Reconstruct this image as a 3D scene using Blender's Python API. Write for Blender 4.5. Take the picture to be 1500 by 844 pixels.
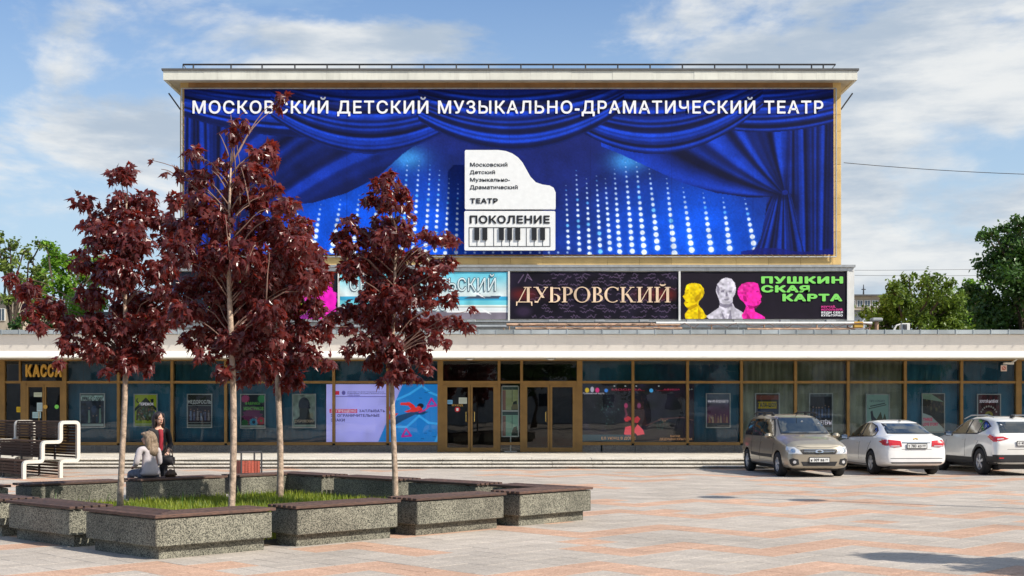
import bpy, bmesh, math, random
import numpy as np
from mathutils import Vector, Matrix, noise as mnoise
from mathutils.bvhtree import BVHTree
from mathutils.geometry import delaunay_2d_cdt

random.seed(7); rng = np.random.default_rng(7)
scene = bpy.context.scene
for o in list(bpy.data.objects): bpy.data.objects.remove(o)
COL = scene.collection
R = math.radians
# ------------------------------------------------------------------ camera
EYE = 1.75; FPX = 1850.0
cam_d = bpy.data.cameras.new('camera'); cam = bpy.data.objects.new('camera', cam_d); COL.objects.link(cam)
cam.location = (0, 0, EYE); cam.rotation_euler = (R(90), 0, 0)
cam_d.sensor_width = 36; cam_d.lens = FPX / 1500 * 36; cam_d.shift_y = (600 - 422) / 1500
cam_d.clip_start = 0.1; cam_d.clip_end = 3000
scene.camera = cam
# ------------------------------------------------------------------ sun, sky, exposure
SUN_A, SUN_E = R(31), R(42)
SUNV = Vector((math.cos(SUN_E) * math.cos(SUN_A), -math.cos(SUN_E) * math.sin(SUN_A), math.sin(SUN_E)))
sun_d = bpy.data.lights.new('sun', 'SUN'); sun_d.energy = 5.0; sun_d.angle = R(0.53); sun_d.color = (1.0, .93, .82)
sun = bpy.data.objects.new('sun', sun_d); COL.objects.link(sun); sun.location = (30, -20, 40)
sun.rotation_euler = (-SUNV).to_track_quat('-Z', 'Y').to_euler()
world = bpy.data.worlds.new('World'); scene.world = world; world.use_nodes = True
nt = world.node_tree; nt.nodes.clear()
N = lambda t, **k: (lambda n: ([setattr(n, a, b) for a, b in k.items()], n)[1])(nt.nodes.new(t))
L = lambda a, b: nt.links.new(a, b)
def wmath(op, a, b=None, clamp=False):
    n = nt.nodes.new('ShaderNodeMath'); n.operation = op; n.use_clamp = clamp
    for i, v in enumerate((a, b)):
        if v is None: continue
        if isinstance(v, (int, float)): n.inputs[i].default_value = v
        else: L(v, n.inputs[i])
    return n.outputs[0]
def wramp(x, a, b):
    n = nt.nodes.new('ShaderNodeMapRange'); n.interpolation_type = 'SMOOTHSTEP'; n.clamp = True
    L(x, n.inputs[0]); n.inputs[1].default_value = a; n.inputs[2].default_value = b
    return n.outputs[0]
sky = N('ShaderNodeTexSky'); sky.sky_type = 'NISHITA'; sky.sun_disc = False
sky.sun_elevation = SUN_E; sky.sun_rotation = math.atan2(SUNV.x, SUNV.y)
sky.air_density = 1.0; sky.dust_density = 1.2; sky.ozone_density = 1.6
tc = N('ShaderNodeTexCoord'); sep = N('ShaderNodeSeparateXYZ'); L(tc.outputs['Generated'], sep.inputs[0])
mp = N('ShaderNodeMapping'); L(tc.outputs['Generated'], mp.inputs[0])
mp.inputs['Scale'].default_value = (4.2, 4.2, 9.5); mp.inputs['Location'].default_value = (2.35, .4, .55)
n1 = N('ShaderNodeTexNoise'); L(mp.outputs[0], n1.inputs['Vector']); n1.inputs['Scale'].default_value = 1.0
n1.inputs['Detail'].default_value = 9; n1.inputs['Roughness'].default_value = .56; n1.inputs['Distortion'].default_value = .25
mp2 = N('ShaderNodeMapping'); L(tc.outputs['Generated'], mp2.inputs[0])
mp2.inputs['Scale'].default_value = (2.2, 2.2, 9); mp2.inputs['Location'].default_value = (7.3, 1.9, 3.1)
n2 = N('ShaderNodeTexNoise'); L(mp2.outputs[0], n2.inputs['Vector']); n2.inputs['Scale'].default_value = 2.1
n2.inputs['Detail'].default_value = 8; n2.inputs['Roughness'].default_value = .6
# more cloud towards the right of the view, thin veil to the left
cov = wmath('ADD', n1.outputs[0], wmath('MULTIPLY', sep.outputs[0], .22))
mask = wmath('MULTIPLY', wramp(cov, .49, .60), .93)
veil = wmath('MULTIPLY', wramp(n2.outputs[0], .35, .75), .45)
low = wmath('SUBTRACT', 1.0, wramp(sep.outputs[2], .02, .44))       # milky horizon
veil2 = wmath('MAXIMUM', veil, wmath('MULTIPLY', low, .93))
shade = wramp(n2.outputs[0], .36, .62)
cc = N('ShaderNodeMix'); cc.data_type = 'RGBA'; L(shade, cc.inputs['Factor'])
cc.inputs['A'].default_value = (4.9, 5.8, 6.9, 1); cc.inputs['B'].default_value = (9.2, 9.3, 9.2, 1)
hs = N('ShaderNodeMix'); hs.data_type = 'RGBA'; hs.blend_type = 'MULTIPLY'; hs.inputs['Factor'].default_value = 1
L(sky.outputs[0], hs.inputs['A']); hs.inputs['B'].default_value = (.85, 1.20, 1.62, 1)
m1 = N('ShaderNodeMix'); m1.data_type = 'RGBA'; L(veil2, m1.inputs['Factor']); L(hs.outputs['Result'], m1.inputs['A'])
m1.inputs['B'].default_value = (6.0, 7.7, 8.9, 1)
m2 = N('ShaderNodeMix'); m2.data_type = 'RGBA'; L(mask, m2.inputs['Factor']); L(m1.outputs['Result'], m2.inputs['A']); L(cc.outputs['Result'], m2.inputs['B'])
bg = N('ShaderNodeBackground'); L(m2.outputs['Result'], bg.inputs[0]); bg.inputs[1].default_value = .086
wo = N('ShaderNodeOutputWorld'); L(bg.outputs[0], wo.inputs[0])
vs = scene.view_settings; vs.view_transform = 'Standard'; vs.look = 'None'; vs.exposure = 0.16; vs.gamma = 1; vs.use_curve_mapping = False
scene.cycles.max_bounces = 8; scene.cycles.transparent_max_bounces = 12
scene.cycles.use_denoising = True

# ------------------------------------------------------------------ materials
def lin(c):
    c = [v / 255 if max(c) > 1.001 else v for v in c]
    return tuple(v / 12.92 if v <= .04045 else ((v + .055) / 1.055) ** 2.4 for v in c)
def newmat(name):
    m = bpy.data.materials.new(name); m.use_nodes = True
    return m, m.node_tree, m.node_tree.nodes['Principled BSDF']
def mat(name, col, rough=.6, metal=0, var=.12, scale=6, bump=.0, bscale=None, coat=0, spec=.5, emit=0, sheen=0, rnd=0, detail=6, streak=0):
    """plain principled with noise-driven colour variation and relief"""
    m, t, b = newmat(name)
    tcn = t.nodes.new('ShaderNodeTexCoord')
    nz = t.nodes.new('ShaderNodeTexNoise'); nz.inputs['Scale'].default_value = scale; nz.inputs['Detail'].default_value = detail
    t.links.new(tcn.outputs['Object'], nz.inputs['Vector'])
    mr = t.nodes.new('ShaderNodeMapRange'); mr.inputs[1].default_value = .3; mr.inputs[2].default_value = .7
    mr.inputs[3].default_value = 1 - var; mr.inputs[4].default_value = 1 + var; t.links.new(nz.outputs[0], mr.inputs[0])
    out = mr.outputs[0]
    if streak:
        smp = t.nodes.new('ShaderNodeMapping'); smp.inputs['Scale'].default_value = (5, 5, .5); t.links.new(tcn.outputs['Object'], smp.inputs[0])
        sn = t.nodes.new('ShaderNodeTexNoise'); sn.inputs['Scale'].default_value = 1; sn.inputs['Detail'].default_value = 8; sn.inputs['Roughness'].default_value = .7; t.links.new(smp.outputs[0], sn.inputs['Vector'])
        sr = t.nodes.new('ShaderNodeMapRange'); sr.inputs[1].default_value = .5; sr.inputs[2].default_value = .75; sr.inputs[3].default_value = 1; sr.inputs[4].default_value = 1 - streak; t.links.new(sn.outputs[0], sr.inputs[0])
        sm_ = t.nodes.new('ShaderNodeMath'); sm_.operation = 'MULTIPLY'; t.links.new(out, sm_.inputs[0]); t.links.new(sr.outputs[0], sm_.inputs[1]); out = sm_.outputs[0]
    if rnd:
        oi = t.nodes.new('ShaderNodeObjectInfo'); r2 = t.nodes.new('ShaderNodeMapRange'); r2.inputs[3].default_value = 1 - rnd; r2.inputs[4].default_value = 1 + rnd
        t.links.new(oi.outputs['Random'], r2.inputs[0]); mm = t.nodes.new('ShaderNodeMath'); mm.operation = 'MULTIPLY'
        t.links.new(out, mm.inputs[0]); t.links.new(r2.outputs[0], mm.inputs[1]); out = mm.outputs[0]
    vm = t.nodes.new('ShaderNodeVectorMath'); vm.operation = 'SCALE'; vm.inputs[0].default_value = col[:3]
    t.links.new(out, vm.inputs['Scale']); t.links.new(vm.outputs[0], b.inputs['Base Color'])
    b.inputs['Roughness'].default_value = rough; b.inputs['Metallic'].default_value = metal
    b.inputs['Coat Weight'].default_value = coat; b.inputs['Specular IOR Level'].default_value = spec
    if coat: b.inputs['Coat Roughness'].default_value = .04
    if emit:
        t.links.new(vm.outputs[0], b.inputs['Emission Color']); b.inputs['Emission Strength'].default_value = emit
    if bump:
        n2_ = t.nodes.new('ShaderNodeTexNoise'); n2_.inputs['Scale'].default_value = bscale or scale * 8; n2_.inputs['Detail'].default_value = 8
        t.links.new(tcn.outputs['Object'], n2_.inputs['Vector'])
        bp = t.nodes.new('ShaderNodeBump'); bp.inputs['Strength'].default_value = bump; bp.inputs['Distance'].default_value = .02
        t.links.new(n2_.outputs[0], bp.inputs['Height']); t.links.new(bp.outputs[0], b.inputs['Normal'])
    return m
def granite(name, c1, c2, scale=95, rough=.75, stain=.25, bump=.35, attr=False):
    """speckled stone: two grain colours, large soft stains"""
    m, t, b = newmat(name); tcn = t.nodes.new('ShaderNodeTexCoord')
    vor = t.nodes.new('ShaderNodeTexVoronoi'); vor.inputs['Scale'].default_value = scale
    nz = t.nodes.new('ShaderNodeTexNoise'); nz.inputs['Scale'].default_value = scale * .55; nz.inputs['Detail'].default_value = 4
    ns = t.nodes.new('ShaderNodeTexNoise'); ns.inputs['Scale'].default_value = 1.3; ns.inputs['Detail'].default_value = 6
    geo = t.nodes.new('ShaderNodeNewGeometry')
    for n in (vor, nz, ns): t.links.new(geo.outputs['Position'], n.inputs['Vector'])
    sx = t.nodes.new('ShaderNodeSeparateColor'); t.links.new(vor.outputs['Color'], sx.inputs[0])
    ad = t.nodes.new('ShaderNodeMath'); ad.operation = 'ADD'; t.links.new(sx.outputs[0], ad.inputs[0]); t.links.new(nz.outputs[0], ad.inputs[1])
    mr = t.nodes.new('ShaderNodeMapRange'); mr.inputs[1].default_value = .55; mr.inputs[2].default_value = 1.45; t.links.new(ad.outputs[0], mr.inputs[0])
    mx = t.nodes.new('ShaderNodeMix'); mx.data_type = 'RGBA'; t.links.new(mr.outputs[0], mx.inputs['Factor'])
    mx.inputs['A'].default_value = (*c1, 1); mx.inputs['B'].default_value = (*c2, 1)
    m2_ = t.nodes.new('ShaderNodeMapRange'); m2_.inputs[1].default_value = .3; m2_.inputs[2].default_value = .7
    m2_.inputs[3].default_value = 1 - stain; m2_.inputs[4].default_value = 1 + stain * .6; t.links.new(ns.outputs[0], m2_.inputs[0])
    f = m2_.outputs[0]
    if attr:   # chewing gum, oil spots and larger trodden stains
        vg = t.nodes.new('ShaderNodeTexVoronoi'); vg.inputs['Scale'].default_value = 2.1; t.links.new(geo.outputs['Position'], vg.inputs['Vector'])
        g1 = t.nodes.new('ShaderNodeMapRange'); g1.inputs[1].default_value = .035; g1.inputs[2].default_value = .06; g1.inputs[3].default_value = .55; g1.inputs[4].default_value = 1; t.links.new(vg.outputs['Distance'], g1.inputs[0])
        ng = t.nodes.new('ShaderNodeTexNoise'); ng.inputs['Scale'].default_value = .33; ng.inputs['Detail'].default_value = 7; ng.inputs['Roughness'].default_value = .7; t.links.new(geo.outputs['Position'], ng.inputs['Vector'])
        g2 = t.nodes.new('ShaderNodeMapRange'); g2.inputs[1].default_value = .4; g2.inputs[2].default_value = .68; g2.inputs[3].default_value = 1.06; g2.inputs[4].default_value = .80; t.links.new(ng.outputs[0], g2.inputs[0])
        for g_ in (g1, g2):
            q = t.nodes.new('ShaderNodeMath'); q.operation = 'MULTIPLY'; t.links.new(f, q.inputs[0]); t.links.new(g_.outputs[0], q.inputs[1]); f = q.outputs[0]
        at = t.nodes.new('ShaderNodeAttribute'); at.attribute_name = 'tint'
        q = t.nodes.new('ShaderNodeMath'); q.operation = 'MULTIPLY'; t.links.new(f, q.inputs[0]); t.links.new(at.outputs['Fac'], q.inputs[1]); f = q.outputs[0]
    vm = t.nodes.new('ShaderNodeVectorMath'); vm.operation = 'SCALE'; t.links.new(mx.outputs['Result'], vm.inputs[0]); t.links.new(f, vm.inputs['Scale'])
    t.links.new(vm.outputs[0], b.inputs['Base Color']); b.inputs['Roughness'].default_value = rough
    bp = t.nodes.new('ShaderNodeBump'); bp.inputs['Strength'].default_value = bump; bp.inputs['Distance'].default_value = .006
    t.links.new(ad.outputs[0], bp.inputs['Height']); t.links.new(bp.outputs[0], b.inputs['Normal'])
    return m
def wood(name, c1, c2, rough=.55, rnd=.2):
    m, t, b = newmat(name); tcn = t.nodes.new('ShaderNodeTexCoord')
    mpp = t.nodes.new('ShaderNodeMapping'); mpp.inputs['Scale'].default_value = (5, 5, 40); t.links.new(tcn.outputs['Object'], mpp.inputs[0])
    nz = t.nodes.new('ShaderNodeTexNoise'); nz.inputs['Scale'].default_value = 3; nz.inputs['Detail'].default_value = 8; t.links.new(mpp.outputs[0], nz.inputs['Vector'])
    mx = t.nodes.new('ShaderNodeMix'); mx.data_type = 'RGBA'
    mr = t.nodes.new('ShaderNodeMapRange'); mr.inputs[1].default_value = .3; mr.inputs[2].default_value = .7; t.links.new(nz.outputs[0], mr.inputs[0])
    t.links.new(mr.outputs[0], mx.inputs['Factor']); mx.inputs['A'].default_value = (*c1, 1); mx.inputs['B'].default_value = (*c2, 1)
    oi = t.nodes.new('ShaderNodeObjectInfo'); r2 = t.nodes.new('ShaderNodeMapRange'); r2.inputs[3].default_value = 1 - rnd; r2.inputs[4].default_value = 1 + rnd
    t.links.new(oi.outputs['Random'], r2.inputs[0])
    vm = t.nodes.new('ShaderNodeVectorMath'); vm.operation = 'SCALE'; t.links.new(mx.outputs['Result'], vm.inputs[0]); t.links.new(r2.outputs[0], vm.inputs['Scale'])
    t.links.new(vm.outputs[0], b.inputs['Base Color']); b.inputs['Roughness'].default_value = rough
    bp = t.nodes.new('ShaderNodeBump'); bp.inputs['Strength'].default_value = .4; bp.inputs['Distance'].default_value = .01
    t.links.new(nz.outputs[0], bp.inputs['Height']); t.links.new(bp.outputs[0], b.inputs['Normal'])
    return m
def leafmat(name, col, col2, trans=.35, rough=.38, tcol=None, scale=3.0):
    m, t, b = newmat(name); out = t.nodes['Material Output']
    geo = t.nodes.new('ShaderNodeNewGeometry'); nz = t.nodes.new('ShaderNodeTexNoise'); nz.inputs['Scale'].default_value = scale; nz.inputs['Detail'].default_value = 3
    t.links.new(geo.outputs['Position'], nz.inputs['Vector'])
    mx = t.nodes.new('ShaderNodeMix'); mx.data_type = 'RGBA'; mr = t.nodes.new('ShaderNodeMapRange'); mr.inputs[1].default_value = .35; mr.inputs[2].default_value = .65
    t.links.new(nz.outputs[0], mr.inputs[0]); ad = t.nodes.new('ShaderNodeMath'); ad.operation = 'MULTIPLY_ADD'
    t.links.new(geo.outputs['Random Per Island'], ad.inputs[0]); ad.inputs[1].default_value = .7; 
    s5 = t.nodes.new('ShaderNodeMath'); s5.operation = 'MULTIPLY'; s5.inputs[1].default_value = .5; t.links.new(mr.outputs[0], s5.inputs[0])
    t.links.new(s5.outputs[0], ad.inputs[2]); ad.use_clamp = True
    t.links.new(ad.outputs[0], mx.inputs['Factor']); mx.inputs['A'].default_value = (*col, 1); mx.inputs['B'].default_value = (*col2, 1)
    t.links.new(mx.outputs['Result'], b.inputs['Base Color']); b.inputs['Roughness'].default_value = rough
    tr = t.nodes.new('ShaderNodeBsdfTranslucent')
    if tcol: tr.inputs[0].default_value = (*tcol, 1)
    else: t.links.new(mx.outputs['Result'], tr.inputs[0])
    ms = t.nodes.new('ShaderNodeMixShader'); ms.inputs[0].default_value = trans
    t.links.new(b.outputs[0], ms.inputs[1]); t.links.new(tr.outputs[0], ms.inputs[2]); t.links.new(ms.outputs[0], out.inputs[0])
    return m
def glassmat(name, tint=(.86, .93, .93), ior=1.5, gain=1.0):
    m, t, b = newmat(name); t.nodes.remove(b); out = t.nodes['Material Output']
    tr = t.nodes.new('ShaderNodeBsdfTransparent'); tr.inputs[0].default_value = (*tint, 1)
    gl = t.nodes.new('ShaderNodeBsdfGlossy'); gl.inputs['Roughness'].default_value = .01
    nz = t.nodes.new('ShaderNodeTexNoise'); nz.inputs['Scale'].default_value = .9; nz.inputs['Detail'].default_value = 1
    g = t.nodes.new('ShaderNodeNewGeometry'); t.links.new(g.outputs['Position'], nz.inputs['Vector'])
    bp = t.nodes.new('ShaderNodeBump'); bp.inputs['Strength'].default_value = .12; bp.inputs['Distance'].default_value = .03
    t.links.new(nz.outputs[0], bp.inputs['Height']); t.links.new(bp.outputs[0], gl.inputs['Normal'])
    fr = t.nodes.new('ShaderNodeFresnel'); fr.inputs[0].default_value = ior
    q = t.nodes.new('ShaderNodeMath'); q.operation = 'MULTIPLY'; q.inputs[1].default_value = gain; q.use_clamp = True; t.links.new(fr.outputs[0], q.inputs[0])
    ms = t.nodes.new('ShaderNodeMixShader'); t.links.new(q.outputs[0], ms.inputs[0])
    t.links.new(tr.outputs[0], ms.inputs[1]); t.links.new(gl.outputs[0], ms.inputs[2]); t.links.new(ms.outputs[0], out.inputs[0])
    return m
def printmat(name, rough=.6, emit=0, spec=.3, weave=0):
    m, t, b = newmat(name); at = t.nodes.new('ShaderNodeAttribute'); at.attribute_name = 'Col'
    b.inputs['Roughness'].default_value = rough; b.inputs['Specular IOR Level'].default_value = spec
    t.links.new(at.outputs['Color'], b.inputs['Base Color'])
    if emit: t.links.new(at.outputs['Color'], b.inputs['Emission Color']); b.inputs['Emission Strength'].default_value = emit
    if weave:
        tcn = t.nodes.new('ShaderNodeTexCoord'); nz = t.nodes.new('ShaderNodeTexNoise'); nz.inputs['Scale'].default_value = weave; nz.inputs['Detail'].default_value = 3
        t.links.new(tcn.outputs['Object'], nz.inputs['Vector']); bp = t.nodes.new('ShaderNodeBump'); bp.inputs['Strength'].default_value = .25; bp.inputs['Distance'].default_value = .05
        t.links.new(nz.outputs[0], bp.inputs['Height']); t.links.new(bp.outputs[0], b.inputs['Normal'])
    return m
M = dict(
    tile_grey=granite('tile_grey', (.38, .33, .285), (.53, .47, .405), 60, .8, .12, .12, attr=True),
    tile_pink=granite('tile_pink', (.44, .265, .18), (.62, .41, .295), 60, .8, .12, .15, attr=True),
    joint=mat('joint', (.15, .13, .11), .95, var=.3),
    plaza_far=granite('plaza_far', (.42, .37, .31), (.58, .50, .42), 40, .85, .3, .2),
    bench_stone=granite('bench_stone', (.030, .030, .024), (.33, .315, .245), 100, .8, .45, .4),
    wood=wood('slat_wood', (.038, .024, .019), (.135, .070, .050), rnd=.3, rough=.7),
    dark_wood=wood('dark_wood', (.050, .025, .014), (.10, .055, .034), .85),
    red_wood=wood('red_wood', (.22, .035, .02), (.40, .085, .05), .5),
    soil=mat('soil', (.07, .05, .03), .95, var=.4, scale=9, bump=.5),
    grass=leafmat('grass', (.09, .17, .012), (.36, .40, .04), .4, .5, scale=1.2),
    weed=leafmat('weed', (.05, .13, .02), (.12, .24, .05), .4, .5),
    bark=mat('bark', (.43, .32, .24), .85, var=.45, scale=14, bump=.7, bscale=40),
    twig=mat('twig', (.22, .13, .10), .7, var=.25, scale=8),
    dbark=mat('dark_bark', (.10, .075, .055), .9, var=.3, scale=6, bump=.5),
    maple=leafmat('maple_leaf', (.024, .007, .010), (.16, .034, .030), .27, .29, (.55, .055, .03), 2.2),
    green1=leafmat('green_leaf', (.05, .11, .012), (.20, .29, .035), .35, .45, scale=.6),
    green2=leafmat('dark_green_leaf', (.022, .065, .012), (.08, .18, .028), .3, .4, scale=.5),
    green3=leafmat('bright_green_leaf', (.09, .22, .015), (.24, .44, .03), .4, .45, scale=.8),
    green4=leafmat('olive_leaf', (.09, .14, .025), (.22, .30, .05), .35, .5, scale=.8),
    bronze=mat('bronze_frame', (.27, .155, .045), .42, var=.15, scale=3, metal=.25),
    ochre=mat('ochre_stone', (.66, .45, .18), .8, var=.16, scale=1.5, bump=.25, bscale=30, rnd=.14),
    brownstone=mat('brown_stone', (.36, .19, .075), .8, var=.2, scale=2.5, bump=.25, rnd=.12),
    cornice=mat('cornice_metal', (.72, .71, .62), .6, var=.10, scale=.9, bump=.3, bscale=2, streak=.22),
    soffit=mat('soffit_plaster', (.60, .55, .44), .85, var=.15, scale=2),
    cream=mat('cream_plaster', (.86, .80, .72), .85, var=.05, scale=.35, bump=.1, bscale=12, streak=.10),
    lip=mat('white_plaster', (.86, .84, .78), .6, var=.05, scale=1.4, streak=.15),
    flash=mat('zinc_flashing', (.42, .46, .47), .45, var=.18, scale=1.8, metal=.4, rnd=.15),
    darkmetal=mat('dark_metal', (.035, .035, .04), .5, var=.1),
    greymetal=mat('grey_metal', (.42, .43, .43), .45, metal=.5, var=.15),
    whitepaint=mat('white_paint', (.74, .73, .69), .5, var=.08, scale=3, streak=.4),
    whitesteel=mat('white_steel', (.66, .62, .55), .4, var=.04),
    rust=mat('rusty_pipe', (.46, .29, .19), .8, var=.35, scale=5),
    plinth=granite('plinth_granite', (.10, .095, .09), (.20, .19, .175), 40, .5, .3, .1),
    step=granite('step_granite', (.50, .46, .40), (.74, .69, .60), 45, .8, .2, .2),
    riser=granite('shaded_riser_granite', (.10, .09, .08), (.26, .24, .2), 45, .85, .4, .3),  # darker than the step stone: paints in the shadow under the nosings
    teal=mat('teal_cloth', (.030, .165, .28), .9, var=.25, scale=1.1, rnd=.18),
    drape=mat('grey_drape', (.34, .36, .28), .9, var=.3, scale=1.5),
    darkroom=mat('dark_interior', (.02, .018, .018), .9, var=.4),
    glass=glassmat('window_glass', gain=1.8), doorglass=glassmat('door_glass', (.5, .5, .48), gain=1.5),
    fabric=printmat('banner_print', .72, weave=1.4, spec=.15), printed=printmat('poster_print', .5),
    led=printmat('led_print', .5, emit=.62), led2=printmat('dim_led_print', .4, emit=.6),
    black=mat('black_paint', (.012, .012, .014), .45, var=.1),
    white=mat('white_letters', (.86, .86, .88), .5, var=.03), signwhite=mat('sign_white', (.84, .85, .84), .45, var=.04),
    gold=mat('gold_letters', (.62, .36, .06), .5, var=.1), lime=mat('lime_ink', (.22, .72, .12), .6, var=.03),
    magenta=mat('magenta_ink', (.75, .04, .30), .6, var=.03), ink=mat('dark_ink', (.03, .05, .08), .6),
    purple=mat('purple_ink', (.10, .03, .12), .5, emit=.2), orange=mat('orange_ink', (.75, .36, .15), .5, emit=.25),
    crimson=mat('crimson_ink', (.42, .02, .08), .5, emit=.4), pale=mat('pale_ink', (.80, .72, .80), .5, emit=.3),
    peach=mat('peach_ink', (.86, .62, .42), .6, var=.25, scale=1.3),
    tyre=mat('tyre_rubber', (.018, .018, .019), .8, var=.2, scale=20), rim=mat('alloy_rim', (.62, .63, .65), .35, metal=.35),
    carglass=mat('car_glass', (.012, .018, .022), .03, spec=1, coat=1), trim=mat('car_trim', (.022, .022, .024), .55, var=.1),
    beigepaint=mat('beige_car_paint', (.40, .355, .28), .32, metal=.55, coat=.8, var=.04),
    whitecar=mat('white_car_paint', (.86, .86, .85), .3, coat=.9, var=.03), pearl=mat('pearl_car_paint', (.78, .77, .73), .3, coat=.9, var=.03, metal=.15),
    chrome=mat('chrome', (.7, .7, .7), .12, metal=1), redlamp=mat('red_lamp', (.50, .012, .018), .12, coat=1, emit=.06),
    clearlamp=mat('clear_lamp', (.62, .64, .66), .1, coat=1, metal=.3), plate=mat('plate_white', (.72, .72, .70), .5),
    brass=mat('brass_badge', (.62, .42, .12), .25, metal=.8),
    skin=mat('skin', (.62, .36, .26), .55, var=.06, spec=.4), blond=mat('blond_hair', (.27, .195, .135), .55, var=.35, scale=30, bump=.6, bscale=90),
    darkhair=mat('dark_hair', (.022, .012, .012), .45, var=.3, scale=30, bump=.5), blazer=mat('light_blazer', (.55, .50, .52), .85, var=.08, scale=9, bump=.4, bscale=14),
    denim=mat('denim', (.13, .15, .20), .9, var=.2, scale=20), blackcloth=mat('black_cloth', (.015, .014, .018), .8, var=.3, scale=9, bump=.4, bscale=18),
    redcloth=mat('red_cloth', (.30, .015, .03), .8, var=.2), leather=mat('brown_leather', (.10, .06, .04), .5, var=.3, scale=8, bump=.4),
    concrete=mat('concrete', (.72, .72, .70), .85, var=.15, scale=1.2), brickwall=mat('beige_brick', (.40, .34, .26), .9, var=.15, scale=3),
    bluewall=mat('blue_grey_wall', (.40, .46, .52), .8), roofdark=mat('dark_roof', (.10, .10, .10), .8), winglass=mat('far_glass', (.05, .07, .09), .1, spec=.8),
    tube=mat('lamp_white', (.75, .75, .72), .4), wire=mat('wire', (.05, .05, .055), .6),
)
# ------------------------------------------------------------------ object helpers
def tag(o, label=None, cat=None, group=None, kind=None):
    if label: o['label'] = label
    if cat: o['category'] = cat
    if group: o['group'] = group
    if kind: o['kind'] = kind
    return o
def thing(name, label, cat, loc=(0, 0, 0), rz=0, group=None):
    o = bpy.data.objects.new(name, None); COL.objects.link(o); o.location = loc; o.rotation_euler = (0, 0, rz)
    o.empty_display_size = .2
    return tag(o, label, cat, group)
def link(name, me, parent=None, world=True, m=None):
    o = bpy.data.objects.new(name, me); COL.objects.link(o)
    if m is not None: me.materials.append(M[m] if isinstance(m, str) else m)
    if parent is not None:
        o.parent = parent
        if world and parent.type == 'EMPTY': o.matrix_parent_inverse = Matrix.Translation(-Vector(parent.location))
    return o
def obj(name, bm, m=None, parent=None, world=True, smooth=False):
    me = bpy.data.meshes.new(name); bm.to_mesh(me); bm.free()
    if smooth: me.polygons.foreach_set('use_smooth', [True] * len(me.polygons))
    return link(name, me, parent, world, m)
def box(bm, x0, x1, y0, y1, z0, z1, f=None):
    vs_ = [bm.verts.new(f(Vector(p)) if f else p) for p in ((x0, y0, z0), (x1, y0, z0), (x1, y1, z0), (x0, y1, z0), (x0, y0, z1), (x1, y0, z1), (x1, y1, z1), (x0, y1, z1))]
    for q in ((3, 2, 1, 0), (4, 5, 6, 7), (0, 1, 5, 4), (1, 2, 6, 5), (2, 3, 7, 6), (3, 0, 4, 7)):
        bm.faces.new([vs_[i] for i in q])
    return bm
def B(*a, **k): return box(bmesh.new(), *a, **k)
def bevel(bm, w, seg=1):
    bmesh.ops.bevel(bm, geom=list(bm.edges), offset=w, segments=seg, affect='EDGES', clamp_overlap=True); return bm
def prism(bm, pts, z0, z1, f=None):
    n = len(pts); a = [bm.verts.new(f(Vector((p[0], p[1], z0))) if f else (p[0], p[1], z0)) for p in pts]
    b = [bm.verts.new(f(Vector((p[0], p[1], z1))) if f else (p[0], p[1], z1)) for p in pts]
    bm.faces.new(a[::-1]); bm.faces.new(b)
    for i in range(n): bm.faces.new((a[i], a[(i + 1) % n], b[(i + 1) % n], b[i]))
    return bm
def xz_prism(bm, pts, y0, y1):       # pts (x,z), seen from -y
    n = len(pts); a = [bm.verts.new((p[0], y0, p[1])) for p in pts]; b = [bm.verts.new((p[0], y1, p[1])) for p in pts]
    bm.faces.new(a); bm.faces.new(b[::-1])
    for i in range(n): bm.faces.new((a[i], b[i], b[(i + 1) % n], a[(i + 1) % n]))
    bmesh.ops.recalc_face_normals(bm, faces=bm.faces[:])
    return bm
def tube(bm, pts, r, seg=8, cap=True):
    pts = [Vector(p) for p in pts]; rs = r if hasattr(r, '__len__') else [r] * len(pts); rings = []
    for i, p in enumerate(pts):
        d = (pts[min(i + 1, len(pts) - 1)] - pts[max(i - 1, 0)]).normalized()
        u = d.cross(Vector((0, 0, 1)) if abs(d.z) < .95 else Vector((1, 0, 0))).normalized(); v = d.cross(u)
        rings.append([bm.verts.new(p + (u * math.cos(2 * math.pi * k / seg) + v * math.sin(2 * math.pi * k / seg)) * rs[i]) for k in range(seg)])
    for a, b in zip(rings, rings[1:]):
        for k in range(seg): bm.faces.new((a[k], a[(k + 1) % seg], b[(k + 1) % seg], b[k]))
    if cap: bm.faces.new(rings[0][::-1]); bm.faces.new(rings[-1])
    return bm
def T(*a, **k): return tube(bmesh.new(), *a, **k)
def P(x, y, Y): return Vector(((x - 750) * Y / FPX, Y, EYE - (y - 600) * Y / FPX))
def PX(x, Y): return (x - 750) * Y / FPX
def PZ(y, Y): return EYE - (y - 600) * Y / FPX
def evaluated(o, name):
    dg = bpy.context.evaluated_depsgraph_get(); dg.update()
    return bpy.data.meshes.new_from_object(o.evaluated_get(dg), depsgraph=dg)
# text as thin solid lettering
_cap = {}
TRACK = [1.0]
def text_mesh(s, bold=0.0, extrude=.01):
    """bold = stroke thickening in em, made by overlaying shifted copies of the glyphs"""
    cu = bpy.data.curves.new('t', 'FONT'); cu.body = s; cu.size = 1; cu.extrude = extrude; cu.resolution_u = 3
    cu.space_character = TRACK[0] + bold * 2.6
    o = bpy.data.objects.new('t', cu); COL.objects.link(o); bpy.context.view_layer.update()
    me = evaluated(o, 't'); bpy.data.objects.remove(o); bpy.data.curves.remove(cu)
    if bold > 0:
        bm_ = bmesh.new()
        for k in range(8):
            n0 = len(bm_.verts); bm_.from_mesh(me); bm_.verts.ensure_lookup_table()
            a = 2 * math.pi * k / 8; d = Vector((math.cos(a) * bold, math.sin(a) * bold, (k - 4) * .03 * extrude * 2))
            for v_ in bm_.verts[n0:]: v_.co += d
        bm_.to_mesh(me); bm_.free()
    return me
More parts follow.
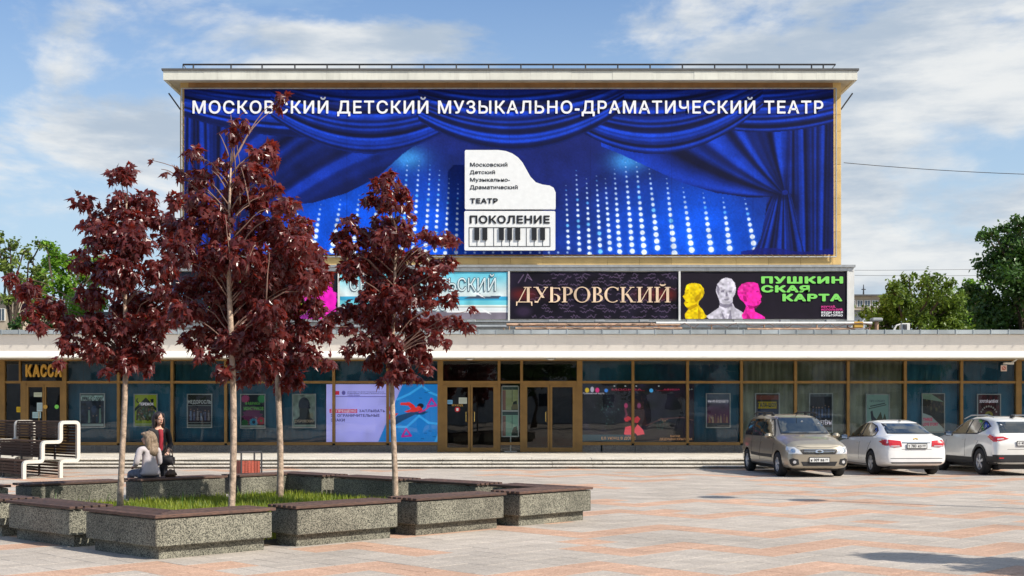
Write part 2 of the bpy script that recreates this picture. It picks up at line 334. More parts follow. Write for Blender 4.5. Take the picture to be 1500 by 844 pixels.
def text(name, s, x0, x1, ztop, zbase, Y, m, parent, bold=.0, depth=.01, letters=False):
    """lettering facing -y, fitted between x0..x1 and cap height zbase..ztop, standing out from plane Y"""
    if bold not in _cap:
        me = text_mesh('Н', bold); zs = [v.co.y for v in me.vertices]; _cap[bold] = (min(zs), max(zs)); bpy.data.meshes.remove(me)
    lo, hi = _cap[bold]
    def co_of(me):
        c = np.zeros(len(me.vertices) * 3, 'f'); me.vertices.foreach_get('co', c); return c.reshape(-1, 3)
    def put(me, co, a, b, nm):
        out = np.empty_like(co); out[:, 0] = x0 + (co[:, 0] - a) / (b - a) * (x1 - x0); out[:, 2] = zbase + (co[:, 1] - lo) * (ztop - zbase) / (hi - lo)
        out[:, 1] = Y - depth * (co[:, 2] + .5)
        me.vertices.foreach_set('co', out.ravel()); me.materials.clear(); me.update(); me.name = nm
        return link(nm, me, parent, True, m)
    me = text_mesh(s, bold, .5); co = co_of(me); a, b = co[:, 0].min(), co[:, 0].max()
    if not letters: return put(me, co, a, b, name)
    bpy.data.meshes.remove(me)
    for k, ch in enumerate(s):
        if ch == ' ': continue
        mp_ = text_mesh(s[:k + 1], bold, .5); right = co_of(mp_)[:, 0].max(); bpy.data.meshes.remove(mp_)
        mc = text_mesh(ch, bold, .5); c = co_of(mc); c[:, 0] += right - c[:, 0].max(); put(mc, c, a, b, 'letter')
def textpx(name, s, x0, x1, y0, y1, Y, m, parent, **k): return text(name, s, PX(x0, Y), PX(x1, Y), PZ(y0, Y), PZ(y1, Y), Y, m, parent, **k)
# painted canvases -> vertex-coloured sheets
class Cv:
    def __init__(s, w, h, c=(0, 0, 0), k=1.0):
        s.w, s.h, s.k = w, h, k; W, H_ = int(w * k) + 1, int(h * k) + 1
        s.Y, s.X = np.mgrid[0:H_, 0:W]; s.X = s.X / (W - 1) * w; s.Y = s.Y / (H_ - 1) * h
        s.a = np.zeros((H_, W, 3)) + np.array(c, float) / 255
    def put(s, mask, c, al=1.0):
        m_ = (np.clip(mask, 0, 1) * al)[..., None]; c = np.asarray(c, float)
        if c.ndim == 1: c = c / 255
        s.a = s.a * (1 - m_) + c * m_
    def poly(s, pts, c, al=1.0):
        ins = np.zeros(s.X.shape, bool); n = len(pts)
        for i in range(n):
            (x1, y1), (x2, y2) = pts[i], pts[(i + 1) % n]
            if y1 == y2: continue
            cnd = ((s.Y < y1) != (s.Y < y2)); ins ^= cnd & (s.X < (x2 - x1) * (s.Y - y1) / (y2 - y1) + x1)
        s.put(ins.astype(float), c, al); return ins
    def ell(s, cx, cy, rx, ry, c, al=1.0, soft=.6):
        d = np.sqrt(((s.X - cx) / rx) ** 2 + ((s.Y - cy) / ry) ** 2); s.put(np.clip((1 - d) * min(rx, ry) / soft, 0, 1), c, al)
    def rect(s, x0, y0, x1, y1, c, al=1.0): s.put(((s.X >= x0) & (s.X <= x1) & (s.Y >= y0) & (s.Y <= y1)).astype(float), c, al)
    def line(s, pts, w, c, al=1.0):
        for (x1, y1), (x2, y2) in zip(pts, pts[1:]):
            dx, dy = x2 - x1, y2 - y1; L2 = dx * dx + dy * dy + 1e-9
            t_ = np.clip(((s.X - x1) * dx + (s.Y - y1) * dy) / L2, 0, 1)
            d = np.hypot(s.X - x1 - t_ * dx, s.Y - y1 - t_ * dy); s.put(np.clip((w / 2 - d) / .6 + .5, 0, 1), c, al)
    def noise(s, amp, cell=3, seed=0):
        r_ = np.random.default_rng(seed); gh, gw = int(s.h / cell) + 2, int(s.w / cell) + 2; g = r_.normal(size=(gh, gw))
        fy, fx = s.Y / cell, s.X / cell; iy, ix = fy.astype(int).clip(0, gh - 2), fx.astype(int).clip(0, gw - 2); ty, tx = fy - iy, fx - ix
        v = (g[iy, ix] * (1 - tx) + g[iy, ix + 1] * tx) * (1 - ty) + (g[iy + 1, ix] * (1 - tx) + g[iy + 1, ix + 1] * tx) * ty
        s.a = np.clip(s.a * (1 + amp * v[..., None]), 0, 1); return v
def sheet(name, cv, x0, x1, z0, z1, Y, parent, m, ripple=0.0, world=True, thick=.006):
    H_, W = cv.a.shape[:2]; xs = x0 + cv.X / cv.w * (x1 - x0); zs = z1 - cv.Y / cv.h * (z1 - z0)
    ys = np.full(xs.shape, Y)
    if ripple: ys = ys + ripple * (np.sin(xs * 2.1 + zs * .7) + .6 * np.sin(xs * 5.3 - zs * 1.9) + .5 * np.sin(zs * 3.1 + xs * .4))
    co = np.stack([xs, ys, zs], -1).reshape(-1, 3); n0 = len(co)
    idx = np.arange(H_ * W).reshape(H_, W)
    f = np.stack([idx[:-1, :-1], idx[1:, :-1], idx[1:, 1:], idx[:-1, 1:]], -1).reshape(-1, 4)
    # back sheet, so that it is a thin solid
    c = np.array([[x0, Y + thick + ripple * 2, z0], [x1, Y + thick + ripple * 2, z0], [x1, Y + thick + ripple * 2, z1], [x0, Y + thick + ripple * 2, z1]])
    cf = [idx[-1, 0], idx[-1, -1], idx[0, -1], idx[0, 0]]
    co = np.vstack([co, c]); q = [n0 + i for i in range(4)]
    ex = [[q[3], q[2], q[1], q[0]]] + [[cf[i], q[i], q[(i + 1) % 4], cf[(i + 1) % 4]] for i in range(4)]
    f = np.vstack([f, np.array(ex)])
    me = bpy.data.meshes.new(name); me.vertices.add(len(co)); me.vertices.foreach_set('co', co.ravel())
    me.loops.add(f.size); me.loops.foreach_set('vertex_index', f.ravel().astype('i')); me.polygons.add(len(f))
    me.polygons.foreach_set('loop_start', np.arange(0, f.size, 4, dtype='i')); me.polygons.foreach_set('loop_total', np.full(len(f), 4, 'i'))
    me.update(calc_edges=True)
    a = np.clip(cv.a, 0, 1); lin_ = np.where(a <= .04045, a / 12.92, ((a + .055) / 1.055) ** 2.4)
    colr = np.ones((len(co), 4)); colr[:n0, :3] = lin_.reshape(-1, 3); colr[n0:, :3] = .3
    at = me.color_attributes.new('Col', 'FLOAT_COLOR', 'POINT'); at.data.foreach_set('color', colr.ravel().astype('f'))
    return link(name, me, parent, world, m)
def sheetpx(name, cv, x0, x1, y0, y1, Y, parent, m, **k): return sheet(name, cv, PX(x0, Y), PX(x1, Y), PZ(y1, Y), PZ(y0, Y), Y, parent, m, **k)
def mesh_from(name, co, faces, m, parent=None, world=True, tint=None, mats=None, fm=None, smooth=False):
    me = bpy.data.meshes.new(name); co = np.asarray(co, 'f'); f = np.asarray(faces, 'i'); k = f.shape[1]
    me.vertices.add(len(co)); me.vertices.foreach_set('co', co.ravel()); me.loops.add(f.size); me.loops.foreach_set('vertex_index', f.ravel())
    me.polygons.add(len(f)); me.polygons.foreach_set('loop_start', np.arange(0, f.size, k, dtype='i')); me.polygons.foreach_set('loop_total', np.full(len(f), k, 'i'))
    if fm is not None: me.polygons.foreach_set('material_index', np.asarray(fm, 'i'))
    me.polygons.foreach_set('use_smooth', np.full(len(f), bool(smooth)))
    me.update(calc_edges=True)
    if tint is not None:
        at = me.attributes.new('tint', 'FLOAT', 'FACE'); at.data.foreach_set('value', np.asarray(tint, 'f'))
    for q in (mats or []): me.materials.append(M[q])
    return link(name, me, parent, world, m)
# ================================================================== GROUND
bm = bmesh.new()
x_, y_ = 1500, 1500
v = [bm.verts.new(p) for p in ((-x_, -400, -.034), (x_, -400, -.034), (x_, y_, -.034), (-x_, y_, -.034))]; bm.faces.new(v)
ground = obj('ground', bm, 'plaza_far'); tag(ground, kind='structure')
bedx = B(-30, 30, 8.5, 38.6, -.0335, -.024); pv = obj('pavement', bedx, 'joint'); tag(pv, kind='structure')
# paving slabs laid diagonally, grey with peach granite chevrons
TL, c45 = .60, math.sqrt(.5)
O2 = Vector((-4.1, 14.6))
def pink(i, j):
    r_, c_ = i + j, i - j
    k = 0
    per = 5 + ((r_ // 6) % 2)
    ph = (c_ + 3 * ((r_ // 6) % 3)) % per
    tri = abs(ph - per / 2) / (per / 2) * 2.2
    q = (r_ % 6) - tri
    h_ = math.sin(((c_ // 4) * 12.9898 + (r_ // 6) * 78.233)) * 43758.5; h_ -= math.floor(h_)
    if 0 <= q < 1.8: return h_ > .22
    if 3.2 <= q < 4.3 and ph == 2: return h_ > .45
    return False
tiles = []
for i in range(-60, 90):
    for j in range(-60, 90):
        for half in (0, 1):
            if (i // 1 + j) % 2 == 0: u0, u1, v0, v1 = i * TL, (i + 1) * TL, j * TL + half * TL / 2, j * TL + (half + 1) * TL / 2
            else: u0, u1, v0, v1 = i * TL + half * TL / 2, i * TL + (half + 1) * TL / 2, j * TL, (j + 1) * TL
            uc, vc = (u0 + u1) / 2, (v0 + v1) / 2
            X, Y = (uc - vc) * c45 + O2.x, (uc + vc) * c45 + O2.y
            if not (9.0 < Y < 37.7) or abs(X) > .5 * Y + 4.0: continue
            U, V = uc, vc
            if .45 < U < 7.1 and .5 < V < 7.1 and X < 1: continue
            tiles.append((Y if abs(X) < .41 * Y and Y > 13.2 else 99 + Y, X, Y, u0, u1, v0, v1, pink(i, j)))
tiles.sort()
def tile_verts(u0, u1, v0, v1, z=0., g=.0045, ch=.004):
    out = []
    for (a, b, c, d, zz) in ((u0 + g, u1 - g, v0 + g, v1 - g, -.02), (u0 + g, u1 - g, v0 + g, v1 - g, z - .003), (u0 + g + ch, u1 - g - ch, v0 + g + ch, v1 - g - ch, z)):
        for (uu, vv) in ((a, c), (b, c), (b, d), (a, d)): out.append(((uu - vv) * c45, (uu + vv) * c45, zz))
    return out
TF = [(8, 9, 10, 11)] + [(a, (a + 1) % 4, (a + 1) % 4 + 4, a + 4) for a in range(4)] + [(a + 4, (a + 1) % 4 + 4, (a + 1) % 4 + 8, a + 8) for a in range(4)]
protos = {}
for n_, (key, X, Y, u0, u1, v0, v1, pk) in enumerate(tiles[:300]):
    ori = (u1 - u0) > (v1 - v0); sh = random.randrange(4); kk = (ori, pk, sh)
    if kk not in protos:
        a, b = (TL / 2, TL / 4) if ori else (TL / 4, TL / 2)
        o = mesh_from('paving_slab', tile_verts(-a, a, -b, b), TF, 'tile_pink' if pk else 'tile_grey', pv, tint=[.93 + .03 * sh] * len(TF)); protos[kk] = o.data
    else:
        o = link('paving_slab', protos[kk], pv)
    o.location = (X, Y, random.uniform(-.0015, .0012))
co, fs, ti, fm = [], [], [], []
for (key, X, Y, u0, u1, v0, v1, pk) in tiles[300:]:
    b0 = len(co); z = random.uniform(-.0015, .0012)
    for p in tile_verts(u0, u1, v0, v1, z): co.append((p[0] + O2.x, p[1] + O2.y, p[2]))
    fs += [tuple(b0 + q for q in f) for f in TF]; ti += [random.uniform(.92, 1.05)] * len(TF); fm += [1 if pk else 0] * len(TF)
tag(mesh_from('paving_slabs', co, fs, None, pv, tint=ti, mats=['tile_grey', 'tile_pink'], fm=fm), kind='stuff')

# ================================================================== STEPS AND PLATFORM
YF = 44.0; PLZ = .27
steps = thing('entrance_steps', 'low wide stone steps and platform running along the glass front of the theatre', 'steps', (0, 38.2, 0))
YS = [37.35, 37.72, 38.1]
for k, ys in enumerate(YS):
    z1 = .09 * (k + 1)
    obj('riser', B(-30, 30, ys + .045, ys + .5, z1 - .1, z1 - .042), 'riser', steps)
    x = -30 + .6 * k
    while x < 30:
        w = random.choice((1.2, 1.5, 1.8))
        if abs(x) < 19.5:
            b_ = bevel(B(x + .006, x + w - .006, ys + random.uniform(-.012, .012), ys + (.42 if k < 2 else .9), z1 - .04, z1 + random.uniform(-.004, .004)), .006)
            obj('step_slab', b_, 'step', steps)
        x += w
obj('platform', B(-30, 30, 38.9, 48, -.02, PLZ - .003), 'step', steps)

# ================================================================== THEATRE BUILDING
th = thing('theatre', 'wide theatre building with glazed ground floor, canopy and boxy upper hall behind the blue banner', 'building', (0, YF, 0))
part = lambda n, bm_, m_, p=None, **k: obj(n, bm_, m_, p or th, **k)
s44 = YF / FPX
YC = 41.0
zf = lambda y: PZ(y, YF)
# canopy
def bandx(n, m_, pts_yz, x0=-29, x1=29, seg=1):
    bm_ = bmesh.new(); nn = len(pts_yz)
    for i in range(seg):
        a = [bm_.verts.new((x0 + (x1 - x0) * i / seg, p[0], p[1])) for p in pts_yz]; b = [bm_.verts.new((x0 + (x1 - x0) * (i + 1) / seg, p[0], p[1])) for p in pts_yz]
        for k in range(nn): bm_.faces.new((a[k], a[(k + 1) % nn], b[(k + 1) % nn], b[k]))
        bm_.faces.new(a[::-1]); bm_.faces.new(b)
    bmesh.ops.recalc_face_normals(bm_, faces=bm_.faces[:])
    return part(n, bm_, m_)
zl0, zl1, zc1, zr = PZ(524, YC), PZ(515, YC), PZ(490.5, YC), PZ(484, YC)
bandx('canopy_lip', 'lip', [(YC - .10, zl0), (YC - .10, zl0 + .05), (YC - .02, zl1), (YC + .25, zl1), (YC + .25, zl0)])
bandx('canopy_fascia', 'cream', [(YC, zl1 + .001), (YC - .16, zc1), (YC + .3, zc1), (YC + .3, zl1 + .001)])
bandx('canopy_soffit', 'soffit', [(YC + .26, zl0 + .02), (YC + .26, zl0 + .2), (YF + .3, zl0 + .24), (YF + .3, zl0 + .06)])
bandx('roof_slab', 'roofdark', [(YC + .31, zc1 - .3), (YC + .31, zr - .02), (62, zr - .02), (62, zc1 - .3)])
x = -29
while x < 29:
    w = .57
    bm_ = B(x + .004, x + w - .004, YC - .26, YC + .5, zc1 + .012, zr)
    box(bm_, x + w - .012, x + w + .012, YC - .28, YC - .255, zc1 - .02, zr + .02)
    part('flashing_panel', bm_, 'flash'); x += w
# window bays
cols = [-228, -150, -71, 4, 95, 174, 252.5, 331, 410, 489, 568, 645, 731, 764, 849, 927, 1007, 1086, 1165, 1242, 1325.5, 1408, 1491.5, 1572, 1650, 1730]
yt, ytr, yb, ypl = 529, 560, 650, 661
thick_c = {4: 8, 95: 6, 645: 8, 849: 8, 1491.5: 8}
Xf = lambda p: PX(p, YF)
def bar(bm_, xa, xb, ya, yb_, d0=-.05, d1=.09): return box(bm_, Xf(xa), Xf(xb), YF + d0, YF + d1, zf(yb_), zf(ya))
for i, cx in enumerate(cols):
    w = thick_c.get(cx, 4) / 2
    lowz = ypl + 1.3 if 645 <= cx <= 849 or cx in (4, 95) else yb - .5
    part('mullion', bar(bmesh.new(), cx - w, cx + w, yt + .2, lowz, -.075, .12), 'bronze')
part('head_beam', B(-29, 29, YF - .09, YF + .14, zf(yt) + .003, zl0 + .055), 'bronze')
for a, b in zip(cols, cols[1:]):
    wa, wb = thick_c.get(a, 4) / 2, thick_c.get(b, 4) / 2; a1, b1 = a + wa, b - wb
    is_door = (a, b) in ((645, 731), (764, 849), (4, 95)); mid = (a, b) == (731, 764)
    part('transom', bar(bmesh.new(), a1 - .05, b1 + .05, ytr - 1.8, ytr + 1.8), 'bronze')
    if not is_door:
        part('window_sill', bar(bmesh.new(), a1 - .05, b1 + .05, yb - 2.2, yb + 2.2 if not mid else yb + 2), 'bronze')
    up = bmesh.new(); vv = [up.verts.new(p) for p in ((Xf(a1), YF + .02, zf(ytr - 1.8)), (Xf(b1), YF + .02, zf(ytr - 1.8)), (Xf(b1), YF + .02, zf(yt))
                            , (Xf(a1), YF + .02, zf(yt)))]; up.faces.new(vv); part('window_pane', up, 'glass')
    if not is_door:
        y2 = yb - 2.2 if not mid else ypl
        lo = bmesh.new(); vv = [lo.verts.new(p) for p in ((Xf(a1), YF + .02, zf(y2)), (Xf(b1), YF + .02, zf(y2)), (Xf(b1), YF + .02, zf(ytr + 1.8)), (Xf(a1), YF + .02, zf(ytr + 1.8)))]
        lo.faces.new(vv); part('window_pane', lo, 'glass')
# plinth facing stones
x = Xf(-230)
while x < Xf(1740):
    w = 1.15
    xe = x + w
    if not (xe > Xf(4) and x < Xf(95)) and not (xe > Xf(645) and x < Xf(849)):
        part('plinth_panel', bevel(B(x + .004, xe - .004, YF - .04, YF + .2, PLZ - .01, zf(yb + 2.3)), .006), 'plinth')
    x = xe
for xa, xb in ((Xf(-3), Xf(4)), (Xf(95), Xf(99)), (Xf(849), Xf(855)), (Xf(641), Xf(645))):
    pass
for xa, xb in ((-30, 8), (88, 110), (620, 649), (845, 880)):
    part('plinth_wall', B(Xf(xa), Xf(xb), YF - .03, YF + .18, PLZ - .012, zf(yb + 2.4)), 'plinth')
# interior: cloth screens behind the panes, grey drapes, back wall
for a, b in zip(cols, cols[1:]):
    if (a, b) in ((645, 731), (764, 849), (4, 95), (731, 764)): continue
    m_ = 'drape' if 1120 < (a + b) / 2 < 1325 else 'teal'
    bm_ = bmesh.new(); x0, x1 = Xf(a + 1), Xf(b - 1); n_ = 26; rows = []
    amp = .05 if m_ == 'drape' else .012
    for zz in (PLZ, zf(yt) + .05):
        rows.append([bm_.verts.new((x0 + (x1 - x0) * k / n_, YF + .34 + amp * math.sin(k * 1.9 + a) + amp * .6 * math.sin(k * .7), zz)) for k in range(n_ + 1)])
    for k in range(n_): bm_.faces.new((rows[0][k], rows[0][k + 1], rows[1][k + 1], rows[1][k]))
    o = part('drape' if m_ == 'drape' else 'cloth_screen', bm_, m_, smooth=True)
    sm = o.modifiers.new('thickness', 'SOLIDIFY'); sm.thickness = .01
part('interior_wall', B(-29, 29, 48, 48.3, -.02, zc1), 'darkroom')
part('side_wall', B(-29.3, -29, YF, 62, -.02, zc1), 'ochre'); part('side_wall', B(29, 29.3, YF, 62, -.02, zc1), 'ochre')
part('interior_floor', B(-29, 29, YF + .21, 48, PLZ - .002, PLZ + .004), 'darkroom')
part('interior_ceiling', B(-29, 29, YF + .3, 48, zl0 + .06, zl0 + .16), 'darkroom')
# curtain edge strip seen behind first pane right of the doors
# doors
def door(xa, xb, yt_=ytr + 1.8, yb_=ypl + 1.2, handles=()):
    d = part('door_frame', bar(bmesh.new(), xa, xb, yt_, yt_ + 2.2, -.04, .07), 'bronze')
    box_ = lambda a, b, c, e, dd=-.055, de=.05: bar(bmesh.new(), a, b, c, e, dd, de)
    n = 2; w = (xb - xa) / 2
    for k in range(2):
        l, r = xa + w * k + (.0 if k == 0 else .35), xa + w * (k + 1) - (.35 if k == 0 else 0)
        bm_ = bmesh.new(); t_, b2 = yt_ + 2.4, yb_ - .4; st = 6.2 if w > 30 else 3.4
        sl = st if k == 0 else 3.0 if w > 30 else 2.2; sr = 3.0 if k == 0 and w > 30 else (2.2 if k == 0 else st)
        for q in ((l, l + sl, t_, b2), (r - sr, r, t_, b2), (l + sl, r - sr, t_, t_ + 3), (l + sl, r - sr, b2 - 6, b2)):
            bar(bm_, *q, -.055, .045)
        leaf = part('door', bm_, 'bronze')
        g = bmesh.new(); vv = [g.verts.new(p) for p in ((Xf(l + sl), YF, zf(b2 - 6)), (Xf(r - sr), YF, zf(b2 - 6)), (Xf(r - sr), YF, zf(t_ + 3)), (Xf(l + sl), YF, zf(t_ + 3)))]
        g.faces.new(vv); obj('pane', g, 'doorglass', leaf)
        if k in handles:
            hx = (r - 4.4) if k == 0 else (l + 4.4)
            s_ = -1 if k == 0 else 1
            hb = T([(Xf(hx - s_ * 1.2), YF - .06, zf(603)), (Xf(hx + s_ * 1.4), YF - .14, zf(603.5)), (Xf(hx + s_ * 1.4), YF - .14, zf(617.5)), (Xf(hx - s_ * 1.2), YF - .06, zf(618))], .014, 6)
            obj('handle', hb, 'brass', leaf)
door(649, 729, handles=(0, 1)); door(766, 845, handles=(0,)); door(39, 92, handles=(0,))
part('door_post', bar(bmesh.new(), 31, 38.8, ytr + 1.8, ypl + 1.2, -.06, .07), 'bronze')
part('door_post', bar(bmesh.new(), 28.5, 30.9, yt, ytr - 1.8, -.06, .07), 'bronze')
g = bmesh.new(); vv = [g.verts.new(p) for p in ((Xf(8), YF + .01, zf(ypl + 1)), (Xf(31), YF + .01, zf(ypl + 1)), (Xf(31), YF + .01, zf(ytr + 1.8)), (Xf(8), YF + .01, zf(ytr + 1.8)))]; g.faces.new(vv); part('window_pane', g, 'glass')

# ---- poster band on the roof step
YP = 45.0
zp0, zp1 = PZ(468, YP), PZ(398, YP)
part('poster_wall', B(PX(247, YP), PX(1243, YP), YP + .08, 46.2, PZ(484, YP) - .5, PZ(392, YP)), 'whitepaint')
part('poster_wall_cap', B(PX(246, YP), PX(1252, YP), YP - .12, 46.0, PZ(392, YP) + .002, PZ(388.5, YP)), 'greymetal')
part('poster_wall_fascia', B(PX(247, YP), PX(1250, YP), YP - .05, YP + .079, PZ(397, YP), PZ(392.2, YP)), 'whitepaint')
part('corner_post', B(PX(1243.6, YP), PX(1251, YP), YP - .03, YP + .6, PZ(484, YP) - .5, PZ(397.2, YP)), 'whitepaint')
part('corner_post', B(PX(243, YP), PX(247, YP) - .003, YP - .03, YP + .6, PZ(484, YP) - .5, PZ(397.2, YP)), 'whitepaint')
for xx in (249, 496.3, 745.5, 995.3, 1242):
    part('poster_frame_post', B(PX(xx - 1.4, YP), PX(xx + 1.4, YP), YP - .04, YP + .079, PZ(470, YP), PZ(397.3, YP)), 'whitepaint')
part('poster_ledge', B(PX(243, YP), PX(1252, YP), YP - .25, YP + .075, PZ(472.5, YP), PZ(470.3, YP)), 'greymetal')
part('parapet_strip', B(PX(243, YP), PX(1252, YP), YP - .08, YP + .07, PZ(480, YP), PZ(472.8, YP)), 'whitepaint')
# ---- upper hall
YU = 46.0
xu0, xu1 = PX(264, YU), PX(1232, YU)
zu0, zu1 = PZ(388, YU), PZ(119, YU)
part('upper_hall_wall', B(xu0 + .03, xu1 - .03, YU + .06, YU + 18, zr - .1, zu1 + .4), 'ochre')
def panels(x0, x1, z0, z1, w, h, m_='ochre', y=YU):
    nx, nz = max(1, round((x1 - x0) / w)), max(1, round((z1 - z0) / h))
    for i in range(nx):
        for k in range(nz):
            a, b = x0 + (x1 - x0) * i / nx, x0 + (x1 - x0) * (i + 1) / nx; c, d = z0 + (z1 - z0) * k / nz, z0 + (z1 - z0) * (k + 1) / nz
            part('facing_panel', bevel(B(a + .003, b - .003, y + random.uniform(-.003, .003), y + .058, c + .003, d - .003), .004), m_)
panels(xu0, xu0 + .30, zu0, PZ(119, YU), .30, .62); panels(xu1 - .30, xu1, zu0, PZ(119, YU), .30, .62)
panels(xu0 + .302, xu1 - .302, zu0, PZ(374.5, YU), 1.2, .34)
panels(xu0 + .302, xu1 - .302, PZ(131, YU), PZ(120, YU), 1.2, .28, 'brownstone')
# cornice
YK = 45.48; zk0, zk1 = PZ(117, YK), PZ(103.5, YK)
xk0, xk1 = PX(239, YK), PX(1256, YK)
n_ = 17
for i in range(n_):
    a, b = xk0 + (xk1 - xk0) * i / n_, xk0 + (xk1 - xk0) * (i + 1) / n_
    bm_ = B(a + .002, b - .002, YK + random.uniform(-.008, .004), YK + .12, zk0, zk1); part('cornice_panel', bm_, 'cornice')
for xa, xb in ((xk0, xk0 + .1), (xk1 - .1, xk1)):
    part('cornice_return', B(xa, xb, YK + .121, YU + 18.5, zk0, zk1), 'cornice')
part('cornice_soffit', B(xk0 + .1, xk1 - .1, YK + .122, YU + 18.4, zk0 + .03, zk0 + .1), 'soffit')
part('roof_edge', B(xk0 - .05, xk1 + .05, YK - .05, YU + 18.6, zk1 + .002, zk1 + .07), 'roofdark')
for s_, xx in ((-1, xu0), (1, xu1)):      # little side gutters under the eaves
    part('gutter_bracket', T([(xx + s_ * .02, YU + .3, zk0 - .95), (xx + s_ * .5, YU + .3, zk0 - .28)], .03, 6), 'darkmetal')
    part('downpipe', T([(xx + s_ * .05, YU + .3, zu0), (xx + s_ * .05, YU + .3, zk0 - .9)], .04, 6), 'greymetal')
# railing
rail = thing('roof_railing', 'thin dark metal railing along the top edge of the theatre roof', 'railing', (0, YK + .3, zk1 + .07))
zr0, zr1 = zk1 + .07, PZ(91.3, YK); yr = YK + .3
obj('rail', T([(PX(268, yr), yr, zr1), (PX(1224, yr), yr, zr1)], .034, 6), 'darkmetal', rail)
obj('rail', T([(PX(268, yr), yr, zr0 + .04), (PX(1224, yr), yr, zr0 + .04)], .012, 6), 'darkmetal', rail)
px = [283.3, 338.5, 384, 432] + [432 + 47.3 * k for k in range(1, 17)] + [1206]
for p in px: obj('post', T([(PX(p, yr), yr, zr0), (PX(p, yr), yr, zr1)], .03, 6), 'darkmetal', rail); obj('brace', T([(PX(p, yr), yr + .25, zr0), (PX(p, yr), yr, zr1 - .1)], .012, 5), 'darkmetal', rail)
for a, b in ((268, 275), (1224, 1216)): obj('brace', T([(PX(a, yr), yr, zr1), (PX(b, yr), yr, zr0)], .015, 5), 'darkmetal', rail)
obj('post', T([(PX(268, yr), yr, zr0), (PX(268, yr), yr, zr1)], .018, 6), 'darkmetal', rail)

# ---- banner truss and banner
YB = YU - .13
bx0, bx1, by0, by1 = 270, 1221, 131, 373
bz0, bz1 = PZ(by1, YB), PZ(by0, YB)
tr = thing('banner_truss', 'pale lattice metal frame that stretches the big blue banner on the theatre wall', 'frame', (0, YB, bz0))
X0, X1 = PX(bx0, YB), PX(bx1, YB)
for (a, b) in (((X0 - .1, bz0 - .08), (X1 + .1, bz0 - .08)), ((X0 - .1, bz1 + .04), (X1 + .1, bz1 + .04)), ((X0 - .1, bz0 - .08), (X0 - .1, bz1 + .04)), ((X1 + .1, bz0 - .08), (X1 + .1, bz1 + .04))):
    obj('truss_pipe', T([(a[0], YB + .02, a[1]), (b[0], YB + .02, b[1])], .025, 6), 'greymetal', tr)
lc = bmesh.new(); k = 0
x = X0
while x < X1:
    tube(lc, [(x, YB - .005, bz0), (x + .1, YB + .0, bz0 - .09)], .006, 4); tube(lc, [(x, YB - .005, bz1), (x + .1, YB, bz1 + .05)], .006, 4); x += .26
z = bz0
while z < bz1:
    tube(lc, [(X0, YB - .005, z), (X0 - .1, YB, z + .08)], .006, 4); tube(lc, [(X1, YB - .005, z), (X1 + .1, YB, z + .08)], .006, 4); z += .26
tag(obj('lacing', lc, 'rust', tr), kind='stuff')
ban = thing('stage_curtain_banner', 'huge royal blue banner printed with draped stage curtains, points of light and the theatre title', 'banner', (0, YB, bz0))
cv = Cv(bx1 - bx0, by1 - by0, (16, 40, 130), 1.0)
X = cv.X + bx0; Y = cv.Y + by0
def mixc(a, b, t_): t_ = np.clip(t_, 0, 1)[..., None]; return (np.array(a) / 255.) * (1 - t_) + (np.array(b) / 255.) * t_
def ss(a, b, x_): t_ = np.clip((x_ - a) / (b - a), 0, 1); return t_ * t_ * (3 - 2 * t_)
glow = np.exp(-((X - 590) / 95) ** 2) * ss(190, 330, Y) + np.exp(-((X - 1010) / 120) ** 2) * ss(210, 330, Y) + .7 * np.exp(-((X - 470) / 80) ** 2)
cv.a = mixc((22, 34, 104), (6, 84, 228), glow * .95 + .25 * ss(260, 372, Y))
st = .5 + .5 * np.sin((X - 750) / (6 + .02 * np.abs(X - 750)) + 0)
cv.a *= (1 - .10 * st * (glow > .1))[..., None]
for cx, cy in ((598, 232), (918, 236)):
    cv.put(np.exp(-((X - cx) / 26) ** 2 - ((Y - cy) / 16) ** 2), (70, 170, 245), .75)
cl = [(844, 849, 250), (859, 863.7, 262), (873.7, 879.5, 258), (886.7, 894, 262), (900, 908, 248), (916, 926.6, 238), (932, 943.8, 238), (951, 964, 248), (976.5, 988, 262), (1000.5, 1014, 275), (1030, 1042.7, 283), (1059, 1070, 290), (1091, 1107, 292),
      (829, 833, 272), (671, 668, 270), (658, 652, 262), (644, 637, 250), (630, 623, 242), (614, 605, 236), (597, 588, 236), (580, 565, 250), (556, 545, 262), (526, 517, 286), (499, 486, 293), (470, 458, 300), (438, 425, 300), (405, 390, 300)]
for xt, xb_, y0_ in cl:
    y_ = y0_; r0 = min(3.9, 1.1 + .012 * abs(xb_ - 750))
    while y_ < 372:
        t_ = (y_ - y0_) / (372 - y0_); rr = 1.0 + (r0 - .2) * t_ ** .8; xx = xt + (xb_ - xt) * t_
        cv.ell(xx - bx0, y_ - by0, rr * 1.8, rr * 1.8, (60, 140, 250), .35, 2.5)
        cv.ell(xx - bx0, y_ - by0, rr, rr, (225, 238, 255) if random.random() > .12 else (110, 190, 250), min(1, .45 + 1.1 * t_)); y_ += 6.8 + 3.4 * t_ * (r0 / 3.5)
for k in range(13): cv.ell(668 + 13.6 * k - bx0, 370 - by0, 1.9, 1.9, (170, 200, 250), .8)
def fold(ph, seed, sharp=2.2):
    r_ = np.random.default_rng(seed); v = np.zeros_like(ph)
    for f_, w_ in ((1, .5), (1.9, .6), (3.3, .55), (5.2, .35)): v += w_ * np.sin(ph * f_ * (1 + .1 * r_.random()) + r_.random() * 6.3)
    v = .5 + .42 * v; return np.clip(v, 0, 1) ** (sharp / 2)
DK, MD, LT = (11, 16, 52), (15, 40, 130), (24, 76, 205)
def cloth(f_, gain=1.0):
    a = mixc(DK, MD, f_ * 1.7 * gain); return a + (mixc((0, 0, 0), LT, np.clip(f_ * 1.5 * gain - .72, 0, 1)) * .45)
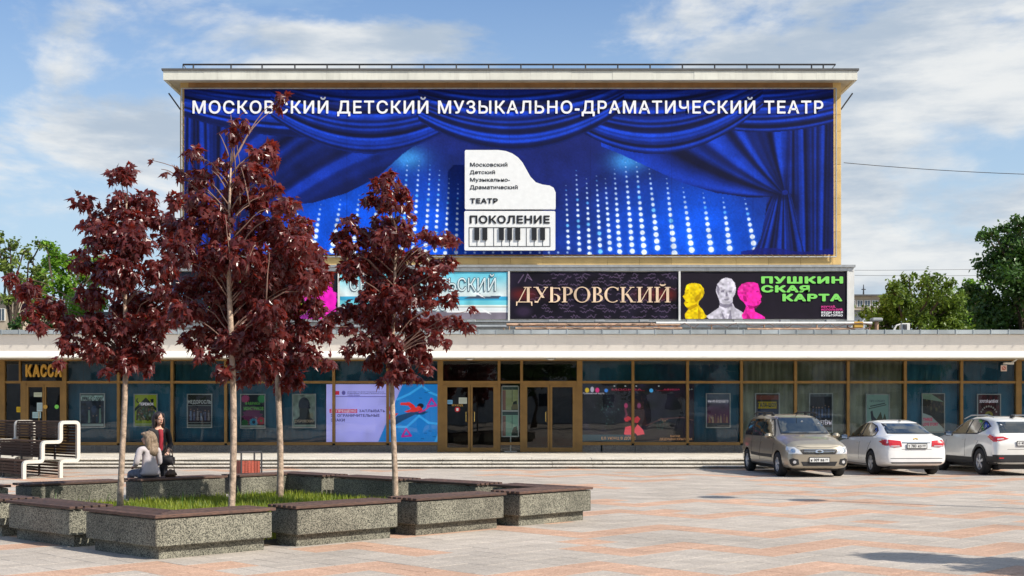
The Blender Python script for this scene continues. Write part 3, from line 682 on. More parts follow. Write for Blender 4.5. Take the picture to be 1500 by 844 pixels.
def curtain(tie, side, region, seed, n=26, lo=0):
    an = np.arctan2(tie[1] - Y, (tie[0] - X) * side); rd = np.hypot(X - tie[0], Y - tie[1])
    f_ = fold(an * n / 3.14 * 1.35 - rd * .006, seed, 2.0) * (.35 + .65 * ss(8, 60, rd)); cv.put(region, np.clip(cloth(f_, .95), 0, 1))
# side drapes
for x0_, x1_, sd in ((270, 352, 3), (1158, 1222, 5)):
    f_ = fold((X - x0_) * .20 + .004 * (Y - 250) * np.sin(X * .1), sd); cv.put(((X >= x0_) & (X <= x1_)).astype(float), np.clip(cloth(f_ * .9, .85), 0, 1))
def curve(pts):
    px_, py_ = zip(*pts); return np.interp(X, px_, py_)
# gathered curtains
rb = curve([(880, 214), (909, 226), (950, 245), (1000, 268), (1050, 283), (1100, 290), (1152, 287)])
curtain((1152, 288), 1, ((X > 880) & (X < 1156) & (Y < rb)).astype(float), 11, n=17)
rb2 = curve([(352, 320), (400, 303), (460, 297), (505, 284), (550, 262), (590, 226), (640, 190)])
an = np.arctan2(Y - 160, X - 300.); f_ = fold((Y - .0009 * (700 - X) ** 2 * 1.4) * .05, 21, 2.0)
cv.put(((X > 345) & (X < 640) & (Y < rb2)).astype(float), np.clip(cloth(f_ * .8, .9), 0, 1))
# tails under the ties
tl = curve([(1085, 380), (1104, 366), (1114, 350), (1120, 320), (1124, 290), (1150, 284)])
reg = ((X > 1090) & (X < 1182) & (Y > 284) & (Y > tl) & (X < 1160 + (Y - 288) * .22)).astype(float)
an = np.arctan2(X - 1148, Y - 250.); cv.put(reg, np.clip(cloth(fold(an * 22, 9, 2.6), .8), 0, 1))
cv.put(np.exp(-((X - 1142) / 16) ** 2 - ((Y - 288) / 6) ** 2) + np.exp(-((X - 1166) / 5) ** 2 - ((Y - 300) / 14) ** 2), DK, .85)
cv.ell(1150 - bx0, 282 - by0, 5, 4, (22, 40, 130), .9)
for (x0_, y0_, x1_, y1_) in ((1085, 371, 1222, 366),): cv.put(((X > x0_) & (Y > 366 + 3 * np.sin(X * .06))).astype(float), (14, 24, 110), .8)
# swags
def swag(xa, ya, xb_, yb_, sag_t, sag_b, seed, xmin=None, xmax=None, nf=34, topa=None):
    t_ = (X - xa) / (xb_ - xa); base = ya + (yb_ - ya) * t_; sg = 4 * t_ * (1 - t_)
    lo = base + sag_b * sg + 9 * (t_ * (1 - t_)); top = base - 70 + sag_t * sg
    reg = ((t_ > 0) & (t_ < 1) & (Y < lo)).astype(float)
    f_ = fold((Y - top) / (lo - top + 1e-6) * nf, seed, 2.2)
    edge = np.clip((lo - Y) / 4, 0, 1); cv.put(reg, np.clip(cloth(f_ * (.35 + .65 * edge), 1.02), 0, 1))
swag(262, 168, 640, 170, 10, 30, 31, nf=17); swag(1040, 186, 1300, 150, 8, 20, 33, nf=15)
swag(396, 170, 690, 168, 12, 54, 35, nf=19); swag(828, 178, 1118, 156, 12, 56, 37, nf=19)
swag(612, 176, 915, 160, 12, 50, 39, nf=19)
cv.put((Y < 139).astype(float), (12, 18, 78), .45); cv.noise(.05, 1.5, 4); cv.noise(.06, 14, 5)
for k in range(1, 8): cv.rect(k * 119 - .6, 0, k * 119 + .6, 242, (10, 14, 60), .22)
sheetpx('printed_fabric', cv, bx0, bx1, by0, by1, YB, ban, 'fabric', ripple=.0055)
TRACK[0] = 1.10
textpx('lettering', 'МОСКОВСКИЙ ДЕТСКИЙ МУЗЫКАЛЬНО-ДРАМАТИЧЕСКИЙ ТЕАТР', 282, 1206, 147.5, 166.5, YB - .02, 'white', ban, bold=.018, depth=.006, letters=True); TRACK[0] = 1.0

# ---- piano shaped sign
YS2 = YB - .38
ps = thing('piano_sign', 'white sign shaped like a grand piano lid above a keyboard, standing off the blue banner', 'sign', (0, YS2, PZ(368, YS2)))
q = lambda zx, zy: (660 + zx / 4.69, 200 + zy / 4.69)
lid = [q(*p) for p in ((104, 500), (98, 494), (98, 100), (104, 93), (330, 93), (380, 100), (425, 117), (465, 145), (495, 180), (520, 225), (548, 275), (585, 314), (630, 330), (680, 337), (708, 352), (722, 385), (722, 494), (716, 500))]
def plate(n, pts, m_, y0, y1, par):
    bm_ = xz_prism(bmesh.new(), [(PX(p[0], YS2), PZ(p[1], YS2)) for p in pts], y0, y1); return obj(n, bm_, m_, par)
plate('lid_panel', lid, 'signwhite', YS2, YS2 + .12, ps)
kb = [q(*p) for p in ((101, 782), (95, 776), (95, 518), (101, 512), (714, 512), (720, 518), (720, 776), (714, 782))]
plate('keyboard_panel', kb, 'signwhite', YS2, YS2 + .12, ps)
for s_, x0, x1, yt2, yb2 in (('Московский', 135, 391, 180, 207), ('Детский', 133, 306, 233, 258), ('Музыкально-', 135, 408, 284, 310), ('Драматический', 133, 462, 335, 362)):
    (a, c), (b, d) = q(x0, yt2), q(x1, yb2); textpx('lettering', s_, a, b, c, d, YS2, 'black', ps, bold=.016, depth=.012)
(a, c), (b, d) = q(135, 425), q(325, 460); textpx('lettering', 'ТЕАТР', a, b, c, d, YS2, 'black', ps, bold=.035, depth=.02)
(a, c), (b, d) = q(132, 543), q(682, 598); textpx('lettering', 'ПОКОЛЕНИЕ', a, b, c, d, YS2, 'black', ps, bold=.035, depth=.02, letters=True)
def ring_px(x0, y0, x1, y1, w, m_='black'):
    bm_ = bmesh.new()
    for a, b, c, d in ((x0, x1, y0, y0 + w), (x0, x1, y1 - w, y1), (x0, x0 + w, y0 + w, y1 - w), (x1 - w, x1, y0 + w, y1 - w)):
        (pa, pc), (pb, pd) = q(a, c), q(b, d); box(bm_, PX(pa, YS2), PX(pb, YS2), YS2 - .012, YS2 - .001, PZ(pd, YS2), PZ(pc, YS2))
    return bm_
obj('keyboard_outline', ring_px(126, 624, 686, 757, 4), 'black', ps)
for xx in (182, 238, 297, 352, 406, 463, 521, 575, 633):
    (pa, pc), (pb, pd) = q(xx - 2, 628 if xx in (297, 521) else 712), q(xx + 2, 753)
    obj('key_gap', B(PX(pa, YS2), PX(pb, YS2), YS2 - .010, YS2 - .001, PZ(pd, YS2), PZ(pc, YS2)), 'black', ps)
for xx in (164, 219, 333, 389, 445, 558, 615):
    (pa, pc), (pb, pd) = q(xx, 626), q(xx + 34, 712)
    obj('black_key', B(PX(pa, YS2), PX(pb, YS2), YS2 - .05, YS2 - .0125, PZ(pd, YS2), PZ(pc, YS2)), 'black', ps)
for xx in (690, 740, 800):
    obj('bracket', T([(PX(xx, YS2), YS2 + .12, PZ(330, YS2)), (PX(xx, YS2), YB + .1, PZ(330, YS2))], .03, 6), 'greymetal', ps)

# ---- four roof posters
def poster(label, x0, x1, cv, y0=398.5, y1=467.5):
    t_ = thing('roof_poster', label, 'poster', (PX((x0 + x1) / 2, YP), YP, zp0), group='long posters above the canopy')
    sheetpx('printed_sheet', cv, x0, x1, y0, y1, YP, t_, 'fabric', ripple=.004); return t_
c1 = Cv(246, 69, (26, 28, 40), 1.2)
def monster(c, cx, cy, r, col, sp=12, dark=(20, 20, 30)):
    pts = []
    for k in range(sp * 2):
        a = math.pi * k / sp; rr = r * (1.15 if k % 2 else .86); pts.append((cx + rr * math.cos(a), cy + rr * .95 * math.sin(a)))
    c.poly(pts, col)
monster(c1, 14, 44, 22, (20, 170, 235), 14); monster(c1, 66, 38, 20, (28, 90, 120), 11); monster(c1, 210, 44, 34, (225, 50, 180), 9)
for ex, ey, er in ((8, 26, 4.5), (14, 32, 3.4)): c1.ell(ex, ey, er, er, (20, 90, 200)); c1.ell(ex, ey, er * .6, er * .6, (90, 190, 240))
c1.poly([(205, 62), (225, 22), (236, 14), (240, 34), (246, 40), (238, 60)], (240, 30, 190)); c1.poly([(186, 66), (206, 28), (222, 50), (214, 69), (186, 69)], (150, 40, 150))
for ex, ey, er in ((188, 44, 8), (192, 54, 9), (62, 50, 6), (90, 40, 7), (76, 58, 5)): c1.ell(ex, ey, er, er, (190, 225, 40)); c1.ell(ex, ey, er * .35, er * .35, (240, 245, 220))
c1.line([(120, 20), (150, 12), (182, 24)], 8, (150, 30, 40)); c1.ell(24, 60, 12, 9, (60, 190, 220)); c1.noise(.08, 5, 1)
pp1 = poster('dark roof poster with blue and magenta spiky monsters, leftmost and mostly behind the maples', 250, 495, c1)
textpx('lettering', 'ФАБРИКА МОНСТРИКОВ', 318, 425, 410, 424, YP - .02, 'lime', pp1, bold=.03, depth=.005)
c2 = Cv(246, 69, (120, 200, 220), 1.2)
c2.a = mixc((105, 200, 222), (215, 228, 228), ss(0, 34, c2.Y)); c2.rect(0, 36, 246, 42, (60, 160, 200)); c2.rect(0, 42, 246, 48, (110, 200, 215)); c2.rect(0, 48, 246, 52, (225, 235, 225))
c2.rect(0, 58, 246, 69, (125, 118, 130)); c2.noise(.06, 9, 3)
for k in range(60): c2.rect(158 + k * 1.5, 52, 158.8 + k * 1.5, 59, (235, 235, 235))
c2.rect(0, 50.5, 246, 52, (70, 70, 75)); c2.rect(156, 57.5, 246, 59, (240, 240, 240))
c2.poly([(182, 38.5), (190, 36), (236, 35), (232, 39.5), (184, 39.5)], (70, 85, 105)); c2.poly([(198, 36), (203, 32), (207, 36)], (80, 95, 115)); c2.line([(205, 36), (205, 31)], 1, (80, 90, 110))
c2.poly([(196, 30), (203, 31), (212, 38), (200, 33)], (245, 245, 245)); c2.poly([(208, 54), (214, 56), (222, 62), (212, 59)], (245, 245, 245)); c2.ell(30, 40, 9, 5, (80, 140, 190), .8)
pp2 = poster('pale blue roof poster with outlined Cyrillic lettering, grey warship and gulls over the sea', 498, 744, c2)
def outlined(s_, x0, x1, y0, y1, par, m_='ink'):
    textpx('lettering', s_, x0, x1, y0, y1, YP - .016, m_, par, bold=.036, depth=.004, letters=True); 
    textpx('lettering', s_, x0 + .5, x1 - .5, y0 + .7, y1 - .7, YP - .024, 'outline_fill', par, bold=0, depth=.003)
M['outline_fill'] = mat('outline_fill', (.68, .82, .84), .6, var=.1)
outlined('СЕВАСТОПОЛЬСКИЙ', 512, 727, 406.5, 427, pp2); outlined('ВАЛЬС', 598, 654, 434.5, 455.5, pp2)
c3 = Cv(246, 69, (24, 20, 34), 1.3); c3.noise(.25, 16, 6)
rr = np.random.default_rng(5)
for yy in (4, 9, 14, 19, 25, 33, 41, 49, 53, 58, 66):
    xx = rr.uniform(20, 70)
    while xx < 236:
        ln = rr.uniform(8, 26); k = int(ln / 1.6); pts = [(xx + i * 1.6, yy + rr.uniform(-1.6, 1.6) - (2.2 if rr.random() < .12 else 0)) for i in range(k)]
        if len(pts) > 1: c3.line(pts, .9, (126, 104, 138), .62)
        xx += ln + rr.uniform(2, 14)
c3.line([(12, 16), (20, 4)], 1, (120, 100, 130)); c3.line([(22, 14), (26, 3), (32, 12), (26, 8)], 1, (120, 100, 130)); c3.ell(20, 58, 16, 10, (70, 52, 82), .6, 6)
for cx_, al_ in ((14, .5), (30, .4), (212, .45), (232, .55), (60, .2), (190, .25)): c3.ell(cx_, 33, 20, 13, (150, 40, 34), al_, 10)
pp3 = poster('black roof poster with faint handwriting and glowing orange serif title, third from the left', 747, 993, c3)
c4 = Cv(246, 69, (32, 27, 38), 1.5); c4.noise(.04, 8, 2)
def bust(c, pts, col, sh, shp):
    ins = c.poly(pts, col); v0 = Cv(c.w, c.h, (0, 0, 0), c.k); nz_ = v0.noise(0, 2.6, len(pts)) + .8 * v0.noise(0, 6, 3); c.a = np.where(ins[..., None], np.clip(c.a * (1 + .11 * nz_[..., None]), 0, 1), c.a)
    for s_ in shp: c.poly(s_, sh, .72)
YEL, WHT, PNK = (240, 205, 10), (205, 200, 212), (245, 40, 165)
bust(c4, [(7, 69), (6, 62), (12, 54), (7, 50), (5, 46), (7, 42), (3, 36), (6, 32), (7, 25), (9, 19), (13, 17), (21, 16), (29, 18), (34, 24), (35, 31), (32, 38), (27, 43), (26, 48), (33, 56), (36, 62), (40, 65), (34, 69)], YEL, (170, 130, 0),
     [[(24, 34), (31, 30), (28, 40), (22, 44), (20, 40)], [(8, 52), (16, 50), (24, 46), (25, 50), (14, 56)], [(9, 27), (12, 25), (12, 28)], [(26, 52), (30, 60), (30, 69), (26, 69)], [(7, 44), (12, 44), (10, 46)]])
bust(c4, [(42, 69), (38, 65), (48, 58), (57, 52), (58, 44), (55, 36), (52, 28), (54, 18), (60, 11), (67, 8), (75, 10), (80, 16), (82, 25), (80, 33), (77, 38), (77, 46), (80, 52), (90, 58), (98, 63), (101, 69)], WHT, (110, 104, 122),
     [[(60, 27), (65, 26), (64, 30), (60, 30)], [(71, 27), (76, 27), (76, 30), (71, 30)], [(67, 30), (69, 30), (70, 36), (66, 36)], [(64, 40), (72, 40), (70, 42), (65, 42)], [(57, 44), (62, 47), (72, 47), (77, 44), (76, 50), (66, 53), (58, 50)], [(54, 18), (58, 24), (56, 34), (53, 28)], [(60, 56), (66, 69), (62, 69)], [(74, 56), (70, 69), (76, 69)]])
bust(c4, [(92, 69), (90, 63), (94, 58), (97, 50), (93, 44), (88, 40), (84, 32), (85, 24), (90, 18), (98, 15), (108, 15), (114, 17), (116, 24), (117, 29), (120, 36), (118, 39), (119, 44), (116, 48), (108, 51), (110, 58), (118, 62), (124, 66), (125, 69)], PNK, (160, 10, 100),
     [[(92, 34), (97, 36), (98, 44), (93, 42)], [(98, 48), (108, 50), (116, 48), (112, 53), (102, 54)], [(113, 27), (116, 29), (111, 30)], [(98, 60), (104, 69), (98, 69)], [(115, 41), (118, 41), (117, 43)]])
for cx, cy, r_, cc_ in ((14, 21, 3, (250, 225, 60)), (22, 20, 3, (250, 225, 60)), (28, 26, 3, (250, 225, 60)), (62, 14, 3, (230, 228, 235)), (70, 12, 3, (230, 228, 235)), (76, 17, 2.5, (230, 228, 235)), (95, 20, 3, (255, 90, 190)), (104, 19, 3, (255, 90, 190)), (90, 27, 3, (255, 90, 190)), (62, 33, 3, (228, 226, 234)), (74, 33, 3, (228, 226, 234)), (66, 22, 4, (228, 226, 234))):
    c4.ell(cx, cy, r_, r_ * .8, cc_, .7, 1.4)
pp4 = poster('black roof poster with yellow, white and pink busts beside blocky green lettering, rightmost', 997, 1241, c4)
textpx('lettering', 'ПУШКИН', 1115, 1235, 405, 415.5, YP - .02, 'lime', pp4, bold=.06, depth=.005, letters=True)
textpx('lettering', 'СКАЯ', 1115, 1186, 418, 428.5, YP - .02, 'lime', pp4, bold=.06, depth=.005, letters=True)
textpx('lettering', 'КАРТА', 1146, 1234, 430.5, 441.5, YP - .02, 'lime', pp4, bold=.06, depth=.005, letters=True)
textpx('lettering', 'ИЗУЧАЙ,', 1203, 1224, 448, 451, YP - .02, 'magenta', pp4, bold=.04, depth=.005); textpx('lettering', 'ИСПОЛЬЗУЙ,', 1203, 1235, 452.2, 455.2, YP - .02, 'magenta', pp4, bold=.04, depth=.005)
textpx('lettering', 'ВЕДИ СЕБЯ', 1203, 1234.5, 456.4, 459.4, YP - .02, 'white', pp4, bold=.04, depth=.005); textpx('lettering', 'КУЛЬТУРНО', 1203, 1234.5, 460.6, 463.6, YP - .02, 'white', pp4, bold=.04, depth=.005)
# serif title, strokes drawn letter by letter (unit cap height 1)
def serif(word, x0, x1, y0, y1, par, m_, Yp):
    TH, TN, SF = .15, .055, .12
    def st(x, a=0, b=1, w=TH): return [(x, a), (x + w, a), (x + w, b), (x, b)]
    def sfb(x, w=TH, y=0): h = .045; return [(x - SF * .7, y), (x + w + SF * .7, y), (x + w + SF * .7, y + h), (x - SF * .7, y + h)]
    def dg(x0_, y0_, x1_, y1_, w): return [(x0_, y0_), (x0_ + w, y0_), (x1_ + w, y1_), (x1_, y1_)]
    def arc(cx, cy, rx, ry, a0, a1, tk=TH, tn=TN, n=18):
        o_, i_ = [], []
        for k in range(n + 1):
            a = R(a0 + (a1 - a0) * k / n); c, s = math.cos(a), math.sin(a); w = tn + (tk - tn) * abs(c) ** 1.4
            o_.append((cx + rx * c, cy + ry * s)); i_.append((cx + (rx - w) * c, cy + (ry - (tn + (w - tn) * .3)) * s))
        return [[o_[k], o_[k + 1], i_[k + 1], i_[k]] for k in range(n)]
    G = {
     'Д': ([dg(.12, .05, .52, .97, TN), st(.6, .05, 1), [(.0, .0), (.9, .0), (.9, .05), (.0, .05)], [(.0, -.22), (.05, -.22), (.09, 0), (.0, 0)], [(.82, 0), (.85, -.22), (.9, -.22), (.9, 0)], [(.42, .95), (.85, .95), (.85, 1), (.42, 1)]], .95),
     'У': ([dg(.48, .30, .12, 1, TH), dg(.20, .0, .72, 1, TN), sfb(.1, .12, .955), sfb(.68, .06, .955), [(.08, -.02), (.28, -.02), (.28, .06), (.08, .1)]], .85),
     'Б': ([st(.1), sfb(.1), [(.02, .95), (.62, .95), (.66, .78), (.62, .78), (.56, .9), (.25, .91), (.25, .95)]] + arc(.3, .27, .35, .28, -90, 90), .72),
     'Р': ([st(.1), sfb(.1), sfb(.1, TH, .955)] + arc(.28, .73, .34, .27, -90, 90), .68),
     'О': (arc(.46, .5, .46, .52, 0, 360, n=32), .98),
     'В': ([st(.1), sfb(.1, .1), sfb(.1, .1, .955)] + arc(.28, .76, .29, .24, -90, 90) + arc(.28, .27, .36, .27, -90, 90), .72),
     'С': (arc(.46, .5, .46, .52, 50, 310, n=26) + [[(.7, .78), (.78, .78), (.78, .98), (.75, .98)]], .86),
     'К': ([st(.1), sfb(.1), sfb(.1, TH, .955), dg(.25, .48, .62, .97, TN), dg(.62, .0, .30, .56, TH), sfb(.62, .1, .955), sfb(.66, .14)], .92),
     'И': ([st(.1), st(.68), dg(.22, .05, .66, .93, TN), sfb(.1), sfb(.1, TH, .955), sfb(.68), sfb(.68, TH, .955)], .98)}
    G['Й'] = (G['И'][0] + [[(.30, 1.16), (.36, 1.22), (.40, 1.14), (.35, 1.10)], [(.36, 1.10), (.42, 1.16), (.54, 1.16), (.60, 1.10), (.54, 1.06), (.42, 1.06)], [(.54, 1.14), (.60, 1.22), (.66, 1.16), (.60, 1.10)]], .98)
    tw = sum(G[c][1] for c in word); sx_, cx_ = (x1 - x0) / tw, 0
    for c in word:
        bm_ = bmesh.new()
        for k, pl in enumerate(G[c][0]):
            xz_prism(bm_, [(PX(x0 + (cx_ + p[0]) * sx_, Yp), PZ(y1 - p[1] * (y1 - y0), Yp)) for p in pl], Yp - .004 - .0003 * (k % 7), Yp)
        obj('letter', bm_, m_, par); cx_ += G[c][1]
serif('ДУБРОВСКИЙ', 756, 984, 420.5, 443, pp3, 'peach', YP - .02)

# ---- floodlights, pipes and clutter on the canopy roof
YL = 43.6
for k, xx in enumerate((535, 585, 640, 690, 810, 878, 943, 1012, 1081, 1149, 1216)):
    f_ = thing('roof_floodlight', ['flat grey floodlight aimed at the roof posters, %s along the ledge' % w for w in ('first from the left', 'second from the left', 'third from the left', 'fourth from the left', 'fifth', 'sixth, under the orange title', 'seventh', 'eighth, under the yellow bust', 'ninth, under the white bust', 'tenth, under the green lettering', 'last, at the right end')][k], 'floodlight', (PX(xx, YL), YL, PZ(477, YL)), group='floodlights under the roof posters')
    a, b = PX(xx - 7, YL), PX(xx + 7, YL); z0, z1 = PZ(472.5, YL), PZ(468.8, YL)
    obj('housing', bevel(B(a, b, YL - .12, YL + .12, z0, z1), .015), 'greymetal', f_); obj('lens', B(a + .03, b - .03, YL + .121, YL + .135, z0 + .02, z1 - .02), 'tube', f_)
    obj('bracket', T([((a + b) / 2, YL, z0), ((a + b) / 2, YL, PZ(484, YL))], .014, 5), 'greymetal', f_)
for nm, x0, x1, yy, m_, lab in (('roof_pipe', 742, 995, 476.4, 'rust', 'rusty beige pipe running under the orange titled poster'), ('roof_pipe', 755, 998, 482, 'rust', 'lower rusty pipe along the canopy roof under the orange titled poster'),
                               ('roof_pipe', 960, 1275, 474.2, 'whitepaint', 'pale pipe running under the rightmost roof poster'), ('roof_pipe', 1093, 1250, 483, 'rust', 'short rusty rail low on the roof at the right end'), ('roof_pipe', 480, 742, 479, 'greymetal', 'grey pipe on the canopy roof partly behind the right maple')):
    t_ = thing(nm, lab, 'pipe', (PX(x0, YL), YL - .2, PZ(yy, YL)), group='pipes on the canopy roof')
    o = obj('pipe_run', T([(PX(x0, YL), YL - .2, PZ(yy, YL)), (PX(x1, YL), YL - .2, PZ(yy, YL))], .05, 8), m_, t_)
    n_ = max(2, int((x1 - x0) / 72))
    for k in range(n_ + 1):
        xx = PX(x0 + 4 + (x1 - x0 - 8) * k / n_, YL); obj('support', T([(xx, YL - .2, PZ(yy, YL) - .02), (xx, YL - .2, PZ(486, YL))], .028, 6), 'rust', t_)
cb = bmesh.new()
for k in range(9):
    xa = 760 + k * 55; pts = [(PX(xa + i * 7, YL), YL - .26 + .03 * math.sin(i), PZ(475 + 5 * math.sin(i * .8 + k) ** 2 + 1.5 * math.sin(i * 2.1 + k), YL)) for i in range(7)]; tube(cb, pts, .012, 5)
tag(obj('loose_cables', cb, 'twig'), 'tangle of pale loose cables hanging on the canopy roof pipes', 'cables')
jb = thing('junction_box', 'small tan junction box with coiled cable at the right end of the roof posters', 'box', P(1256, 482, YL)); 
obj('box', bevel(B(PX(1248, YL), PX(1262, YL), YL - .25, YL - .05, PZ(481, YL), PZ(472, YL)), .02), 'gold', jb)
cpts = [(PX(1256, YL) + .42 * math.cos(a * .5), YL - .28 + .01 * a / 3, PZ(478.5, YL) + .10 * math.sin(a * .5)) for a in range(0, 40)]; obj('cable_coil', T(cpts, .014, 5), 'twig', jb)
rd = thing('roof_vent_cap', 'flat grey vent cap standing on the roof right of the posters', 'vent', P(1284, 484, YL))
obj('cap', bevel(B(PX(1276, YL), PX(1291, YL), YL - .2, YL + .2, PZ(471, YL), PZ(466, YL)), .03), 'greymetal', rd); obj('stem', T([P(1284, 471, YL), P(1284, 486, YL)], .07, 8), 'rust', rd)
ac = thing('air_conditioner', 'small white outdoor air conditioner unit on the roof at the right', 'air conditioner', P(1323, 485, YL))
obj('casing', bevel(B(PX(1319, YL), PX(1331, YL), YL - .15, YL + .15, PZ(485, YL), PZ(474, YL)), .015), 'whitepaint', ac)
for k in range(3): obj('grille_bar', B(PX(1320.5 + k * 2.2, YL), PX(1322 + k * 2.2, YL), YL - .165, YL - .151, PZ(483.5, YL), PZ(475.5, YL)), 'darkmetal', ac)
obj('hose', T([P(1319, 475, YL), P(1313, 477, YL), P(1309, 484, YL)], .03, 6), 'lip', ac)
YV = 50
hv = thing('roof_housing', 'pale plastered roof housing with dark lid behind the left maple', 'roof housing', P(151, 486, YV))
obj('housing_wall', B(PX(137, YV), PX(165, YV), YV, YV + 1.2, zr, PZ(461, YV)), 'bluewall', hv); obj('lid', B(PX(135, YV), PX(167, YV), YV - .1, YV + 1.3, PZ(461, YV) + .002, PZ(457, YV)), 'roofdark', hv)
# soffit lamps
for xx, w in ((688.5, 'above the left pair of doors'), (807, 'above the right pair of doors')):
    bm_ = bmesh.new(); bmesh.ops.create_uvsphere(bm_, u_segments=16, v_segments=8, radius=.15, matrix=Matrix.Translation((PX(xx, 42.3), 42.3, zl0 + .03)) @ Matrix.Diagonal((1, 1, .4, 1)))
    t_ = thing('soffit_lamp', 'round white lamp under the canopy ' + w, 'lamp', (PX(xx, 42.3), 42.3, zl0), group='round lamps under the canopy'); obj('globe', bm_, 'tube', t_, smooth=True); obj('base_ring', T([(PX(xx, 42.3), 42.3, zl0 + .0), (PX(xx, 42.3), 42.3, zl0 + .04)], .17, 16), 'greymetal', t_)
sc_ = thing('security_camera', 'small white security camera on the canopy corner at the far right', 'camera', P(1487, 528, 43.5)); obj('camera_body', bevel(B(PX(1470, 43.5), PX(1484, 43.5), 43.4, 43.55, PZ(534, 43.5), PZ(531, 43.5)), .01), 'whitepaint', sc_); obj('mount', T([P(1482, 531, 43.5), P(1488, 527.5, 43.5), P(1490, 525, 43.5)], .03, 6), 'whitepaint', sc_)
ns = thing('notice_sticker', 'small white and red notice stuck on the upper window at the far right', 'sticker', P(1470.5, 544, 43.9))
cn = Cv(9, 9, (225, 205, 195), 3); cn.ell(4.5, 4.5, 3, 3, (190, 60, 50)); cn.ell(4.5, 4.5, 2.1, 2.1, (230, 215, 205)); cn.line([(2.6, 6.4), (6.4, 2.6)], .8, (190, 60, 50)); sheetpx('printed_sheet', cn, 1466, 1475, 535, 544, 43.9, ns, 'printed')
# ================================================================== POSTERS AND SCREENS BEHIND THE GLASS
YI = YF + .14
def wposter(x0, x1, y0, y1, cv, label, texts=(), nm='window_poster', group='framed posters hanging behind the glass front', m_='printed', fr='greymetal'):
    t_ = thing(nm, label, 'poster', P((x0 + x1) / 2, y1, YI), group=group)
    sheetpx('printed_sheet', cv, x0 + 1.4, x1 - 1.4, y0 + 1.4, y1 - 1.4, YI, t_, m_)
    for a, b, c, d in ((x0, x1, y0, y0 + 1.4), (x0, x1, y1 - 1.4, y1), (x0, x0 + 1.4, y0 + 1.4, y1 - 1.4), (x1 - 1.4, x1, y0 + 1.4, y1 - 1.4)):
        obj('frame_bar', B(PX(a, YI), PX(b, YI), YI - .03, YI + .02, PZ(d, YI), PZ(c, YI)), fr, t_)
    for sgn in (x0 + 5, x1 - 5): obj('hanging_wire', T([(PX(sgn, YI), YI, PZ(y0, YI)), (PX(sgn, YI), YI, PZ(530, YI))], .004, 4), 'wire', t_)
    for (s_, a, b, c, d, mm, bd) in texts: textpx('lettering', s_, a, b, c, d, YI - .003, mm, t_, bold=bd, depth=.004)
    return t_
def blotch(cv, x0, y0, x1, y1, cols_, n, r, seed=0):
    q_ = np.random.default_rng(seed)
    for k in range(n): c_ = cols_[q_.integers(len(cols_))]; cv.ell(q_.uniform(x0, x1), q_.uniform(y0, y1), q_.uniform(.4, 1) * r, q_.uniform(.6, 1.6) * r, c_, .75, 1)
def figures(cv, xs, yb_, h, cols_, seed=0):
    q_ = np.random.default_rng(seed)
    for i, x in enumerate(xs):
        c_ = cols_[i % len(cols_)]; hh = h * q_.uniform(.8, 1.1); cv.poly([(x - 1.6, yb_), (x - 1.1, yb_ - hh * .75), (x + 1.1, yb_ - hh * .75), (x + 1.8, yb_)], c_, .9); cv.ell(x, yb_ - hh * .88, 1, 1.3, (200, 150, 120), .9, .5)
k2 = 2.4
a = Cv(34, 48, (40, 48, 66), k2); a.rect(0, 2, 34, 10, (190, 215, 210)); a.noise(.3, 3, 2); a.rect(0, 0, 34, 2, (90, 110, 110)); a.rect(1, 43, 33, 47, (170, 190, 190))
figures(a, (12, 28), 42, 26, ((150, 180, 160), (140, 175, 150)), 1); a.ell(19, 22, 5, 7, (70, 90, 130), .8, 2); figures(a, (18, 23), 42, 14, ((20, 25, 40), (30, 60, 90)), 3)
wposter(117, 154, 576, 627, a, 'faded blue poster with pale band at its top, leftmost behind the glass', [('СКАЗ О СЛОВЕ', 120, 151, 582, 587, 'ink', .02)])
a = Cv(34, 48, (190, 205, 30), k2); a.poly([(0, 21), (17, 4), (34, 21), (34, 26), (17, 12), (0, 26)], (15, 30, 15)); a.poly([(24, 7), (29, 6), (29, 15), (25, 12)], (15, 30, 15))
a.poly([(3, 24), (17, 12), (31, 24), (32, 40), (2, 40)], (70, 70, 40)); blotch(a, 4, 19, 31, 40, [(200, 90, 50), (60, 110, 130), (90, 130, 50), (190, 150, 90), (60, 40, 30), (170, 190, 180)], 60, 2.4, 5); a.ell(5, 9, 3, 4, (15, 30, 15)); a.ell(6.5, 8.4, 2.6, 3.6, (190, 205, 30)); a.rect(0, 41, 34, 48, (160, 180, 40)); a.rect(1, 44.5, 33, 47, (190, 200, 150))
wposter(196, 231, 577, 625, a, 'lime green poster with a dark gabled house, second from the left', [('ТЕРЕМОК', 204, 225, 590, 594, 'pale', .03)])
a = Cv(34, 48, (24, 22, 28), k2); a.rect(0, 15.5, 34, 16.5, (150, 160, 160)); a.rect(0, 17, 34, 42, (50, 40, 52)); figures(a, (4, 9, 14, 19, 25, 30), 38, 17, ((130, 150, 185), (110, 120, 160), (170, 160, 160)), 4); blotch(a, 2, 24, 32, 38, [(150, 150, 175), (90, 60, 70), (60, 60, 90)], 30, 1.6, 8); a.rect(0, 41, 34, 42, (150, 160, 160)); a.rect(0, 44, 34, 47.5, (140, 150, 145))
wposter(274, 311, 577, 627, a, 'black poster with white bold title over a stage photograph, left of the pale trunk', [('НЕДОРОСЛЬ', 275.5, 309.5, 586, 591.5, 'white', .03)])
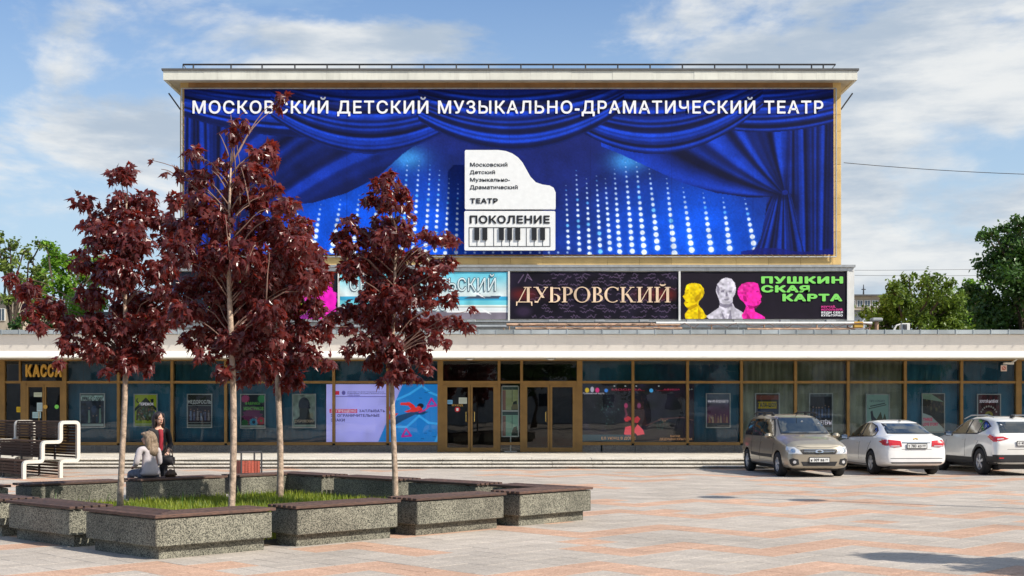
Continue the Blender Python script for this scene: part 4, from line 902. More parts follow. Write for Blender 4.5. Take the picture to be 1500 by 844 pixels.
a = Cv(34, 48, (20, 30, 42), k2); monster(a, 6, 6, 6, (190, 30, 110)); monster(a, 30, 6, 6, (40, 170, 90)); monster(a, 16, 32, 14, (120, 25, 90), 13); monster(a, 18, 40, 6, (50, 150, 190)); monster(a, 29, 38, 6, (200, 40, 60)); monster(a, 5, 41, 5, (30, 110, 60)); a.ell(18, 40, 2.5, 2.5, (10, 40, 70)); a.ell(29, 38, 2, 2, (80, 160, 60)); a.rect(0, 44.5, 34, 47.5, (150, 170, 160))
wposter(352, 389, 577, 628, a, 'dark poster with green lettering and colourful spiky monsters, between two trunks', [('ФАБРИКА', 359, 381, 589, 593, 'lime', .03), ('МОНСТРИКОВ', 357, 386, 596, 601, 'lime', .03)])
a = Cv(34, 48, (150, 165, 155), k2); a.noise(.15, 5, 2); a.ell(17, 15, 9, 11.5, (22, 34, 58)); a.poly([(10, 20), (24, 20), (27, 34), (34, 40), (34, 48), (2, 48), (4, 38), (10, 32)], (40, 46, 50)); a.poly([(24, 16), (27, 19), (25, 22)], (22, 34, 58)); a.ell(28, 31, 5, 6, (170, 150, 110), .6, 3); a.rect(2, 36, 32, 42, (50, 46, 46), .8); a.rect(0, 44.5, 34, 47.5, (150, 175, 165))
wposter(428, 463, 577, 627, a, 'pale poster with a dark silhouette of a head and shoulders, beside the big screen', [('ДУБРОВСКИЙ', 431, 460, 615, 619, 'peach', .02)])
# big information screen
sc1 = thing('information_screen', 'large lavender and blue screen warning against swimming past the buoys', 'screen', P(561, 648, YI))
a = Cv(167, 84, (165, 160, 222), 1.6); a.noise(.03, 12, 1); a.poly([(112, 0), (167, 0), (167, 84), (76, 84)], (25, 120, 190))
for ln in ([(104, 22), (122, 14), (140, 2), (152, 12), (167, 18)], [(100, 62), (118, 62), (136, 46), (150, 56), (167, 58)], [(160, 84), (164, 74), (167, 68)], [(95, 62), (98, 74), (100, 84)]): a.line(ln, 3.2, (60, 165, 225), .9)
a.poly([(92, 57), (104, 46), (118, 42), (134, 38), (150, 40), (142, 44), (130, 44), (114, 52), (100, 60)], (12, 60, 100)); a.poly([(90, 44), (106, 42), (98, 50), (92, 52)], (200, 50, 60))
a.poly([(108, 30), (109, 27), (122, 26), (128, 30), (131, 34), (140, 32), (141, 38), (132, 40), (118, 41), (114, 40), (124, 36), (120, 31)], (225, 35, 30)); a.ell(138, 31.5, 5, 4, (20, 24, 40)); a.ell(135.5, 35, 3.8, 3.5, (225, 45, 40)); a.poly([(87, 34), (91, 31), (100, 40), (96, 41)], (190, 30, 70))
for cx, cy in ((154, 24), (117, 68)): a.line([(cx, cy - 3), (cx - 6, cy + 8), (cx + 7, cy + 7), (cx, cy - 3)], 2.6, (190, 30, 130))
a.line([(150, 33), (144, 38), (136, 41)], 2, (200, 40, 120))
for cx, cy in ((136, 20), (144, 12), (148, 10), (150, 68), (143, 71), (139, 79), (156, 76)): a.line([(cx, cy), (cx + 4, cy + .3)], .9, (15, 70, 120), .8)
for x0 in (10.5, 89.8): a.rect(x0 - 1.0, 0, x0 + 1.0, 84, (235, 190, 190), .35)
a.rect(12.5, 9.5, 19, 15.5, (185, 30, 60)); a.ell(25.3, 12.5, 3, 3.4, (80, 70, 140)); a.line([(13, 18), (96, 18)], .8, (60, 50, 130)); a.rect(5, 36, 45.5, 41.5, (185, 25, 85))
sheetpx('screen_face', a, 478, 645, 563, 647.5, YI + .02, sc1, 'led')
M['led_ink'] = mat('led_ink', (.045, .03, .20), .5, emit=.3)
for s_, x0, x1, y0, y1, m_ in (('ЗАПРЕЩЕНО', 484.5, 522, 600, 604, 'pale'), ('ЗАПЛЫВАТЬ', 526, 564, 600, 604, 'led_ink'), ('ЗА ОГРАНИЧИТЕЛЬНЫЕ', 484.5, 556, 606.6, 610.8, 'led_ink'), ('ЗНАКИ', 484.5, 505, 613.4, 617.6, 'led_ink')):
    textpx('lettering', s_, x0, x1, y0, y1, YI + .016, m_, sc1, bold=.03, depth=.004)
for s_, x0, x1, y0 in (('ДЕПАРТАМЕНТ ПО ДЕЛАМ ГРАЖДАНСКОЙ ОБОРОНЫ', 508.5, 563, 573.6), ('ЧРЕЗВЫЧАЙНЫМ СИТУАЦИЯМ И ПОЖАРНОЙ БЕЗОПАСНОСТИ', 508.5, 573, 576), ('ГОРОДА МОСКВЫ', 508.5, 527, 578.4)): textpx('lettering', s_, x0, x1, y0, y0 + 1.4, YI + .016, 'led_ink', sc1, bold=.02, depth=.003)
obj('screen_housing', B(PX(477, YI), PX(646, YI), YI + .03, YI + .12, PZ(648.5, YI), PZ(562, YI)), 'black', sc1)
# show screen right of the doors
sc2 = thing('show_screen', 'dark show screen with pink dressed figures and gold captions right of the doors', 'screen', P(935, 648, YI))
a = Cv(166, 82, (17, 14, 24), 1.6); a.noise(.5, 10, 3)
def sparkle(cx, cy, rx, ry, n, col, seed):
    q_ = np.random.default_rng(seed)
    for k in range(n):
        x, y = q_.normal(cx, rx * .5), q_.normal(cy, ry * .5); a.ell(x, y, q_.uniform(.4, 1.3), q_.uniform(.4, 1.4), col, q_.uniform(.2, .8), .6)
sparkle(38, 40, 20, 24, 190, (70, 110, 100), 1); sparkle(152, 28, 9, 22, 80, (75, 80, 80), 2); sparkle(120, 58, 16, 7, 70, (40, 110, 100), 3); sparkle(122, 52, 5, 3, 30, (200, 150, 110), 4); sparkle(12, 22, 10, 12, 60, (55, 45, 35), 7)
a.ell(22, 52, 14, 20, (12, 12, 14), .8, 5); a.poly([(70, 28), (80, 20), (92, 28), (98, 60), (64, 60)], (60, 32, 26), .6); sparkle(90, 30, 10, 16, 60, (90, 50, 40), 9)
a.ell(67, 31, 3.5, 5, (200, 60, 110), .8, 1.5); a.ell(86, 31, 3.5, 5, (150, 70, 110), .8, 1.5); a.line([(66, 36), (68, 44), (65, 50)], 3, (120, 50, 70), .8)
a.poly([(64, 50), (70, 46), (78, 50), (84, 46), (88, 50), (84, 56), (66, 54)], (205, 50, 60), .9); a.ell(74, 57, 6, 6, (30, 14, 16), .9, 1.5)
a.poly([(66, 62), (74, 60), (78, 66), (84, 58), (92, 66), (94, 72), (84, 74), (80, 70), (72, 78), (64, 72)], (235, 75, 90), .95); a.line([(78, 68), (70, 82)], 1.2, (230, 150, 140)); a.line([(96, 60), (120, 50), (150, 48), (165, 52)], 1.4, (110, 70, 66), .7)
for x in (50, 66, 82, 115): a.ell(x, 2.6, 1.8, .9, (225, 235, 235))
a.rect(0, 73, 74, 82, (40, 78, 90), .75); a.rect(0, 0, 20, 14, (16, 26, 56), .7)
a.ell(10, 8.6, 3.4, 4, (210, 175, 30)); a.ell(17.5, 7.6, 3, 4.6, (180, 175, 190)); a.ell(25, 8.6, 3.4, 4, (220, 40, 120)); a.ell(38, 9, 3, 3, (60, 130, 220)); a.ell(104, 9, 3.2, 3.2, (70, 160, 220)); a.line([(46, 9), (94, 9.2)], 1.2, (120, 18, 32), .7); a.line([(112, 9), (136, 9)], 1.2, (120, 18, 32), .7)
sheetpx('screen_face', a, 850, 1016, 563, 646, YI + .02, sc2, 'led2'); obj('screen_housing', B(PX(849.5, YI), PX(1017, YI), YI + .03, YI + .12, PZ(647, YI), PZ(562, YI)), 'black', sc2)
for s_, x0, x1, y0, y1, m_ in (('Пушкинская карта', 854, 885, 575, 577.4, 'pale'), ('ЕЛ УЮНЦ В ДОМЕ', 881, 931, 640, 644, 'orange'), ('БАСНИ', 982, 996, 637.5, 640.4, 'orange'), ('ДЕДУШКИ КРЫЛОВА', 966, 1014, 641.6, 644.8, 'orange'), ('МОСКВА', 896, 940, 569.4, 571.8, 'crimson'), ('АФИША', 972, 996, 569.4, 571.8, 'crimson'), ('6+', 1008, 1015, 568.5, 572, 'white')):
    textpx('lettering', s_, x0, x1, y0, y1, YI + .016, m_, sc2, bold=.02, depth=.004)
# right-hand posters
a = Cv(34, 48, (52, 52, 78), k2); a.a = mixc((90, 105, 125), (110, 50, 90), ss(4, 30, a.Y)); a.noise(.12, 5, 1); figures(a, (4, 9, 13, 17, 21, 26, 30), 42, 13, ((200, 150, 110), (210, 180, 140), (150, 90, 80)), 2); a.rect(0, 42.5, 34, 48, (60, 70, 80)); a.rect(2, 10, 32, 14, (150, 150, 160), .5)
wposter(1034, 1070, 576, 627, a, 'purple poster with a row of stage figures, just right of the show screen', [('МЫ ИЗ БУДУЩЕГО', 1037, 1067, 586, 589.5, 'pale', .02)])
a = Cv(34, 48, (60, 45, 44), k2); a.rect(0, 2, 34, 8, (140, 70, 60)); a.rect(3, 11, 31, 21, (215, 185, 30)); a.rect(0, 22, 34, 48, (45, 60, 95))
wposter(1106, 1142, 576, 627, a, 'poster with a yellow title band above the roof of the beige van', [('ГАЛА-ШОУ', 1110.5, 1137, 590, 596.5, 'ink', .04)])
a = Cv(34, 48, (25, 28, 42), k2); a.rect(0, 0, 34, 3, (90, 100, 105)); figures(a, (5, 10, 14, 19, 24, 29), 30, 16, ((60, 80, 120), (80, 100, 140)), 6); a.noise(.2, 3, 3); a.rect(0, 36, 34, 42, (30, 36, 40)); a.rect(0, 42.5, 34, 46, (100, 120, 125))
wposter(1185, 1220, 576, 634, a, 'dark poster with blue musketeer figures behind the right edge of the van', [('МУШКЕТЁРЫ', 1187.5, 1218, 616, 622, 'pale', .03)])
a = Cv(34, 48, (150, 185, 175), k2); a.line([(6, 15), (28, 11)], 1.2, (40, 60, 60)); a.line([(4, 18), (30, 13)], 1, (60, 60, 60)); a.poly([(6, 22), (9, 20), (11, 28), (18, 34), (8, 38)], (30, 35, 50)); a.poly([(14, 34), (22, 22), (25, 32), (28, 24), (32, 36)], (70, 75, 40)); a.rect(4, 37, 31, 42, (210, 90, 50)); blotch(a, 4, 36, 31, 44, [(220, 80, 40), (200, 170, 40)], 20, 2, 3)
wposter(1268, 1303, 577, 634, a, 'mint poster with black cats and orange dancers above the white sedan', [('ПРО СОБАКУ', 1274, 1296, 586, 589, 'ink', .01)])
a = Cv(34, 48, (60, 52, 40), k2); blotch(a, 4, 4, 34, 26, [(110, 80, 60), (130, 120, 70), (40, 34, 30)], 40, 2.5, 4); a.poly([(0, 0), (14, 0), (34, 10), (0, 6)], (150, 175, 150)); a.poly([(0, 24), (14, 28), (34, 44), (34, 48), (0, 48)], (190, 205, 200)); a.rect(22, 24, 34, 32, (40, 40, 34))
wposter(1350, 1384, 576, 634, a, 'brown and white poster with slanted lower half between the sedan and the white crossover', [('THREE', 1352, 1366, 612, 617, 'crimson', .03), ('LOVE STORY', 1352, 1374, 619, 624, 'crimson', .03)])
a = Cv(34, 48, (75, 16, 22), k2); a.noise(.25, 4, 4); q_ = 0
for k in range(9): an_ = math.pi * (1.15 + .7 * k / 8); a.ell(17 + 13 * math.cos(an_), 28 + 13 * math.sin(an_), 1.6, 1.6, (200, 195, 190))
a.ell(17, 27, 7, 6, (170, 150, 30)); a.ell(17, 27, 3, 3, (50, 60, 20)); blotch(a, 6, 28, 28, 44, [(180, 60, 30), (140, 160, 40), (190, 150, 40)], 26, 2.2, 2)
wposter(1431, 1466, 577, 634, a, 'dark red poster with a sunflower, rightmost behind the glass', [('ЗОЛОТОЙ ЦЫПЛЁНОК', 1435, 1462, 586, 590, 'pale', .02)])
# information stand between the doors
ist = thing('information_stand', 'tall white framed stand with two printed schedules between the two pairs of doors', 'notice stand', P(747, 661, YI))
for k, (ya, yb_, bg_) in enumerate(((566, 601.5, (200, 205, 150)), (603, 639.5, (170, 215, 190)))):
    a = Cv(24, 34, bg_, 3); a.rect(0, 0, 24, 4, (60, 90, 85)); a.rect(0, 5, 5, 34, (150, 70, 70), .7); a.line([(15, 5), (15, 22)], .8, (60, 90, 80)); a.poly([(14, 30), (17, 22), (22, 20), (24, 34), (14, 34)], (60, 70, 60)); a.rect(15, 26, 24, 33, (170, 150, 90) if k == 0 else (50, 70, 60), .7)
    for yy in np.arange(6, 32, 1.8): a.line([(6, yy), (14, yy)], .5, (90, 120, 90), .5)
    for yy in np.arange(6, 18, 1.8): a.line([(16, yy), (23, yy)], .5, (90, 120, 90), .4)
    sheetpx('schedule', a, 736, 758.8, ya + 1, yb_ - 1, YI, ist, 'printed')
for q_ in ((734.6, 736, 566, 640), (758.8, 760.2, 566, 640), (736, 758.8, 565, 567), (736, 758.8, 601, 603.2), (736, 758.8, 638.6, 640.2)): obj('frame_bar', B(PX(q_[0], YI), PX(q_[1], YI), YI - .02, YI + .03, PZ(q_[3], YI), PZ(q_[2], YI)), 'whitepaint', ist)
for xx in (748,): obj('stand_leg', B(PX(xx - .8, YI), PX(xx + .8, YI), YI, YI + .03, PLZ, PZ(640.4, YI)), 'whitepaint', ist)
obj('stand_foot', B(PX(739, YI), PX(757, YI), YI - .08, YI + .18, PLZ + .004, PLZ + .03), 'whitepaint', ist)
# door stickers and ticket office lettering
def sticker(label, x0, x1, y0, y1, c_, txt=None, Yq=YF - .012, m_='ink'):
    t_ = thing('door_notice', label, 'notice', P((x0 + x1) / 2, y1, Yq)); a = Cv(x1 - x0, y1 - y0, c_, 3)
    for yy in np.arange(2, (y1 - y0) - 1.5, 1.6): a.line([(1.2, yy), (x1 - x0 - 1.2, yy)], .5, tuple(int(v * .62) for v in c_), .8)
    sheetpx('printed_sheet', a, x0, x1, y0, y1, Yq, t_, 'printed')
    if txt: textpx('lettering', *txt[:5], Yq - .002, m_, t_, bold=.02, depth=.003)
    return t_
sticker('white paper notice high on the left entrance door', 672, 684, 582.5, 591.5, (205, 215, 205)); sticker('blue sticker on the left entrance door', 654.5, 663, 586, 592, (120, 180, 225))
sticker('white paper notice on the ticket office door at its top', 49.5, 61.5, 575, 581.5, (200, 210, 190)); sticker('pale paper notice in the middle of the ticket office door', 54, 62.5, 590, 603, (190, 215, 225)); sticker('pale paper notice low on the ticket office door', 47.5, 60, 603.6, 612.5, (180, 215, 225)); sticker('yellow notice on the glass left of the ticket office door', 24, 31, 596, 604, (215, 180, 40))
t_ = thing('entrance_lettering', 'small gold Cyrillic word for entrance on the left entrance door', 'lettering', P(670, 596, YF)); textpx('lettering', 'ВХОД', 662, 678, 592.4, 595, YF - .012, 'gold', t_, bold=.02, depth=.003)
t_ = thing('no_entry_sticker', 'round red sticker on the left entrance door', 'sticker', P(670, 604, YF)); bm_ = bmesh.new(); bmesh.ops.create_cone(bm_, cap_ends=True, segments=24, radius1=.095, radius2=.095, depth=.004, matrix=Matrix.Translation(P(670, 599.8, YF - .012)) @ Matrix.Rotation(R(90), 4, 'X')); obj('disc', bm_, 'redlamp', t_)
obj('pictogram', B(PX(668.4, YF), PX(671.6, YF), YF - .02, YF - .0145, PZ(602, YF), PZ(598, YF)), 'white', t_)
t_ = thing('door_dot', 'round yellow sticker on the ticket office door', 'sticker', P(66.5, 600, YF)); bm_ = bmesh.new(); bmesh.ops.create_cone(bm_, cap_ends=True, segments=20, radius1=.075, radius2=.075, depth=.004, matrix=Matrix.Translation(P(66.5, 596, YF - .065)) @ Matrix.Rotation(R(90), 4, 'X')); obj('disc', bm_, 'gold', t_)
t_ = thing('door_dot', 'round green sticker on the narrow leaf of the ticket office door', 'sticker', P(84, 600, YF)); bm_ = bmesh.new(); bmesh.ops.create_cone(bm_, cap_ends=True, segments=20, radius1=.075, radius2=.075, depth=.004, matrix=Matrix.Translation(P(83, 596, YF - .012)) @ Matrix.Rotation(R(90), 4, 'X')); obj('disc', bm_, 'lime', t_)
kas = thing('ticket_office_lettering', 'raised gold letters reading the Russian word for ticket office above the left door', 'lettering', P(65, 553, YF))
xk = 38.5
for ch, w in zip('КАССА', (10, 11, 10, 10, 11)): textpx('letter', ch, xk, xk + w - .8, 534, 552.5, YF - .06, 'gold', kas, bold=.055, depth=.08); xk += w + .4

# ================================================================== PLANTER OF GRANITE BENCHES
S_ = 7.6
U = Vector((c45, c45, 0)); Vd = Vector((-.737, .676, 0)).normalized(); OC = Vector((-4.12, 14.62, 0))
Wb, ZP, ZB, ZS = .56, .15, .475, .525
def local(o, du, dv): return lambda p: o + du * p.x + dv * p.y + Vector((0, 0, p.z))
def slats_straight(t_, f, L_, n=6, inv=False):
    w = (Wb + .06) / n
    for k in range(n):
        a = -.035 + k * w
        obj('slat', bevel(box(bmesh.new(), -.04, L_ + .04, a + .012, a + w - .012, ZB + .012, ZS + random.uniform(-.002, .002), f), .006), 'wood', t_)
    obj('batten', box(bmesh.new(), .2, .26, .02, Wb - .02, ZB + .0005, ZB + .0125, f), 'dark_wood', t_); obj('batten', box(bmesh.new(), L_ - .26, L_ - .2, .02, Wb - .02, ZB + .0005, ZB + .0125, f), 'dark_wood', t_)
def chipped(bm_, amt=.012):
    bmesh.ops.subdivide_edges(bm_, edges=[e for e in bm_.edges if e.calc_length() > .5], cuts=6, use_grid_fill=True)
    for v_ in bm_.verts: v_.co += Vector(mnoise.noise_vector(v_.co * 3)) * amt * .5
    return bm_
def straight_bench(label, o, du, dv, L_):
    f = local(o, du, dv); t_ = thing('granite_bench', label, 'bench', o, group='granite benches round the grass planter')
    bm_ = bevel(box(bmesh.new(), 0, L_, 0, Wb, ZP, ZB, f), .012); bmesh.ops.recalc_face_normals(bm_, faces=bm_.faces[:]); obj('stone_block', bm_, 'bench_stone', t_)
    bm_ = box(bmesh.new(), .05, L_ - .06, .09, Wb - .05, -.01, ZP + .0, f); bmesh.ops.recalc_face_normals(bm_, faces=bm_.faces[:]); obj('plinth', bm_, 'bench_stone', t_)
    slats_straight(t_, f, L_); return t_
def corner_bench(label, o, du, dv, L_):
    f = local(o, du, dv); t_ = thing('corner_bench', label, 'bench', o, group='L shaped granite benches at the planter corners')
    Ls = lambda a, b, l: [(a, a), (l, a), (l, b), (b, b), (b, l), (a, l)]
    bm_ = prism(bmesh.new(), Ls(0, Wb, L_), ZP, ZB, f); bmesh.ops.recalc_face_normals(bm_, faces=bm_.faces[:]); obj('stone_block', bevel(bm_, .012), 'bench_stone', t_)
    bm_ = prism(bmesh.new(), Ls(.09, Wb - .05, L_ - .06), -.01, ZP, f); bmesh.ops.recalc_face_normals(bm_, faces=bm_.faces[:]); obj('plinth', bm_, 'bench_stone', t_)
    n = 6; w = (Wb + .06) / n
    for k in range(n):
        a = -.035 + k * w; bm_ = prism(bmesh.new(), Ls(a + .012, a + w - .012, L_ + .04), ZB + .012, ZS + random.uniform(-.002, .002), f); bmesh.ops.recalc_face_normals(bm_, faces=bm_.faces[:]); obj('slat', bevel(bm_, .005), 'wood', t_)
    for a in (.95, 1.35):
        obj('batten', box(bmesh.new(), a, a + .06, .02, Wb - .02, ZB + .0005, ZB + .0125, f), 'dark_wood', t_); obj('batten', box(bmesh.new(), .02, Wb - .02, a, a + .06, ZB + .0005, ZB + .0125, f), 'dark_wood', t_)
    return t_
cA, cR, cL, cF = OC, OC + U * S_, OC + Vd * S_, OC + U * S_ + Vd * S_
corner_bench('L shaped granite bench at the near corner of the planter, largest in view', cA, U, Vd, 1.6)
corner_bench('L shaped granite bench at the right corner of the planter, farthest right', cR, Vd, -U, 1.6)
corner_bench('L shaped granite bench at the far corner of the planter behind the thin trunk', cF, -U, -Vd, 1.6)
corner_bench('L shaped granite bench at the left corner of the planter, cut by the picture edge', cL, -Vd, U, 1.6)
straight_bench('granite bench right of the near corner bench, sunlit long face', OC + U * 1.98, U, Vd, 1.65)
straight_bench('granite bench in the front right row in front of the right maple trunk', OC + U * 3.98, U, Vd, 1.68)
straight_bench('granite bench left of the near corner bench, dark outer face', OC + Vd * 3.65, -Vd, -U * -1, 1.65)
straight_bench('granite bench in the front left row, partly cut by the left edge of the picture', OC + Vd * 5.65, -Vd, U, 1.68)
straight_bench('granite bench in the back left row with empty slats behind the left trunk', OC + Vd * S_ + U * 1.98, U, -Vd, 1.65)
straight_bench('granite bench in the back left row where the women sit and stand', OC + Vd * S_ + U * 3.98, U, -Vd, 1.68)
straight_bench('granite bench in the back right row nearest the right corner', OC + U * S_ + Vd * 1.98, Vd, -U, 1.65)
straight_bench('granite bench in the back right row left of the right maple trunk', OC + U * S_ + Vd * 3.98, Vd, -U, 1.68)
# soil and grass
f = local(OC, U, Vd); bm_ = bmesh.new(); g_ = 24; gv = [[None] * (g_ + 1) for _ in range(g_ + 1)]
for i in range(g_ + 1):
    for j in range(g_ + 1):
        u_, v_ = .35 + (S_ - .7) * i / g_, .35 + (S_ - .7) * j / g_; e = min(u_, v_, S_ - u_, S_ - v_); z = -.01 + .09 * min(1, max(0, (e - .35) / .5)) + .02 * mnoise.noise(Vector((u_, v_, 0)))
        gv[i][j] = bm_.verts.new(f(Vector((u_, v_, z))))
for i in range(g_):
    for j in range(g_): bm_.faces.new((gv[i][j], gv[i + 1][j], gv[i + 1][j + 1], gv[i][j + 1]))
so = obj('soil', bm_, 'soil'); tag(so, kind='structure')
def blades(n, name, m_, hmin, hmax, wide, patch=None):
    co, fs = [], []
    for k in range(n):
        u_, v_ = rng.uniform(.5, S_ - .5, 2)
        if patch and not patch(u_, v_): continue
        p = f(Vector((u_, v_, .07))); a = rng.uniform(0, 6.28); h = rng.uniform(hmin, hmax); w = wide * rng.uniform(.6, 1.2); ln = rng.uniform(0, .5) * h; d = Vector((math.cos(a), math.sin(a), 0)); s = Vector((-d.y, d.x, 0))
        b0 = len(co); m1_ = p + d * ln * .35 + Vector((0, 0, h * .6)); tp = p + d * ln + Vector((0, 0, h * (1 - .1 * rng.random())))
        co += [p - s * w, p + s * w, m1_ + s * w * .8, m1_ - s * w * .8]; co += [tp, tp]
        fs += [(b0, b0 + 1, b0 + 2, b0 + 3), (b0 + 3, b0 + 2, b0 + 5, b0 + 4)]
    o = mesh_from(name, co, fs, m_); return o
tag(blades(30000, 'grass', 'grass', .06, .20, .008), 'green and yellowing grass growing inside the bench planter', 'grass', kind='stuff')
tag(blades(800, 'tall_weeds', 'weed', .12, .40, .007, lambda u_, v_: mnoise.noise(Vector((u_ * 1.1, v_ * 1.1, 4))) > .25), 'tall thin weeds standing in the planter grass', 'weeds', kind='stuff')

# ================================================================== MAPLE TREES
def maple_leaf_mesh(name, fold_=.25, seed=0):
    r_ = random.Random(seed)
    tips = [(-.50, .18), (-.34, .62), (0, 1.0), (.34, .62), (.50, .18)]; rest = [(-.26, .05), (-.20, .36), (-.13, .58), (.13, .58), (.20, .36), (.26, .05)]
    outl = [(0, -.02), (-.22, -.05), tips[0], (-.22, .33), tips[1], (-.13, .55), tips[2], (.13, .55), tips[3], (.22, .33), tips[4], (.22, -.05)]
    bm_ = bmesh.new(); c_ = bm_.verts.new((0, .28, .03)); vs2 = []
    for (x, y) in outl: vs2.append(bm_.verts.new((x * (1 + .1 * r_.uniform(-1, 1)), y, -fold_ * abs(x) - .22 * y * y * fold_ * 3 + .03 * r_.uniform(-1, 1))))
    for i in range(len(vs2)): bm_.faces.new((c_, vs2[(i + 1) % len(vs2)], vs2[i]))
    me = bpy.data.meshes.new(name); bm_.to_mesh(me); bm_.free(); me.materials.append(M['maple']); return me
LEAF = [maple_leaf_mesh('leaf', .25 + .2 * k, k) for k in range(4)]
LCO = []
for me in LEAF:
    c_ = np.zeros(len(me.vertices) * 3); me.vertices.foreach_get('co', c_); LCO.append((c_.reshape(-1, 3), np.array([list(p.vertices) for p in me.polygons])))
def limb(bm_, a, b, r0, r1, wob=.08, seg=6, n=6):
    a, b = Vector(a), Vector(b); pts, rs = [], []; L_ = (b - a).length
    for k in range(n + 1):
        t_ = k / n; p = a.lerp(b, t_) + Vector((0, 0, -1)) * (-.12 * L_ * math.sin(math.pi * t_)) + Vector(mnoise.noise_vector(a * 3 + Vector((t_ * 3, b.x, b.z)))) * wob * L_ * math.sin(math.pi * t_)
        pts.append(p); rs.append(r0 + (r1 - r0) * t_)
    tube(bm_, pts, rs, seg); return pts
def maple(label, X, Y, clumps, sprigs=(), zb=0.02, dens=1.0, tr_top=None, r0=.050, lean=0, seed=1, group='purple leaved maples in the planter'):
    """clumps: (world x offset, height, radius, depth offset)"""
    q_ = np.random.default_rng(seed); t_ = thing('maple_tree', label, 'tree', (X, Y, zb), group=group)
    ztop = tr_top or max(c[1] for c in clumps) - .2
    bm_ = bmesh.new(); pts = []; rs = []
    for k in range(15):
        s = k / 14; z = zb + (ztop - zb) * s; pts.append(Vector((X + lean * s * s + .03 * math.sin(s * 7 + seed), Y + .03 * math.cos(s * 5 + seed), z))); rs.append(max(.008, r0 * (1.25 - .3 * min(s * 6, 1)) * (1 - s) ** .55 if s > .3 else r0 * (1.25 - .3 * min(s * 6, 1)) * (.7 ** .55 / .7 ** .55) * (1 - s * .5)))
    rs = [r0 * (1.3 if k == 0 else 1.0) * (1 - .45 * k / 14) if k < 8 else r0 * .75 * (1 - (k - 7) / 7.6) + .006 for k in range(15)]
    tube(bm_, pts, rs, 10); obj('trunk', bm_, 'bark', t_, smooth=True)
    def on_trunk(z):
        s = min(max((z - zb) / (ztop - zb), 0), .97) * 14; k = int(s); return pts[k].lerp(pts[k + 1], s - k)
    br = bmesh.new(); P_, D_ = [], []
    for (dx, z, r_, dy) in clumps:
        c_ = Vector((X + dx, Y + dy, z)); hz = max(min(2.55, z), z - .5 * math.hypot(dx, dy) - .15 - r_ * .4); st_ = on_trunk(hz)
        limb(br, st_, c_ - Vector((0, 0, r_ * .3)), .011, .004)
        for k in range(5):
            d = Vector(q_.normal(size=3)).normalized(); limb(br, c_ - Vector((0, 0, r_ * .3)), c_ + d * r_ * .8, .005, .002, seg=4, n=4)
        n = int(dens * 350 * (r_ / .4) ** 2.2)
        d = q_.normal(size=(n, 3)); d /= np.linalg.norm(d, axis=1)[:, None]; rad = r_ * q_.uniform(.15, 1, n) ** .45 * q_.uniform(.85, 1.15, n); d[:, 2] *= .85
        P_.append(np.array(c_) + d * rad[:, None]); D_.append(d)
    for (pa, pb) in sprigs: limb(br, pa, pb, .010, .004, .03, seg=5)
    obj('branches', br, 'twig', t_, smooth=True)
    P_, D_ = np.vstack(P_), np.vstack(D_); n = len(P_)
    # leaf frames: tip hangs down and outward, face turned outward/up
    tip = D_ * .7 + np.array([0, 0, -.75]) + q_.normal(scale=.45, size=(n, 3)); tip /= np.linalg.norm(tip, axis=1)[:, None]
    nor = D_ * .6 + np.array([0, 0, .8]) + q_.normal(scale=.5, size=(n, 3)); nor -= (nor * tip).sum(1)[:, None] * tip; nor /= np.linalg.norm(nor, axis=1)[:, None]
    sx = np.cross(tip, nor); sz = .075 + .105 * q_.beta(1.6, 1.6, n)
    order = np.argsort(P_[:, 1] - sz * 4)   # nearest to the camera show largest
    front = set(order[:300].tolist())
    for i in order[:300]:
        o = link('leaf', LEAF[int(q_.integers(4))], t_)
        mt = Matrix(((sx[i][0] * sz[i], tip[i][0] * sz[i], nor[i][0] * sz[i], P_[i][0]), (sx[i][1] * sz[i], tip[i][1] * sz[i], nor[i][1] * sz[i], P_[i][1]), (sx[i][2] * sz[i], tip[i][2] * sz[i], nor[i][2] * sz[i], P_[i][2]), (0, 0, 0, 1)))
        o.matrix_basis = mt
    rest = order[300:]; co, fs, b0 = [], [], 0
    for v_ in range(4):
        ids = rest[v_::4]; lc_, lf = LCO[v_]
        w = P_[ids][:, None, :] + (lc_[None, :, 0, None] * sx[ids][:, None, :] + lc_[None, :, 1, None] * tip[ids][:, None, :] + lc_[None, :, 2, None] * nor[ids][:, None, :]) * sz[ids][:, None, None]
        co.append(w.reshape(-1, 3)); m_ = len(lc_); fs.append((lf[None] + (b0 + np.arange(len(ids)) * m_)[:, None, None]).reshape(-1, 3)); b0 += len(ids) * m_
    tag(mesh_from('crown', np.vstack(co), np.vstack(fs), 'maple', t_), kind='stuff'); return t_
def px_clumps(X, Y, lst, seed=0):
    """clump sizes measured in the photograph turned into metres at the tree's own distance; depth spread is real"""
    q_ = random.Random(seed); out = []
    for it in lst:
        x, y, r_ = it[:3]; s = Y / FPX; out.append((PX(x, Y) - X, PZ(y, Y), r_ * s * .88, it[3] if len(it) > 3 else q_.uniform(-.45, .45)))
    return out
